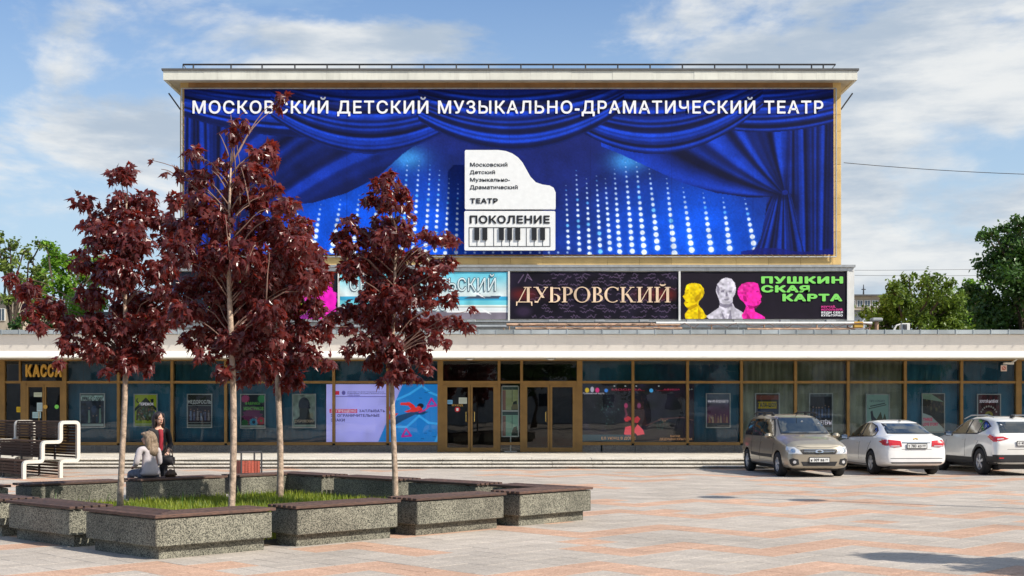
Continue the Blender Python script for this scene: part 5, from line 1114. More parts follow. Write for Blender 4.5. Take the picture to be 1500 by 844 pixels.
t1 = [(185, 262, 20), (168, 290, 24), (205, 290, 22), (130, 300, 17), (150, 320, 24), (190, 325, 30), (230, 318, 20), (115, 325, 10), (160, 350, 30), (205, 360, 34), (240, 345, 20), (120, 385, 18), (150, 395, 28), (190, 400, 36), (235, 395, 28), (112, 368, 10),
      (140, 435, 24), (180, 440, 36), (225, 440, 32), (250, 430, 16), (55, 425, 18), (15, 405, 12), (35, 420, 13), (80, 450, 20), (55, 455, 16), (100, 475, 20), (70, 480, 16), (140, 475, 26), (180, 480, 30), (220, 480, 28), (250, 470, 18), (110, 505, 20), (150, 510, 22), (190, 512, 20), (225, 508, 18), (100, 530, 10), (205, 528, 14), (215, 542, 8), (175, 535, 12), (196, 255, 14), (45, 440, 10), (165, 520, 24), (195, 535, 16), (160, 545, 10), (210, 515, 22), (130, 515, 16), (250, 440, 20), (245, 395, 20), (70, 445, 16), (30, 430, 12)]
maple('purple leaved maple on the left with a long low branch reaching left', -6.18, 20.0, px_clumps(-6.18, 20.0, t1, 1), seed=11, tr_top=5.2, lean=.12)
t2 = [(402, 130, 12), (398, 145, 8), (362, 190, 14), (350, 205, 14), (390, 208, 14), (395, 225, 14), (372, 220, 14), (290, 228, 15), (320, 238, 15), (365, 245, 20), (345, 262, 20), (392, 262, 16), (265, 255, 11), (300, 260, 18), (280, 268, 12), (330, 285, 26), (370, 285, 24), (400, 275, 15), (410, 300, 14), (295, 300, 24),
      (430, 310, 16), (270, 300, 14), (255, 330, 15), (280, 335, 26), (320, 325, 32), (365, 330, 32), (405, 335, 28), (440, 345, 20), (455, 365, 15), (275, 375, 28), (320, 375, 34), (365, 380, 36), (410, 378, 32), (445, 385, 22), (240, 250, 6), (232, 240, 4),
      (270, 415, 28), (315, 420, 34), (360, 425, 36), (405, 420, 32), (440, 415, 24), (470, 400, 14), (275, 455, 26), (315, 460, 32), (360, 465, 34), (400, 460, 30), (280, 490, 22), (320, 495, 26), (360, 500, 28), (400, 495, 24), (290, 512, 12), (340, 525, 20), (370, 525, 22), (395, 530, 16), (330, 545, 16), (350, 552, 14), (365, 545, 16), (300, 520, 16), (345, 500, 30), (320, 440, 30), (300, 385, 28), (390, 400, 30), (430, 360, 20), (455, 420, 18), (250, 425, 14)]
s2 = 17.5
maple('tallest purple leaved maple, its top sprig reaching the roof edge', -3.89, 17.5, px_clumps(-3.89, 17.5, t2, 2), seed=12, tr_top=5.3,
      sprigs=[(P(352, 300, s2), P(347, 210, s2 + .1)), (P(345, 260, s2), P(338, 168, s2)), (P(335, 230, s2), P(321, 196, s2)), (P(330, 275, s2 - .3), P(310, 250, s2 - .3)), (P(365, 300, s2 - .4), P(353, 245, s2 - .4)), (P(338, 420, s2 - .5), P(330, 315, s2 - .5)), (P(390, 440, s2 - .55), P(395, 370, s2 - .55)), (P(360, 400, s2 - .6), P(372, 360, s2 - .6)), (P(300, 300, s2), P(262, 255, s2)), (P(262, 262, s2), P(236, 248, s2))])
t3 = [(430, 300, 14), (440, 330, 22), (420, 360, 26), (460, 375, 20), (400, 400, 30), (445, 410, 28), (475, 420, 16), (385, 440, 28), (425, 445, 30), (465, 450, 20), (395, 480, 28), (435, 485, 28), (470, 485, 18), (385, 515, 24), (420, 520, 28), (455, 520, 22), (480, 530, 12), (395, 545, 20), (425, 550, 20), (410, 565, 12), (437, 562, 8), (472, 395, 12), (480, 465, 12)]
maple('purple leaved maple at the back of the planter, half hidden behind the tallest one', -4.25, 23.0, px_clumps(-4.25, 23.0, t3, 3), seed=13, tr_top=4.9, r0=.062)
t4 = [(572, 262, 12), (560, 275, 16), (585, 280, 16), (545, 295, 14), (568, 300, 20), (595, 300, 14), (600, 312, 9), (555, 325, 22), (580, 330, 24), (515, 332, 18), (535, 345, 18), (500, 345, 10), (565, 355, 26), (595, 350, 20), (510, 365, 18), (540, 375, 24), (575, 380, 28), (610, 370, 20), (650, 345, 15), (635, 350, 11), (625, 342, 10), (665, 352, 8), (655, 380, 12), (500, 385, 12),
      (635, 385, 16), (520, 400, 22), (555, 410, 26), (595, 410, 26), (625, 400, 18), (655, 395, 10), (545, 440, 28), (585, 440, 30), (620, 430, 22), (505, 450, 17), (490, 462, 12), (480, 475, 12), (520, 455, 18), (560, 470, 30), (600, 470, 28), (635, 470, 18), (665, 470, 15), (685, 478, 9), (690, 452, 8), (510, 480, 14), (535, 500, 22), (570, 505, 26), (605, 500, 24), (640, 495, 14), (515, 515, 12), (550, 525, 18), (585, 530, 20), (615, 520, 18), (655, 500, 8), (625, 540, 10), (570, 545, 12), (600, 548, 14), (612, 556, 8), (580, 550, 16), (560, 555, 8), (660, 440, 14), (645, 415, 16), (520, 380, 18), (505, 365, 14)]
maple('purple leaved maple on the right, standing in front of the blue screen', -1.90, 20.3, px_clumps(-1.90, 20.3, t4, 4), seed=14, tr_top=5.1)
# maple outside the frame on the right that throws the shadow in the corner
tS = [(-1.1 + .9 * (k % 4) + .2 * math.sin(k), 2.9 + .45 * (k // 4) + .2 * math.cos(k * 2.1), .48, .8 * math.sin(k * 1.7)) for k in range(18)]
maple('maple outside the picture on the right whose shadow falls on the paving', 10.2, 11.6, tS, seed=15, dens=1.0, tr_top=4.6, group='purple leaved maples on the plaza')
# street lamp outside the frame on the right, its heads throw two oval shadows
sl = thing('street_lamp', 'tall street lamp with two disc heads standing right of the picture', 'street lamp', (12.6, 20.2, 0))
obj('pole', T([(12.6, 20.2, -.01), (12.6, 20.2, 8)], [.08, .045], 10), 'greymetal', sl); obj('arm', T([(11.7, 20.6, 8.0), (12.6, 20.2, 8.05), (13.3, 19.8, 8)], .03, 6), 'greymetal', sl)
for xx, yy in ((11.7, 20.65), (13.3, 19.8)): obj('lamp_head', T([(xx, yy, 7.95), (xx, yy, 8.0), (xx, yy, 8.08)], [.34, .38, .2], 20), 'greymetal', sl)
# ================================================================== STEPPED SLAT SEATING (left edge)
So, St, Sn = Vector((-12.27, 31.74, 0)), Vector((.74, .673, 0)), Vector((-.70, .714, 0))
def sp(a, n, z): return So + St * a + Sn * n + Vector((0, 0, z))
ssb = thing('stepped_seating', 'stepped timber slat seating with rounded white steel frames at the left edge', 'bench', So)
Fp = [(0, 0), (0, .43), (.47, .43), (.47, .92), (.94, .92), (.94, 1.42), (1.40, 1.42), (1.40, .43), (.94, .43), (.94, 0)]
def ribbon(pts, w, n0, n1, name, m_):
    # rounded polyline ribbon in the (a, z) plane
    rp = []
    for i, p in enumerate(pts):
        if 0 < i < len(pts) - 1:
            a, b, c = Vector(pts[i - 1]), Vector(p), Vector(pts[i + 1]); r_ = .09; d1, d2 = (a - b).normalized(), (c - b).normalized()
            for k in range(5):
                t_ = k / 4; rp.append((b + d1 * r_) * (1 - t_) ** 2 + b * 2 * t_ * (1 - t_) + (b + d2 * r_) * t_ ** 2)
        else: rp.append(Vector(p))
    bm_ = bmesh.new(); rows = []
    for i, p in enumerate(rp):
        d = (rp[min(i + 1, len(rp) - 1)] - rp[max(i - 1, 0)]).normalized(); nn = Vector((-d.y, d.x)) * w / 2
        rows.append([bm_.verts.new(sp(q.x, n_, q.y)) for q, n_ in ((p + nn, n0), (p - nn, n0), (p - nn, n1), (p + nn, n1))])
    for a, b in zip(rows, rows[1:]):
        for k in range(4): bm_.faces.new((a[k], a[(k + 1) % 4], b[(k + 1) % 4], b[k]))
    bm_.faces.new(rows[0]); bm_.faces.new(rows[-1][::-1]); bmesh.ops.recalc_face_normals(bm_, faces=bm_.faces[:]); return obj(name, bm_, m_, ssb)
for n0 in (0, 2.7, 5.4): ribbon(Fp, .085, n0 - .05, n0 + .05, 'frame', 'whitesteel')
for (ba, bb) in ((0.07, 2.63), (2.77, 5.33)):
    for st_ in range(3):
        a0, zt = .47 * st_, (.43, .92, 1.42)[st_]; zb_ = (.06, .50, .98)[st_]
        for k in range(6 if st_ else 5):                       # riser slats
            z = zt - .09 - k * .075
            if z > zb_ - .02: obj('riser_slat', box(bmesh.new(), a0 - .02, a0 + .02, ba, bb, z, z + .058, lambda p: sp(p.x, p.y, p.z)), 'dark_wood', ssb)
        for k in range(5):
            a = a0 + .0 + k * .092; obj('seat_slat', box(bmesh.new(), a, a + .075, ba, bb, zt - .01, zt + .03, lambda p: sp(p.x, p.y, p.z)), 'dark_wood', ssb)
    for k in range(12):
        z = .5 + k * .075; obj('back_slat', box(bmesh.new(), 1.36, 1.395, ba, bb, z, z + .045, lambda p: sp(p.x, p.y, p.z)), 'dark_wood', ssb)
    for k in range(5):
        z = .06 + k * .075; obj('back_slat', box(bmesh.new(), .92, .955, ba, bb, z, z + .045, lambda p: sp(p.x, p.y, p.z)), 'dark_wood', ssb)
    for n_ in ((ba + bb) / 2,):
        for a, z in ((.0, .40), (.47, .88), (.94, 1.38), (1.36, 1.38)): obj('inner_post', box(bmesh.new(), a + .022, a + .06, n_ - .03, n_ + .03, 0 if a < 1.3 else .42, z, lambda p: sp(p.x, p.y, p.z)), 'darkmetal', ssb)
# ================================================================== LITTER BIN
tb = thing('litter_bin', 'square litter bin of reddish timber slats with thin black metal frame', 'litter bin', (-5.9, 28.2, 0))
Bo = Vector((-5.98, 27.95, 0)); Bu, Bv = Vector((.82, .57, 0)), Vector((-.57, .82, 0))
bl = lambda p: Bo + Bu * p.x + Bv * p.y + Vector((0, 0, p.z)); bw, bd = .44, .36
for k in range(6): a = k * bw / 6; obj('slat', box(bmesh.new(), a + .006, a + bw / 6 - .006, 0, .02, .08, .60, bl), 'red_wood', tb); obj('slat', box(bmesh.new(), a + .006, a + bw / 6 - .006, bd - .02, bd, .08, .60, bl), 'red_wood', tb)
for k in range(5): a = .025 + k * (bd - .05) / 5; obj('slat', box(bmesh.new(), -.002, .018, a + .005, a + (bd - .05) / 5 - .005, .08, .60, bl), 'red_wood', tb); obj('slat', box(bmesh.new(), bw - .018, bw + .002, a + .005, a + (bd - .05) / 5 - .005, .08, .60, bl), 'red_wood', tb)
for a, b in ((-.02, -.02), (bw + .02, -.02), (bw + .02, bd + .02), (-.02, bd + .02)): obj('post', box(bmesh.new(), a - .015, a + .015, b - .015, b + .015, 0, .80, bl), 'darkmetal', tb)
for (a, b), (c, d) in (((-.02, -.02), (bw + .02, -.02)), ((bw + .02, -.02), (bw + .02, bd + .02)), ((bw + .02, bd + .02), (-.02, bd + .02)), ((-.02, bd + .02), (-.02, -.02))): obj('top_rail', T([bl(Vector((a, b, .80))), bl(Vector((c, d, .80)))], .010, 5), 'darkmetal', tb)
obj('inner_bucket', box(bmesh.new(), .03, bw - .03, .03, bd - .03, .05, .52, bl), 'darkmetal', tb)

# ================================================================== PEOPLE
def skin(name, nodes, edges, m_, parent, sub=2, smooth=True):
    """nodes: {key: (x,y,z,rx,ry)}; grown with a skin modifier and subdivided"""
    bm_ = bmesh.new(); sl_ = bm_.verts.layers.skin.verify(); d = {}
    for i, (k, v_) in enumerate(nodes.items()):
        b = bm_.verts.new(v_[:3]); b[sl_].radius = (v_[3], v_[4] if len(v_) > 4 else v_[3]); b[sl_].use_root = (i == 0); d[k] = b
    for a, b in edges: bm_.edges.new((d[a], d[b]))
    me = bpy.data.meshes.new(name); bm_.to_mesh(me); bm_.free()
    o = bpy.data.objects.new(name, me); COL.objects.link(o); s = o.modifiers.new('s', 'SKIN'); s.use_smooth_shade = True; s.branch_smoothing = .6
    ss_ = o.modifiers.new('d', 'SUBSURF'); ss_.levels = sub; ss_.render_levels = sub; bpy.context.view_layer.update()
    m2_ = evaluated(o, name); bpy.data.objects.remove(o); m2_.materials.clear(); m2_.name = name
    m2_.polygons.foreach_set('use_smooth', [True] * len(m2_.polygons)); return link(name, m2_, parent, False, m_)
def chain(ks): return list(zip(ks, ks[1:]))
def lump(name, parts_, m_, parent, disp=.0, fr=30):
    """one closed soft form from overlapping ellipsoids, voxel-joined"""
    bm_ = bmesh.new()
    for (c_, r_, *rt) in parts_:
        mt = Matrix.Translation(c_) @ (Matrix.Rotation(R(rt[0]), 4, rt[1]) if rt else Matrix()) @ Matrix.Diagonal((*r_, 1)); bmesh.ops.create_uvsphere(bm_, u_segments=20, v_segments=14, radius=1, matrix=mt)
    me = bpy.data.meshes.new(name); bm_.to_mesh(me); bm_.free(); o = bpy.data.objects.new(name, me); COL.objects.link(o)
    rm = o.modifiers.new('r', 'REMESH'); rm.mode = 'VOXEL'; rm.voxel_size = .008; sm = o.modifiers.new('m', 'SMOOTH'); sm.iterations = 4; sm.factor = .6
    bpy.context.view_layer.update(); m2_ = evaluated(o, name); bpy.data.objects.remove(o)
    if disp:
        for v_ in m2_.vertices: v_.co += v_.normal * disp * mnoise.noise(Vector((v_.co.x * fr, v_.co.y * fr, v_.co.z * fr * .22)))
    m2_.materials.clear(); m2_.polygons.foreach_set('use_smooth', [True] * len(m2_.polygons)); m2_.name = name; return link(name, m2_, parent, False, m_)
def hand(nodes, edges, key, wrist, d, up, side, curl=.6, s=1.0):
    """five curled fingers rooted in the palm"""
    d, up = Vector(d).normalized(), Vector(up).normalized(); lat = d.cross(up).normalized() * side; w = Vector(wrist); pm = w + d * .055 * s
    nodes[key + 'p'] = (*pm, .026 * s, .016 * s); edges.append((key, key + 'p'))
    for i, (off, ln) in enumerate(((-.028, .062), (-.010, .074), (.010, .070), (.028, .056))):
        a = pm + lat * off * s + d * .045 * s; b = a + (d - up * curl * .5) * ln * .5 * s; c = b + (d * .3 - up * curl) * ln * .5 * s
        for j, p in enumerate((a, b, c)): nodes[f'{key}{i}{j}'] = (*p, (.0085 - .001 * j) * s)
        edges += [(key + 'p', f'{key}{i}0'), (f'{key}{i}0', f'{key}{i}1'), (f'{key}{i}1', f'{key}{i}2')]
    a = w + d * .03 * s - lat * .034 * s; b = a + (d * .6 - lat * .5 - up * .3) * .035 * s; nodes[key + 't0'] = (*a, .011 * s); nodes[key + 't1'] = (*b, .009 * s); nodes[key + 't2'] = (*(b + (d - up * .4) * .025 * s), .007 * s)
    edges += [(key, key + 't0'), (key + 't0', key + 't1'), (key + 't1', key + 't2')]
def head_forms(c_, fwd, s=1.0):
    """skull, jaw, nose, lips, ears as overlapping forms; fwd is the unit facing direction"""
    f_ = Vector(fwd).normalized(); l_ = Vector((0, 0, 1)).cross(f_).normalized(); z = Vector((0, 0, 1)); ang = math.degrees(math.atan2(f_.y, f_.x)); c_ = Vector(c_)
    E = lambda a, b, cc, r_: (c_ + f_ * a * s + l_ * b * s + z * cc * s, tuple(q * s for q in r_), ang, 'Z')
    return [E(-.012, 0, .02, (.098, .076, .105)), E(.026, 0, -.045, (.066, .055, .072)), E(.052, 0, -.085, (.030, .030, .026)), E(.096, 0, -.012, (.020, .012, .026)), E(.104, 0, -.026, (.014, .015, .011)),
            E(.082, 0, -.058, (.018, .026, .010)), E(.070, .032, .004, (.018, .022, .018)), E(.070, -.032, .004, (.018, .022, .018)), E(-.005, .078, -.012, (.020, .010, .034)), E(-.005, -.078, -.012, (.020, .010, .034))], E
def face_bits(parent, E, m_hair):
    for b in (.031, -.031):
        for nm, (a, bb, c_), r_, m_ in (('eye', (.084, b, .006), (.008, .013, .007), 'white'), ('iris', (.090, b, .006), (.004, .006, .006), 'ink'), ('eyebrow', (.090, b, .026), (.005, .018, .004), m_hair)):
            q = E(a, bb, c_, r_); bm_ = bmesh.new(); bmesh.ops.create_uvsphere(bm_, u_segments=10, v_segments=8, radius=1, matrix=Matrix.Translation(q[0]) @ Matrix.Rotation(R(q[2]), 4, 'Z') @ Matrix.Diagonal((*q[1], 1))); obj(nm, bm_, m_, parent, world=False, smooth=True)
    q = E(.098, 0, -.058, (.006, .022, .006)); bm_ = bmesh.new(); bmesh.ops.create_uvsphere(bm_, u_segments=10, v_segments=8, radius=1, matrix=Matrix.Translation(q[0]) @ Matrix.Rotation(R(q[2]), 4, 'Z') @ Matrix.Diagonal((*q[1], 1))); obj('lips', bm_, 'redcloth', parent, world=False, smooth=True)
def merge_body(name, skin_obj, forms, m_, parent):
    """joins the skinned neck/arms/legs and the head forms into one continuous surface"""
    bm_ = bmesh.new(); bm_.from_mesh(skin_obj.data); bpy.data.objects.remove(skin_obj)
    for (c_, r_, a, ax) in forms: bmesh.ops.create_uvsphere(bm_, u_segments=22, v_segments=16, radius=1, matrix=Matrix.Translation(c_) @ Matrix.Rotation(R(a), 4, ax) @ Matrix.Diagonal((*r_, 1)))
    me = bpy.data.meshes.new(name); bm_.to_mesh(me); bm_.free(); o = bpy.data.objects.new(name, me); COL.objects.link(o)
    rm = o.modifiers.new('r', 'REMESH'); rm.mode = 'VOXEL'; rm.voxel_size = .0065; sm = o.modifiers.new('m', 'SMOOTH'); sm.iterations = 2; sm.factor = .5
    bpy.context.view_layer.update(); m2_ = evaluated(o, name); bpy.data.objects.remove(o); m2_.materials.clear(); m2_.polygons.foreach_set('use_smooth', [True] * len(m2_.polygons)); m2_.name = name
    return link(name, m2_, parent, False, m_)
# --- standing woman, local frame: faces -y turned to the right (+x)
w1 = thing('person', 'dark haired woman standing in a black jacket over a red top, looking right', 'person', (-6.70, 23.95, 0), rz=R(38))
n, e = {}, []
n.update(pel=(0, 0, .92, .13, .10), wai=(0, 0, 1.06, .11, .085), che=(0, -.01, 1.24, .13, .095), shc=(0, 0, 1.36, .09, .07), nek=(0, -.005, 1.43, .045), nek2=(0, -.015, 1.50, .042),
         hl=(.085, 0, .86, .085), kl=(.09, -.02, .48, .055), al=(.09, .01, .09, .035), fl=(.10, -.13, .035, .03, .022), hr=(-.085, 0, .86, .085), kr=(-.09, -.02, .48, .055), ar=(-.10, .01, .09, .035), fr=(-.12, -.13, .035, .03, .022),
         sl=(.16, 0, 1.345, .052), el=(.22, .02, 1.08, .040), wl=(.12, -.17, .98, .024), sr=(-.16, 0, 1.345, .052), er=(-.21, .02, 1.07, .040), wr=(-.13, -.16, .95, .024))
e += chain(['pel', 'wai', 'che', 'shc', 'nek', 'nek2']) + chain(['pel', 'hl', 'kl', 'al', 'fl']) + chain(['pel', 'hr', 'kr', 'ar', 'fr']) + chain(['shc', 'sl', 'el', 'wl']) + chain(['shc', 'sr', 'er', 'wr'])
hand(n, e, 'wl', (.12, -.17, .98), (-.4, -.5, -.5), (.2, -.6, .6), 1, .9); hand(n, e, 'wr', (-.13, -.16, .95), (.4, -.4, -.6), (-.2, -.6, .6), -1, .9)
forms, E1 = head_forms((0, -.015, 1.575), (.12, -1, .0))
body = merge_body('body', skin('b', n, e, 'skin', w1, 1), forms, 'skin', w1); face_bits(w1, E1, 'darkhair')
hp = Vector((0, -.015, 1.575)); hd = [((0, .02, 1.615), (.106, .112, .098)), ((0, .055, 1.56), (.118, .08, .13)), ((.092, .01, 1.50), (.030, .055, .14)), ((-.092, .01, 1.50), (.030, .055, .14)), ((0, .06, 1.45), (.115, .05, .10)), ((.05, -.062, 1.64), (.042, .03, .04)), ((-.05, -.062, 1.64), (.042, .03, .04))]
lump('hair', [(Vector(a), b) for a, b in hd], 'darkhair', w1, .012, 26)
jk = dict(a=(0, .01, .84, .185, .14), b=(0, .01, 1.0, .16, .125), c=(0, 0, 1.2, .17, .125), d=(0, .01, 1.35, .12, .085), l1=(.175, 0, 1.345, .068), l2=(.235, .02, 1.08, .055), l3=(.14, -.145, .995, .040), r1=(-.175, 0, 1.345, .068), r2=(-.225, .02, 1.07, .055), r3=(-.15, -.135, .965, .040))
lumpj = skin('jacket', jk, chain(['a', 'b', 'c', 'd']) + chain(['d', 'l1', 'l2', 'l3']) + chain(['d', 'r1', 'r2', 'r3']), 'blackcloth', w1)
skin('top', dict(a=(.01, -.050, .90, .055, .05), b=(.01, -.075, 1.08, .048, .05), c=(.01, -.080, 1.25, .050, .052), d=(.01, -.055, 1.385, .055, .04)), chain(['a', 'b', 'c', 'd']), 'redcloth', w1)
skin('trousers', dict(p=(0, 0, .90, .15, .115), a=(.09, 0, .82, .095), b=(.095, -.02, .47, .068), c=(.095, .01, .12, .058), d=(-.09, 0, .82, .095), f=(-.095, -.02, .47, .068), g=(-.10, .01, .12, .058)), chain(['p', 'a', 'b', 'c']) + chain(['p', 'd', 'f', 'g']), 'blackcloth', w1)
for s_ in (1, -1): skin('shoe', dict(a=(s_ * .095, .03, .045, .042, .042), b=(s_ * .11, -.15, .032, .040, .028)), [('a', 'b')], 'black', w1, 1)
hb = thing('handbag', 'black handbag held low at the right side by the standing woman', 'handbag', (-6.46, 23.75, .70)); 
bm_ = bevel(B(-.12, .12, -.05, .05, 0, .19), .035, 3); obj('bag', bm_, 'blackcloth', hb, world=False, smooth=True); obj('strap', T([(-.08, 0, .18), (-.06, 0, .28), (0, 0, .33), (.06, 0, .28), (.08, 0, .18)], .010, 6), 'leather', hb, world=False)
# --- seated woman seen from behind, faces local -y
w2 = thing('person', 'blonde woman seated on the bench with her back turned, in a light blazer and jeans', 'person', (-6.52, 22.66, 0), rz=R(180 + 48))
n, e = {}, []
n.update(pel=(0, .02, .625, .13, .10), wai=(0, .03, .76, .11, .085), che=(0, .01, .94, .13, .095), shc=(0, 0, 1.045, .09, .07), nek=(0, -.01, 1.11, .045), nek2=(0, -.02, 1.17, .042),
         hl=(.09, 0, .60, .085), kl=(.10, -.44, .59, .055), al=(.08, -.40, .15, .035), fl=(.08, -.52, .10, .03, .022), hr=(-.09, 0, .60, .085), kr=(-.12, -.43, .59, .055), ar=(-.12, -.42, .15, .035), fr=(-.12, -.54, .10, .03, .022),
         sl=(.165, 0, 1.03, .052), el=(.22, -.02, .78, .040), wl=(.14, -.24, .73, .024), sr=(-.165, 0, 1.03, .052), er=(-.23, -.03, .78, .040), wr=(-.14, -.25, .72, .024))
e += chain(['pel', 'wai', 'che', 'shc', 'nek', 'nek2']) + chain(['pel', 'hl', 'kl', 'al', 'fl']) + chain(['pel', 'hr', 'kr', 'ar', 'fr']) + chain(['shc', 'sl', 'el', 'wl']) + chain(['shc', 'sr', 'er', 'wr'])
hand(n, e, 'wl', (.14, -.24, .73), (-.3, -.9, -.2), (.1, -.2, .9), 1, .7); hand(n, e, 'wr', (-.14, -.25, .72), (.3, -.9, -.2), (-.1, -.2, .9), -1, .7)
forms, E2 = head_forms((0, -.02, 1.235), (.80, -.60, -.05))
merge_body('body', skin('b', n, e, 'skin', w2, 1), forms, 'skin', w2); face_bits(w2, E2, 'blond')
lump('hair', [(Vector(a), b) for a, b in (((-.015, .0, 1.275), (.108, .108, .092)), ((-.05, .035, 1.20), (.09, .085, .12)), ((-.06, .065, 1.08), (.10, .055, .13)), ((-.05, .10, 1.00), (.085, .035, .09)), ((-.02, -.10, 1.22), (.055, .035, .10)), ((.05, .06, 1.15), (.04, .05, .14)), ((.06, -.045, 1.315), (.055, .06, .03)))], 'blond', w2, .014, 30)
skin('blazer', dict(a=(0, .05, .545, .25, .17), b=(0, .05, .66, .19, .13), c=(0, .03, .78, .145, .115), d=(0, .01, .94, .165, .125), f=(0, .01, 1.05, .115, .085), l1=(.18, 0, 1.03, .068), l2=(.24, -.02, .78, .055), l3=(.17, -.19, .74, .040), r1=(-.18, 0, 1.03, .068), r2=(-.25, -.03, .78, .055), r3=(-.17, -.20, .73, .040)),
     chain(['a', 'b', 'c', 'd', 'f']) + chain(['f', 'l1', 'l2', 'l3']) + chain(['f', 'r1', 'r2', 'r3']), 'blazer', w2)
skin('jeans', dict(p=(0, .02, .61, .15, .10), a=(.095, -.06, .61, .09), b=(.10, -.44, .60, .072), c=(.08, -.42, .20, .055), d=(-.095, -.06, .61, .09), f=(-.12, -.43, .60, .072), g=(-.12, -.43, .20, .055)), chain(['p', 'a', 'b', 'c']) + chain(['p', 'd', 'f', 'g']), 'denim', w2)
for s_ in (.08, -.12): skin('shoe', dict(a=(s_, -.41, .12, .042, .042), b=(s_, -.56, .10, .040, .028)), [('a', 'b')], 'black', w2, 1)
bb = thing('handbag', 'brown leather handbag lying on the bench beside the seated woman', 'handbag', (-6.17, 22.82, ZS + .005), rz=R(35))
bm_ = bmesh.new(); pts = [(-.12, 0), (.12, 0), (.10, .09), (.04, .15), (-.04, .15), (-.10, .09)]; xz_prism(bm_, pts, -.06, .06); bevel(bm_, .03, 2)
for v_ in bm_.verts: v_.co += Vector(mnoise.noise_vector(v_.co * 9)) * .015
obj('bag', bm_, 'leather', bb, world=False, smooth=True); obj('strap', T([(-.07, 0, .13), (-.06, -.02, .20), (0, -.03, .23), (.06, -.02, .19), (.07, 0, .12)], .008, 6), 'leather', bb, world=False)

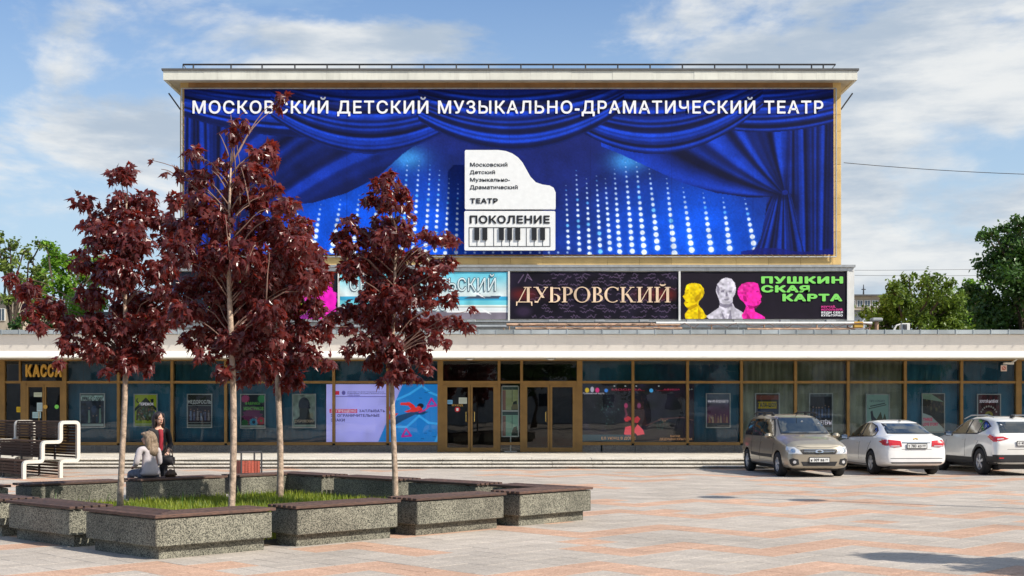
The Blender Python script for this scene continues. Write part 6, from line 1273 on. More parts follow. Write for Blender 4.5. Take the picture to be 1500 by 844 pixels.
# ================================================================== CARS
def lerp_tab(tab, x):
    xs = [t_[0] for t_ in tab]; return [float(np.interp(x, xs, [t_[k] for t_ in tab])) for k in range(1, len(tab[0]))]
def smooth_tab(tab, x, h=.05): a = lerp_tab(tab, x - h); b = lerp_tab(tab, x); c = lerp_tab(tab, x + h); return [(p + 2 * q + r_) / 4 for p, q, r_ in zip(a, b, c)]
class Car:
    """body lofted from cross sections; x runs from nose (0) to tail, y across, z up"""
    def __init__(s, name, label, paint, L_, secs, wheels, wr, loc, rz, cat='car', rimr=.62, track=None, mass=.0, spokes=5, lowtrim=None):
        s.t = thing(name, label, cat, loc, rz, group='cars parked in a row before the steps'); s.L = L_; s.paint = paint
        xs = sorted(set([q[0] for q in secs] + [L_ * k / 30 for k in range(31)])); bm_ = bmesh.new(); rings = []
        for x in xs:
            z0, hw, zs, sw, zt, rw = smooth_tab(secs, x, .03); dz = min(.07, max(.01, (zt - zs) * .35))
            half = [(0, z0), (hw * .80, z0), (hw * .965, z0 + .05), (hw * .995, z0 + .17), (hw, z0 + (zs - z0) * .55), (sw + .004, zs - .05), (sw - .012, zs), (sw + (rw - sw) * .30 - .0, zs + (zt - dz - zs) * .30), (sw + (rw - sw) * .68, zs + (zt - dz - zs) * .68), (rw, zt - dz), (rw * .86, zt - dz * .30), (rw * .5, zt - .004), (0, zt)]
            ring = half + [(-y, z) for y, z in half[-2:0:-1]]; rings.append([bm_.verts.new((x, y, z)) for y, z in ring])
        for a, b in zip(rings, rings[1:]):
            for k in range(len(a)): bm_.faces.new((a[k], b[k], b[(k + 1) % len(a)], a[(k + 1) % len(a)]))
        bm_.faces.new(rings[0][::-1][::-1]); bm_.faces.new(rings[-1][::-1]); bmesh.ops.recalc_face_normals(bm_, faces=bm_.faces[:])
        me = bpy.data.meshes.new('body'); bm_.to_mesh(me); bm_.free(); o = bpy.data.objects.new('b', me); COL.objects.link(o)
        sb = o.modifiers.new('s', 'SUBSURF'); sb.levels = 2; sb.render_levels = 2; bpy.context.view_layer.update(); ev = evaluated(o, 'b')
        s.bvh = BVHTree.FromPolygons([v_.co.copy() for v_ in ev.vertices], [tuple(p.vertices) for p in ev.polygons])
        # wheel arches
        cut = bmesh.new(); hwm = max(q[2] for q in secs)
        for wx in wheels:
            for sd in (1, -1):
                bmesh.ops.create_cone(cut, cap_ends=True, segments=40, radius1=wr + .055, radius2=wr + .055, depth=.34, matrix=Matrix.Translation((wx, sd * (hwm - .10), wr)) @ Matrix.Rotation(R(90), 4, 'X'))
        cm = bpy.data.meshes.new('c'); cut.to_mesh(cm); cut.free(); co_ = bpy.data.objects.new('c', cm); COL.objects.link(co_)
        cm.materials.append(M['trim']); ev.materials.clear(); ev.materials.append(M[paint]); ev.materials.append(M['trim'])
        o2 = bpy.data.objects.new('b2', ev); COL.objects.link(o2)
        cm.materials.clear(); cm.materials.append(M[paint]); cm.materials.append(M['trim']); cm.polygons.foreach_set('material_index', [1] * len(cm.polygons))
        bo = o2.modifiers.new('b', 'BOOLEAN'); bo.operation = 'DIFFERENCE'; bo.object = co_; bo.solver = 'EXACT'; bpy.context.view_layer.update(); fin = evaluated(o2, 'body')
        for q in (o, o2, co_): bpy.data.objects.remove(q)
        fin.polygons.foreach_set('use_smooth', [True] * len(fin.polygons)); fin.name = 'body'
        bo2 = link('body', fin, s.t, False); 
        es = bo2.modifiers.new('e', 'EDGE_SPLIT'); es.split_angle = R(50)
        # wheels
        for wx in wheels:
            for sd in (1, -1):
                cy = sd * (hwm - .105); w = obj('wheel', s.lathe([(wr * .60, .10), (wr * .64, .105), (wr * .93, .105), (wr, .075), (wr, -.075), (wr * .93, -.105), (wr * .6, -.10)], wx, cy, wr, sd), 'tyre', s.t, world=False, smooth=True)
                rb_ = bmesh.new(); rr_ = wr * .66
                for k in range(spokes):
                    for off in (-.10, .10):
                        a = 2 * math.pi * k / spokes + off + .3; u_ = Vector((math.cos(a), 0, math.sin(a))); v_ = Vector((-u_.z, 0, u_.x)); c_ = Vector((wx, cy + sd * .075, wr)); vv = []
                        for (ra, wa, dd) in ((.04, .018, .02), (rr_ * .97, .020, .012)):
                            for q_, dy in ((-1, 0), (1, 0), (1, -.03), (-1, -.03)): vv.append(rb_.verts.new(c_ + u_ * ra + v_ * wa * q_ + Vector((0, sd * (dd + dy), 0))))
                        for q_ in ((0, 1, 5, 4), (1, 2, 6, 5), (2, 3, 7, 6), (3, 0, 4, 7), (4, 5, 6, 7)): rb_.faces.new([vv[i] for i in q_])
                bmesh.ops.create_cone(rb_, cap_ends=True, segments=16, radius1=.05, radius2=.04, depth=.03, matrix=Matrix.Translation((wx, cy + sd * .09, wr)) @ Matrix.Rotation(R(90), 4, 'X'))
                bmesh.ops.recalc_face_normals(rb_, faces=rb_.faces[:]); obj('spokes', rb_, 'rim', w, world=False)
                obj('rim', s.lathe([(rr_, .085), (rr_ * .95, .092), (rr_ * .90, .07), (rr_ * .88, -.02), (rr_ * .88, -.06)], wx, cy, wr, sd), 'rim', w, world=False, smooth=True)
                dk = bmesh.new(); bmesh.ops.create_cone(dk, cap_ends=True, segments=24, radius1=rr_ * .93, radius2=rr_ * .93, depth=.02, matrix=Matrix.Translation((wx, cy + sd * .01, wr)) @ Matrix.Rotation(R(90), 4, 'X')); obj('brake_disc', dk, 'darkmetal', w, world=False)
        obj('underbody', B(.35, L_ - .3, -.62, .62, .17, .30), 'trim', s.t, world=False)
    def lathe(s, prof, wx, cy, wz, sd):
        bm_ = bmesh.new(); rows = []
        for r_, d in prof: rows.append([bm_.verts.new((wx + r_ * math.cos(2 * math.pi * k / 32), cy + sd * d, wz + r_ * math.sin(2 * math.pi * k / 32))) for k in range(32)])
        for a, b in zip(rows, rows[1:]):
            for k in range(32): bm_.faces.new((a[k], a[(k + 1) % 32], b[(k + 1) % 32], b[k]))
        bmesh.ops.recalc_face_normals(bm_, faces=bm_.faces[:]); return bm_
    def hit(s, axis, p):
        if axis in ('L', 'R'): sd = 1 if axis == 'L' else -1; o_, d = Vector((p[0], sd * 3, p[1])), Vector((0, -sd, 0))
        elif axis == 'F': o_, d = Vector((-3, p[0], p[1])), Vector((1, 0, 0))
        elif axis == 'B': o_, d = Vector((s.L + 3, p[0], p[1])), Vector((-1, 0, 0))
        else: o_, d = Vector((p[0], p[1], 5)), Vector((0, 0, -1))
        h, nn, *_ = s.bvh.ray_cast(o_, d); return h, nn, d
    def patch(s, name, axis, poly, m_, off=.006, thick=.012, res=.07, parent=None, maxn=None, gap=.0):
        pts = []
        for a, b in zip(poly, poly[1:] + poly[:1]):
            n_ = max(1, int(math.hypot(b[0] - a[0], b[1] - a[1]) / res)); pts += [(a[0] + (b[0] - a[0]) * k / n_, a[1] + (b[1] - a[1]) * k / n_) for k in range(n_)]
        nb = len(pts); P2 = [Vector(p) for p in pts]; xs, zs = [p[0] for p in poly], [p[1] for p in poly]
        gx = np.arange(min(xs) + res / 2, max(xs), res); gz = np.arange(min(zs) + res / 2, max(zs), res)
        def inside(x, z):
            c_ = False
            for (x1, y1), (x2, y2) in zip(poly, poly[1:] + poly[:1]):
                if (z < y1) != (z < y2) and x < (x2 - x1) * (z - y1) / (y2 - y1) + x1: c_ = not c_
            return c_
        for x in gx:
            for z in gz:
                if inside(x, z): P2.append(Vector((x, z)))
        vo, ed, fo, *_ = delaunay_2d_cdt(P2, [(i, (i + 1) % nb) for i in range(nb)], [], 1, 1e-5)
        bm_ = bmesh.new(); vv = []
        for p in vo:
            h, nn, d = s.hit(axis, p)
            if h is None: vv.append(None); continue
            if nn.dot(d) > 0: nn = -nn
            vv.append(bm_.verts.new(h + nn * (off - thick)))
            vv[-1].index = 0
        offs = {v_: None for v_ in vv if v_}
        nrm = {}
        for p, v_ in zip(vo, vv):
            if v_: h, nn, d = s.hit(axis, p); nrm[v_] = nn if nn.dot(d) <= 0 else -nn
        fs = []
        for f_ in fo:
            q = [vv[i] for i in f_]
            if all(q):
                try: fs.append(bm_.faces.new(q))
                except ValueError: pass
        if not fs: bm_.free(); return None
        r_ = bmesh.ops.extrude_face_region(bm_, geom=fs)
        # new verts pushed out by thickness along the stored normals (matched by position)
        kd = {tuple(round(c_, 5) for c_ in k.co): n_ for k, n_ in nrm.items()}
        for v_ in [g_ for g_ in r_['geom'] if isinstance(g_, bmesh.types.BMVert)]:
            n_ = kd.get(tuple(round(c_, 5) for c_ in v_.co)); v_.co += (n_ or Vector((0, 0, 0))) * thick
        bmesh.ops.recalc_face_normals(bm_, faces=bm_.faces[:])
        return obj(name, bm_, m_, parent or s.t, world=False)
    def both(s, name, poly, m_, **k):
        return [s.patch(name, ax, poly, m_, **k) for ax in ('L', 'R')]
    def seam(s, axis, pts, w=.010, m_='trim', name='panel_seam', off=.004):
        for (a, b) in zip(pts, pts[1:]):
            d = Vector((b[0] - a[0], b[1] - a[1])).normalized(); nn = Vector((-d.y, d.x)) * w / 2
            s.patch(name, axis, [(a[0] + nn.x, a[1] + nn.y), (b[0] + nn.x, b[1] + nn.y), (b[0] - nn.x, b[1] - nn.y), (a[0] - nn.x, a[1] - nn.y)], m_, off=off, thick=.006, res=.12)
    def plate(s, axis, x, z, w=.52, h=.112, txt='', hgt=None):
        sd = -1 if axis == 'F' else 1; hx, _, _ = s.hit(axis, (0, z)); px_ = (hx.x if hx else (0 if sd < 0 else s.L)) + sd * .025
        pl = obj('number_plate', bevel(B(px_ - .008, px_ + .008, x - w / 2, x + w / 2, z - h / 2, z + h / 2), .004), 'plate', s.t, world=False)
        bm_ = bmesh.new()
        for (a, b, c_, d) in ((x - w / 2 - .012, x + w / 2 + .012, z - h / 2 - .014, z - h / 2), (x - w / 2 - .012, x + w / 2 + .012, z + h / 2, z + h / 2 + .014), (x - w / 2 - .012, x - w / 2, z - h / 2, z + h / 2), (x + w / 2, x + w / 2 + .012, z - h / 2, z + h / 2)): box(bm_, px_ - .01, px_ + .012, a, b, c_, d)
        obj('plate_frame', bm_, 'trim', pl, world=False)
        for tx, ya, yb_, hh in txt:
            me = text_mesh(tx, .03, .5); c_ = np.zeros(len(me.vertices) * 3, 'f'); me.vertices.foreach_get('co', c_); c_ = c_.reshape(-1, 3); a, b = c_[:, 0].min(), c_[:, 0].max(); lo, hi = c_[:, 1].min(), c_[:, 1].max(); o_ = np.empty_like(c_)
            tt = (c_[:, 0] - a) / (b - a); o_[:, 1] = sd * (ya + (yb_ - ya) * tt) + x if True else 0; o_[:, 2] = z - hh / 2 + (c_[:, 1] - lo) / (hi - lo) * hh; o_[:, 0] = px_ + sd * (.009 + .002 * (c_[:, 2] + .5))
            if sd < 0: pass
            me.vertices.foreach_set('co', o_.ravel()); me.materials.clear(); me.update(); link('lettering', me, pl, False, 'black')
    def mirror(s, x, y, z, m_, w=.10):
        for sd in (1, -1):
            bm_ = bmesh.new(); bmesh.ops.create_cube(bm_, size=1, matrix=Matrix.Translation((x, sd * (y + .09), z)) @ Matrix.Diagonal((.11, .20, .14, 1))); bevel(bm_, .04, 3); r_ = obj('wing_mirror', bm_, m_, s.t, world=False, smooth=True)
            obj('mirror_stalk', T([(x + .02, sd * (y - .04), z - .05), (x, sd * (y + .05), z - .03)], .022, 6), 'trim', r_, world=False)
            obj('mirror_glass', B(x + .052, x + .06, sd * (y + .09) - .08, sd * (y + .09) + .08, z - .05, z + .05), 'chrome', r_, world=False)
# ---- beige family van (nose towards us)
cx = PX(1196, 33.0)
V = Car('estate_car', 'beige high roofed estate car with roof rails, parked nose out beside the white sedan', 'beigepaint', 4.47,
 #  x,   z0,  hw,  zs,  sw,  zt,  rw
 [(0, .30, .60, .60, .58, .66, .46), (.04, .24, .72, .66, .70, .74, .56), (.12, .22, .79, .74, .76, .86, .62), (.30, .21, .845, .82, .80, .955, .66), (.70, .21, .87, .90, .82, 1.04, .69), (1.05, .21, .875, .95, .83, 1.10, .70), (1.18, .21, .875, .96, .83, 1.16, .69), (1.50, .21, .875, .97, .83, 1.37, .64), (1.80, .21, .875, .98, .83, 1.535, .615),
  (2.1, .21, .875, .985, .83, 1.595, .625), (2.7, .21, .875, .99, .83, 1.63, .64), (3.4, .21, .875, 1.0, .83, 1.625, .64), (4.0, .22, .865, 1.0, .82, 1.585, .62), (4.28, .24, .84, 1.0, .80, 1.50, .60), (4.40, .28, .80, .98, .77, 1.30, .60), (4.47, .34, .74, .90, .72, 1.05, .60)],
 (.80, 3.70), .315, (cx - .06, 33.0 - .55, 0), R(95))
V.patch('windscreen', 'F', [(-.66, 1.10), (.66, 1.10), (.60, 1.38), (.55, 1.535), (-.55, 1.535), (-.60, 1.38)], 'trim', off=.004); V.patch('windscreen_glass', 'F', [(-.635, 1.125), (.635, 1.125), (.575, 1.38), (.525, 1.515), (-.525, 1.515), (-.575, 1.38)], 'carglass', off=.010)
V.both('window_surround', [(1.28, 1.03), (1.72, 1.40), (1.88, 1.50), (4.05, 1.48), (4.20, 1.30), (4.22, 1.08), (4.1, 1.02)], 'trim', off=.004)
for pl in ([(1.36, 1.05), (1.76, 1.38), (1.92, 1.475), (2.38, 1.49), (2.38, 1.03)], [(2.46, 1.03), (2.46, 1.49), (3.25, 1.485), (3.25, 1.04)], [(3.36, 1.04), (3.36, 1.48), (4.02, 1.455), (4.15, 1.29), (4.16, 1.10), (4.06, 1.05)]): V.both('side_window', pl, 'carglass', off=.010)
V.both('side_moulding', [(1.30, .56), (2.35, .56), (2.35, .48), (1.30, .48)], 'trim', off=.016, thick=.02); V.both('side_moulding', [(2.44, .56), (3.22, .58), (3.22, .50), (2.44, .48)], 'trim', off=.016, thick=.02)
for ax in ('L', 'R'):
    V.seam(ax, [(1.24, .99), (1.20, .70), (1.28, .30)]); V.seam(ax, [(2.42, 1.02), (2.42, .27)]); V.seam(ax, [(3.30, 1.02), (3.28, .70), (3.22, .60)]); V.seam(ax, [(1.28, .29), (3.2, .29)])
    for xx in (2.22, 3.05): V.patch('door_handle', ax, [(xx, .86), (xx + .16, .86), (xx + .16, .895), (xx, .895)], 'beigepaint', off=.025, thick=.03)
V.patch('upper_grille', 'F', [(-.42, .60), (.42, .60), (.50, .715), (.36, .735), (-.36, .735), (-.50, .715)], 'trim', off=.008)
for zz in (.635, .665, .70): V.patch('grille_bar', 'F', [(-.40, zz), (.40, zz), (.40, zz + .010), (-.40, zz + .010)], 'chrome', off=.018, thick=.012)
V.patch('badge', 'F', [(.11 * math.cos(a), .665 + .042 * math.sin(a)) for a in np.linspace(0, 2 * math.pi, 17)[:-1]], 'chrome', off=.035, thick=.03, res=.03); V.patch('badge_core', 'F', [(.06 * math.cos(a), .665 + .022 * math.sin(a)) for a in np.linspace(0, 2 * math.pi, 13)[:-1]], 'trim', off=.040, thick=.01, res=.03)
V.patch('lower_grille', 'F', [(-.42, .30), (.42, .30), (.48, .41), (-.48, .41)], 'trim', off=.008)
for sd in (1, -1):
    V.patch('headlight', 'F', [(sd * .44, .60), (sd * .76, .61), (sd * .80, .70), (sd * .78, .79), (sd * .62, .775), (sd * .52, .70)], 'clearlamp', off=.012); V.patch('headlight_reflector', 'F', [(sd * (.66 + .055 * math.cos(a)), .69 + .055 * math.sin(a)) for a in np.linspace(0, 2 * math.pi, 13)[:-1]], 'chrome', off=.016, thick=.008, res=.04)
    V.patch('fog_lamp_recess', 'F', [(sd * .52, .34), (sd * .68, .30), (sd * .74, .36), (sd * .76, .46), (sd * .68, .50), (sd * .55, .47)], 'trim', off=.008); V.patch('fog_lamp', 'F', [(sd * (.64 + .04 * math.cos(a)), .40 + .04 * math.sin(a)) for a in np.linspace(0, 2 * math.pi, 13)[:-1]], 'clearlamp', off=.016, thick=.01, res=.03)
    rl = T([(1.95, sd * .60, 1.60), (2.15, sd * .585, 1.665), (3.6, sd * .585, 1.675), (3.9, sd * .59, 1.615)], .020, 8); obj('roof_rail', rl, 'trim', V.t, world=False)
    for xx in (2.12, 2.9, 3.65): obj('rail_foot', B(xx - .06, xx + .06, sd * .585 - .025, sd * .585 + .025, 1.57, 1.66), 'trim', V.t, world=False)
V.plate('F', 0, .455, txt=[('н 009 ва', -.235, .12, .075), ('77', .15, .22, .055)]); V.mirror(1.38, .84, 1.05, 'beigepaint')
V.seam('F', [(-.55, .80), (-.25, .765), (.25, .765), (.55, .80)]); obj('aerial', T([(1.96, 0, 1.57), (1.70, 0, 1.72)], .008, 5), 'trim', V.t, world=False)
for sd, x0 in ((1, -.05), (-1, -.62)): obj('wiper', T([V.hit('F', (x0 + .55, 1.115))[0] + Vector((-.02, 0, .0)), V.hit('F', (x0 + .02, 1.145))[0] + Vector((-.02, 0, 0))], .011, 5), 'trim', V.t, world=False)
V.patch('door_sill', 'R', [(1.2, .28), (3.3, .28), (3.3, .235), (1.2, .235)], 'trim', off=.006); V.patch('door_sill', 'L', [(1.2, .28), (3.3, .28), (3.3, .235), (1.2, .235)], 'trim', off=.006)
for yy, zz in ((.05, 1.42), (.48, 1.36)): 
    h_ = V.hit('F', (-yy, zz))[0]; bm_ = bmesh.new(); bmesh.ops.create_cone(bm_, cap_ends=True, segments=12, radius1=.028, radius2=.028, depth=.006, matrix=Matrix.Translation(h_ + Vector((-.012, 0, .005))) @ Matrix.Rotation(R(60), 4, 'Y')); obj('windscreen_sticker', bm_, 'white', V.t, world=False)
# ---- white sedan (tail towards us)
Ycr = 33.55; xcr = PX(1339, Ycr)
Cz = Car('sedan', 'white four door sedan with red tail lamps, parked between estate car and crossover', 'whitecar', 4.60,
 [(0, .30, .60, .58, .58, .66, .46), (.05, .22, .76, .64, .72, .72, .56), (.18, .20, .83, .72, .78, .80, .62), (.60, .19, .87, .80, .81, .89, .67), (1.10, .18, .89, .86, .83, .97, .69), (1.35, .18, .895, .90, .84, 1.06, .66), (1.75, .18, .895, .925, .845, 1.27, .60), (2.10, .18, .895, .94, .845, 1.395, .57), (2.45, .18, .895, .95, .85, 1.455, .575),
  (2.9, .18, .895, .965, .85, 1.47, .58), (3.30, .18, .895, .98, .85, 1.43, .575), (3.65, .18, .895, 1.0, .845, 1.335, .57), (3.95, .20, .89, 1.01, .83, 1.20, .60), (4.12, .22, .885, 1.005, .81, 1.105, .66), (4.35, .25, .865, .985, .79, 1.065, .67), (4.48, .27, .83, .95, .77, 1.03, .66), (4.55, .29, .79, .86, .75, .93, .64), (4.60, .32, .72, .74, .70, .80, .58)],
 (.92, 3.60), .325, (0, 0, 0), R(-86))
def place_tail(car, rz, xaxle, X, Y):   # puts the middle of the rear axle at (X, Y)
    car.t.location = (X - math.cos(rz) * xaxle, Y - math.sin(rz) * xaxle, 0)
place_tail(Cz, R(-86), 3.60, PX(1322, 34.2), 34.2)
Cz.patch('rear_window_surround', 'B', [(-.60, 1.10), (.60, 1.10), (.51, 1.375), (-.51, 1.375)], 'trim', off=.003); Cz.patch('rear_window', 'B', [(-.575, 1.115), (.575, 1.115), (.49, 1.36), (-.49, 1.36)], 'carglass', off=.009)
Cz.patch('windscreen', 'F', [(-.60, 1.02), (.60, 1.02), (.50, 1.36), (-.50, 1.36)], 'carglass', off=.006)
Cz.both('window_surround', [(1.42, .965), (1.95, 1.26), (2.3, 1.37), (2.9, 1.39), (3.35, 1.31), (3.62, 1.18), (3.70, 1.05), (3.6, 1.02)], 'trim', off=.004)
for pl in ([(1.50, .975), (1.98, 1.245), (2.32, 1.35), (2.62, 1.37), (2.62, 1.0)], [(2.71, 1.0), (2.71, 1.37), (2.92, 1.37), (3.32, 1.29), (3.57, 1.17), (3.64, 1.06), (3.56, 1.035)]): Cz.both('side_window', pl, 'carglass', off=.010)
for ax in ('L', 'R'):
    Cz.seam(ax, [(1.36, .90), (1.32, .60), (1.42, .28)]); Cz.seam(ax, [(2.66, .98), (2.66, .28)]); Cz.seam(ax, [(3.62, 1.0), (3.40, .75), (3.22, .40)]); Cz.seam(ax, [(1.42, .27), (3.2, .27)])
    for xx in (2.44, 3.28): Cz.patch('door_handle', ax, [(xx, .83), (xx + .17, .835), (xx + .17, .87), (xx, .865)], 'whitecar', off=.026, thick=.03)
for sd in (1, -1):
    Cz.patch('tail_lamp', 'B', [(sd * .40, .78), (sd * .60, .755), (sd * .80, .80), (sd * .83, .90), (sd * .78, .955), (sd * .42, .92)], 'redlamp', off=.014, thick=.02)
    Cz.patch('tail_lamp', 'L' if sd > 0 else 'R', [(4.32, .82), (4.47, .80), (4.47, .94), (4.22, .955)], 'redlamp', off=.014, thick=.02); Cz.patch('lamp_band', 'B', [(sd * .46, .775), (sd * .74, .775), (sd * .74, .80), (sd * .46, .80)], 'clearlamp', off=.019, thick=.006)
Cz.patch('chrome_strip', 'B', [(-.38, .865), (.38, .865), (.38, .90), (-.38, .90)], 'chrome', off=.016, thick=.012); Cz.patch('badge', 'B', [(-.07, .955), (-.025, .955), (-.02, .97), (.02, .97), (.025, .955), (.07, .955), (.07, .98), (.025, .98), (.02, .993), (-.02, .993), (-.025, .98), (-.07, .98)], 'brass', off=.022, thick=.016, res=.03)
Cz.patch('bumper_groove', 'B', [(-.70, .455), (.70, .455), (.70, .470), (-.70, .470)], 'trim', off=.003, thick=.006); Cz.patch('boot_seam', 'B', [(-.40, .70), (.40, .70), (.40, .708), (-.40, .708)], 'trim', off=.003, thick=.005); Cz.patch('bumper_lower_lip', 'B', [(-.66, .33), (.66, .33), (.70, .365), (-.70, .365)], 'trim', off=.006)
Cz.plate('B', 0, .79, txt=[('т 783 ко', -.235, .12, .075), ('777', .14, .23, .055)]); Cz.mirror(1.62, .86, .98, 'black')
obj('brake_light', B(3.35, 3.42, -.02, .02, 1.425, 1.455), 'trim', Cz.t, world=False)
# ---- pearl white crossover (tail towards us)
Q = Car('crossover', 'pearl white crossover with black lower cladding and silver wheels, at the right edge', 'pearl', 4.38,
 [(0, .34, .62, .66, .58, .76, .46), (.05, .27, .78, .76, .72, .86, .58), (.20, .25, .85, .84, .80, .94, .66), (.60, .24, .895, .92, .83, 1.02, .70), (1.10, .24, .905, .98, .85, 1.10, .70), (1.32, .24, .905, 1.0, .855, 1.18, .68), (1.70, .24, .905, 1.02, .86, 1.38, .625), (2.05, .24, .905, 1.03, .865, 1.50, .605), (2.45, .24, .905, 1.045, .87, 1.565, .61),
  (2.95, .24, .905, 1.06, .875, 1.575, .61), (3.40, .24, .905, 1.08, .88, 1.55, .605), (3.80, .26, .90, 1.10, .87, 1.49, .59), (4.02, .28, .895, 1.10, .85, 1.40, .60), (4.20, .30, .88, 1.08, .82, 1.22, .66), (4.30, .31, .85, 1.0, .79, 1.10, .66), (4.35, .32, .81, .86, .76, .95, .62), (4.38, .36, .74, .74, .70, .80, .56)],
 (.88, 3.53), .355, (0, 0, 0), R(-86), spokes=5)
place_tail(Q, R(-86), 3.53, PX(1482, 34.0), 34.0)
Q.patch('rear_window', 'B', [(-.66, 1.13), (.66, 1.13), (.56, 1.42), (-.56, 1.42)], 'carglass', off=.008); Q.patch('windscreen', 'F', [(-.60, 1.15), (.60, 1.15), (.50, 1.48), (-.50, 1.48)], 'carglass', off=.006)
Q.both('window_surround', [(1.45, 1.06), (1.95, 1.36), (2.3, 1.47), (3.0, 1.49), (3.45, 1.44), (3.82, 1.30), (3.62, 1.18), (3.3, 1.085)], 'trim', off=.004)
for pl in ([(1.53, 1.07), (1.98, 1.345), (2.32, 1.455), (2.56, 1.465), (2.56, 1.09)], [(2.64, 1.09), (2.64, 1.47), (3.0, 1.475), (3.30, 1.445), (3.30, 1.115)], [(3.36, 1.135), (3.36, 1.435), (3.75, 1.30), (3.58, 1.19)]): Q.both('side_window', pl, 'carglass', off=.010)
Q.both('lower_cladding', [(1.34, .27), (1.30, .46), (3.08, .46), (3.08, .27)], 'trim', off=.014, thick=.02)
for ax in ('L', 'R'):
    for wx in (.88, 3.53):
        ar = [(wx + (.355 + .12) * math.cos(a), .355 + (.355 + .12) * math.sin(a)) for a in np.linspace(R(-8), R(188), 20)]; ai = [(wx + (.355 + .052) * math.cos(a), .355 + (.355 + .052) * math.sin(a)) for a in np.linspace(R(188), R(-8), 20)]; Q.patch('wheel_arch_trim', ax, ar + ai, 'trim', off=.014, thick=.02, res=.09)
    Q.seam(ax, [(1.34, 1.0), (1.30, .70), (1.36, .47)]); Q.seam(ax, [(2.60, 1.06), (2.60, .47)]); Q.seam(ax, [(3.50, 1.12), (3.42, .90), (3.12, .62)]); Q.patch('lower_cladding', ax, [(3.95, .30), (4.0, .52), (4.33, .52), (4.33, .32)], 'trim', off=.012, thick=.02)
    for xx in (2.38, 3.15): Q.patch('door_handle', ax, [(xx, .92), (xx + .17, .925), (xx + .17, .955), (xx, .95)], 'pearl', off=.026, thick=.03)
    sd = 1 if ax == 'L' else -1
    Q.patch('tail_lamp', ax, [(3.96, 1.035), (4.24, .90), (4.31, .90), (4.31, 1.0), (4.05, 1.085)], 'redlamp', off=.016, thick=.02)
    obj('roof_rail', T([(1.95, sd * .60, 1.49), (2.3, sd * .575, 1.585), (3.3, sd * .575, 1.60), (3.7, sd * .575, 1.545)], .018, 8), 'greymetal', Q.t, world=False)
for sd in (1, -1):
    Q.patch('tail_lamp', 'B', [(sd * .46, .98), (sd * .72, .92), (sd * .84, .93), (sd * .86, 1.03), (sd * .60, 1.035)], 'redlamp', off=.016, thick=.02); Q.patch('lamp_band', 'B', [(sd * .60, .965), (sd * .76, .95), (sd * .76, .975), (sd * .60, .99)], 'clearlamp', off=.021, thick=.006)
Q.patch('rear_bumper_cladding', 'B', [(-.84, .36), (.84, .36), (.86, .56), (-.86, .56)], 'trim', off=.012, thick=.02); Q.patch('boot_seam', 'B', [(-.52, .70), (.52, .70), (.52, .708), (-.52, .708)], 'trim', off=.003, thick=.005)
for sd in (1, -1): Q.patch('reflector', 'B', [(sd * .62, .46), (sd * .74, .46), (sd * .74, .49), (sd * .62, .49)], 'redlamp', off=.02, thick=.012)
Q.plate('B', 0, .86, txt=[('о 452 тр', -.235, .12, .075), ('177', .14, .23, .055)]); Q.mirror(1.66, .88, 1.08, 'black')
obj('shark_fin_aerial', prism(bmesh.new(), [(3.45, -.02), (3.65, -.02), (3.65, .02), (3.45, .02)], 1.53, 1.60), 'trim', Q.t, world=False)

# ================================================================== BACKGROUND TREES
def leafy(name, label, X, Y, clumps, m_, h_tr, r_tr=.2, size=.22, dens=1.0, seed=0, group=None, cat='tree', bark='dbark', trunk=True):
    q_ = np.random.default_rng(seed); t_ = thing(name, label, cat, (X, Y, 0), group=group); br = bmesh.new()
    if trunk:
        tp = [Vector((X + .2 * math.sin(k * 1.3 + seed), Y, h_tr * k / 5)) if k else Vector((X, Y, -.02)) for k in range(6)]; tube(br, tp, [r_tr * (1 - .12 * k) for k in range(6)], 9); obj('trunk', br, bark, t_, smooth=True)
    lb = bmesh.new(); PP, DD = [], []
    for (x, z, r_, dy) in clumps:
        c_ = Vector((x, Y + dy, z)); limb(lb, (X, Y, min(h_tr, z * .6)), c_, r_tr * .35, .03, seg=5)
        for k in range(4): d = Vector(q_.normal(size=3)).normalized(); limb(lb, c_ - d * .2 * r_, c_ + d * r_ * .85, .035, .012, seg=4, n=4)
        n = int(dens * 1150 * (r_ / 1.0) ** 2 * (.22 / size) ** 1.6); sub = q_.normal(size=(max(4, n // 26), 3)); sub /= np.linalg.norm(sub, axis=1)[:, None]; sub *= (r_ * q_.uniform(.45, 1, len(sub)))[:, None]
        k = q_.integers(len(sub), size=n); p = np.array(c_) + sub[k] + q_.normal(scale=r_ * .16 + .05, size=(n, 3)); PP.append(p); DD.append(sub[k] / r_)
    obj('limbs', lb, bark, t_)
    PP, DD = np.vstack(PP), np.vstack(DD); n = len(PP); a = DD + q_.normal(scale=.8, size=(n, 3)); a /= np.linalg.norm(a, axis=1)[:, None]; b = np.cross(a, q_.normal(size=(n, 3))); b /= np.linalg.norm(b, axis=1)[:, None]; c_ = np.cross(a, b); s = (size * q_.uniform(.6, 1.3, n))[:, None]
    co = np.stack([PP - b * s * .5, PP + c_ * s * .28 + a * s * .1, PP + b * s * .5, PP - c_ * s * .28 + a * s * .1], 1).reshape(-1, 3); fs = np.arange(n * 4).reshape(n, 4)
    tag(mesh_from('crown', co, fs, m_, t_), kind='stuff'); return t_
def cl(Y, lst, sd=1.2, seed=0):
    q_ = random.Random(seed); return [(PX(x, Y), PZ(y, Y), r_ * Y / FPX, q_.uniform(-sd, sd)) for x, y, r_ in lst]
gb = 'trees behind the theatre'
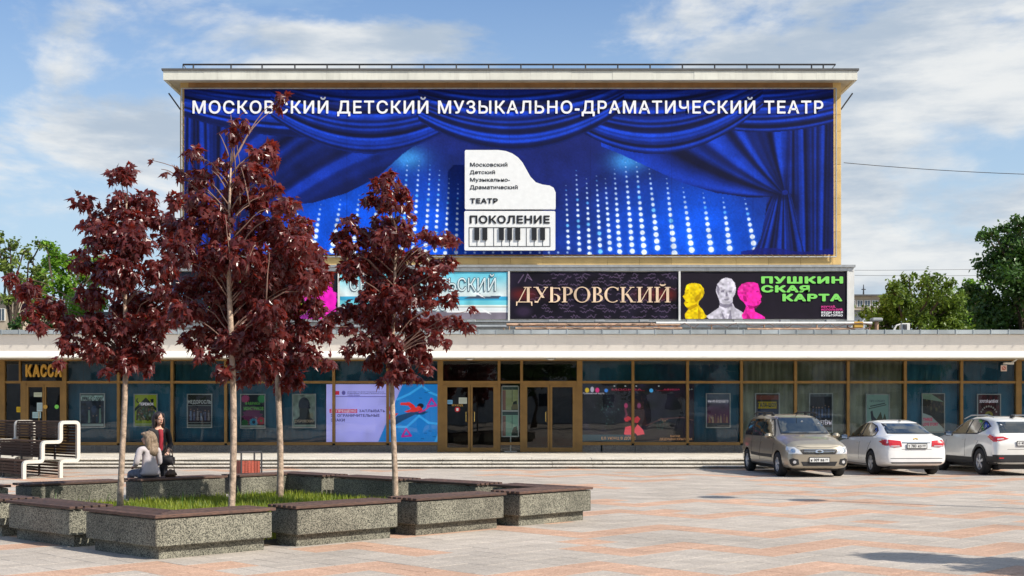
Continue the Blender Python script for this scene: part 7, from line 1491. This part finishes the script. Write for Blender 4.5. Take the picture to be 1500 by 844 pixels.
leafy('broadleaf_tree', 'tall dark green tree at the right edge behind the theatre roof', PX(1500, 62), 62, cl(62, [(1480, 335, 16), (1500, 350, 22), (1455, 345, 13), (1470, 370, 26), (1500, 385, 30), (1448, 390, 22), (1535, 370, 34), (1545, 420, 40), (1460, 415, 30), (1500, 425, 34), (1440, 430, 20), (1450, 455, 30), (1490, 465, 34), (1530, 475, 34), (1445, 480, 26), (1480, 505, 30), (1445, 345, 8), (1490, 325, 8)], 1.6, 1), 'green2', 6, .3, .26, 1.15, 21, gb)
leafy('broadleaf_tree', 'rounded yellowish green tree behind the roof, left of the tallest right tree', PX(1335, 58), 58, cl(58, [(1345, 405, 10), (1325, 420, 16), (1350, 425, 20), (1300, 435, 16), (1285, 455, 14), (1320, 450, 24), (1355, 455, 26), (1385, 440, 20), (1375, 465, 22), (1400, 462, 16), (1300, 475, 22), (1335, 485, 26), (1365, 488, 26), (1395, 490, 24), (1310, 450, 20), (1340, 440, 24), (1370, 450, 24), (1290, 470, 18), (1400, 445, 14), (1275, 478, 12), (1293, 425, 7), (1378, 420, 8)], 1.4, 2), 'green1', 4, .25, .22, 1.1, 22, gb)
leafy('broadleaf_tree', 'bright green tree between the two right trees behind the roof', PX(1420, 70), 70, cl(70, [(1418, 425, 12), (1410, 440, 16), (1430, 440, 18), (1405, 465, 22), (1430, 470, 26), (1415, 495, 26), (1424, 418, 5)], 1.4, 3), 'green3', 5, .25, .26, 1.0, 23, gb)
leafy('broadleaf_tree', 'thin sparse olive tree at the left edge behind the roof', PX(18, 55), 55, cl(55, [(8, 355, 10), (28, 368, 13), (10, 380, 14), (45, 372, 10), (30, 395, 15), (52, 390, 12), (12, 412, 14), (40, 415, 14), (60, 410, 10), (20, 440, 12), (50, 440, 12), (65, 362, 8)], 1.2, 4), 'green4', 5, .18, .22, .6, 24, gb)
leafy('broadleaf_tree', 'loose light green tree left of the theatre behind the leftmost maple', PX(90, 58), 58, cl(58, [(62, 358, 9), (75, 372, 14), (100, 380, 14), (60, 385, 13), (85, 395, 18), (110, 400, 14), (70, 415, 18), (98, 420, 18), (128, 380, 9), (125, 365, 7), (130, 410, 14), (75, 445, 18), (150, 380, 8)], 1.2, 5), 'green3', 5, .2, .22, 1.1, 25, gb)
leafy('bush', 'dense bright green bush beyond the roof behind the leftmost maple', PX(125, 52), 52, cl(52, [(125, 430, 16), (105, 442, 15), (145, 440, 14), (120, 455, 20), (145, 462, 18), (98, 465, 16), (125, 480, 20), (155, 475, 14), (205, 440, 12), (200, 460, 16), (215, 480, 16)], 1.0, 6), 'green3', 3, .15, .17, 1.2, 26, gb, cat='bush')
leafy('bush', 'dark green bush low at the left edge beyond the roof', PX(55, 50), 50, cl(50, [(48, 465, 12), (35, 480, 12), (62, 478, 12), (80, 470, 10), (95, 482, 10), (240, 470, 10), (235, 485, 12)], .8, 7), 'green2', 2.5, .12, .17, 1.1, 27, gb, cat='bush')
# ================================================================== BUILDINGS BEYOND
def far_block(nm, label, x0, x1, yt_, Y, m_, wins, roof=2, depth=12, wallz=0):
    t_ = thing(nm, label, 'building', (PX((x0 + x1) / 2, Y), Y, 0)); zt = PZ(yt_, Y); obj('wall', B(PX(x0, Y), PX(x1, Y), Y, Y + depth, wallz, zt), m_, t_)
    obj('roof', B(PX(x0 - 1.5, Y), PX(x1 + 1.5, Y), Y - .4, Y + depth + .4, zt + .003, zt + roof * Y / FPX), 'roofdark', t_)
    for (a, b, c_, d) in wins:
        w = obj('window', B(PX(a, Y), PX(b, Y), Y - .06, Y + .02, PZ(d, Y), PZ(c_, Y)), 'whitepaint', t_); e_ = (b - a) * .12; mid = (a + b) / 2
        for q in ((a + e_, mid - e_ / 2), (mid + e_ / 2, b - e_)): obj('pane', B(PX(q[0], Y), PX(q[1], Y), Y - .075, Y - .061, PZ(d - .8, Y), PZ(c_ + .8, Y)), 'winglass', w)
    return t_
far_block('brick_building', 'low beige brick building with a white framed window at the left edge', -60, 26, 436, 75, 'brickwall', [(-2, 8, 452, 470), (-24, -14, 452, 470), (-46, -36, 452, 470)])
far_block('workshop_building', 'distant beige building with strip windows to the right of the posters', 1238, 1300, 434, 95, 'brickwall', [(1244 + 11 * k, 1253 + 11 * k, 440, 450) for k in range(5)], 2)
far_block('blue_shed', 'pale blue grey shed in front of the distant beige building at the right', 1236, 1275, 456, 80, 'bluewall', [], 1.2)
t_ = thing('mast', 'thin roof mast above the distant building right of the posters', 'mast', P(1265, 434, 95)); obj('pole', T([P(1265, 436, 95.5), P(1265, 417, 95.5)], [.08, .03], 5), 'darkmetal', t_); obj('crossbar', T([P(1262, 424, 95.5), P(1268, 424, 95.5)], .04, 5), 'darkmetal', t_)
# overhead wires
for (a, b, yy0, yy1, lab) in ((1236, 1700, 238.5, 258, 'single overhead wire running right from the upper hall'), (1252, 1800, 403.5, 394, 'upper of two faint overhead wires right of the posters'), (1252, 1800, 396, 381, 'topmost faint overhead wire behind the right tree')):
    Yw0, Yw1 = (52, 50) if yy0 < 300 else (76, 76); pts = []
    for k in range(17):
        s = k / 16; p = P(a, yy0, Yw0).lerp(P(b, yy1, Yw1), s); p.z -= .16 * 4 * s * (1 - s); pts.append(p)
    t_ = thing('overhead_wire', lab, 'wire', pts[0]); obj('cable', T(pts, .014 if yy0 < 300 else .011, 5), 'wire', t_)
# ================================================================== ADDED BEHIND THE CAMERA (unseen, darkens the reflections in the glass)
bd_ = thing('reflected_block', 'long pale apartment block behind the viewer, added for the glass reflections', 'building', (0, -70, 0))
obj('wall', B(-75, 80, -84, -70, 0, 17), 'concrete', bd_); obj('roof', B(-76, 81, -85, -69.5, 17.003, 17.6), 'roofdark', bd_)
wp = None
for k in range(38):
    for j in range(5):
        x = -72 + k * 4
        if wp is None: wp = obj('window', B(-.8, .8, -.08, .02, 0, 1.6), 'winglass', bd_); w_ = wp
        else: w_ = link('window', wp.data, bd_)
        w_.location = (x, -69.95, 2 + j * 3.1); w_.matrix_parent_inverse = Matrix.Translation(-Vector(bd_.location))
for k, (x, y, s) in enumerate(((-30, -26, 1.1), (-19, -30, 1.2), (-8, -24, 1.0), (2, -31, 1.25), (12, -26, 1.1), (23, -30, 1.2), (35, -25, 1.15))):
    cls = [(x + s * 2.6 * math.cos(i * 1.26 + k) * (.4 + .6 * (i % 3) / 2), s * (4.2 + .62 * i), s * 1.7, s * 1.8 * math.sin(i * 1.9)) for i in range(9)]
    leafy('reflected_tree', 'broad green tree added behind the viewer for the glass reflections, ' + ('leftmost of its row', 'second from the left', 'third from the left', 'middle of its row', 'third from the right', 'second from the right', 'rightmost of its row')[k], x, y, cls, ('green1', 'green2')[k % 2], 4.5, .25, .5, .9, 40 + k, 'trees added behind the viewer')
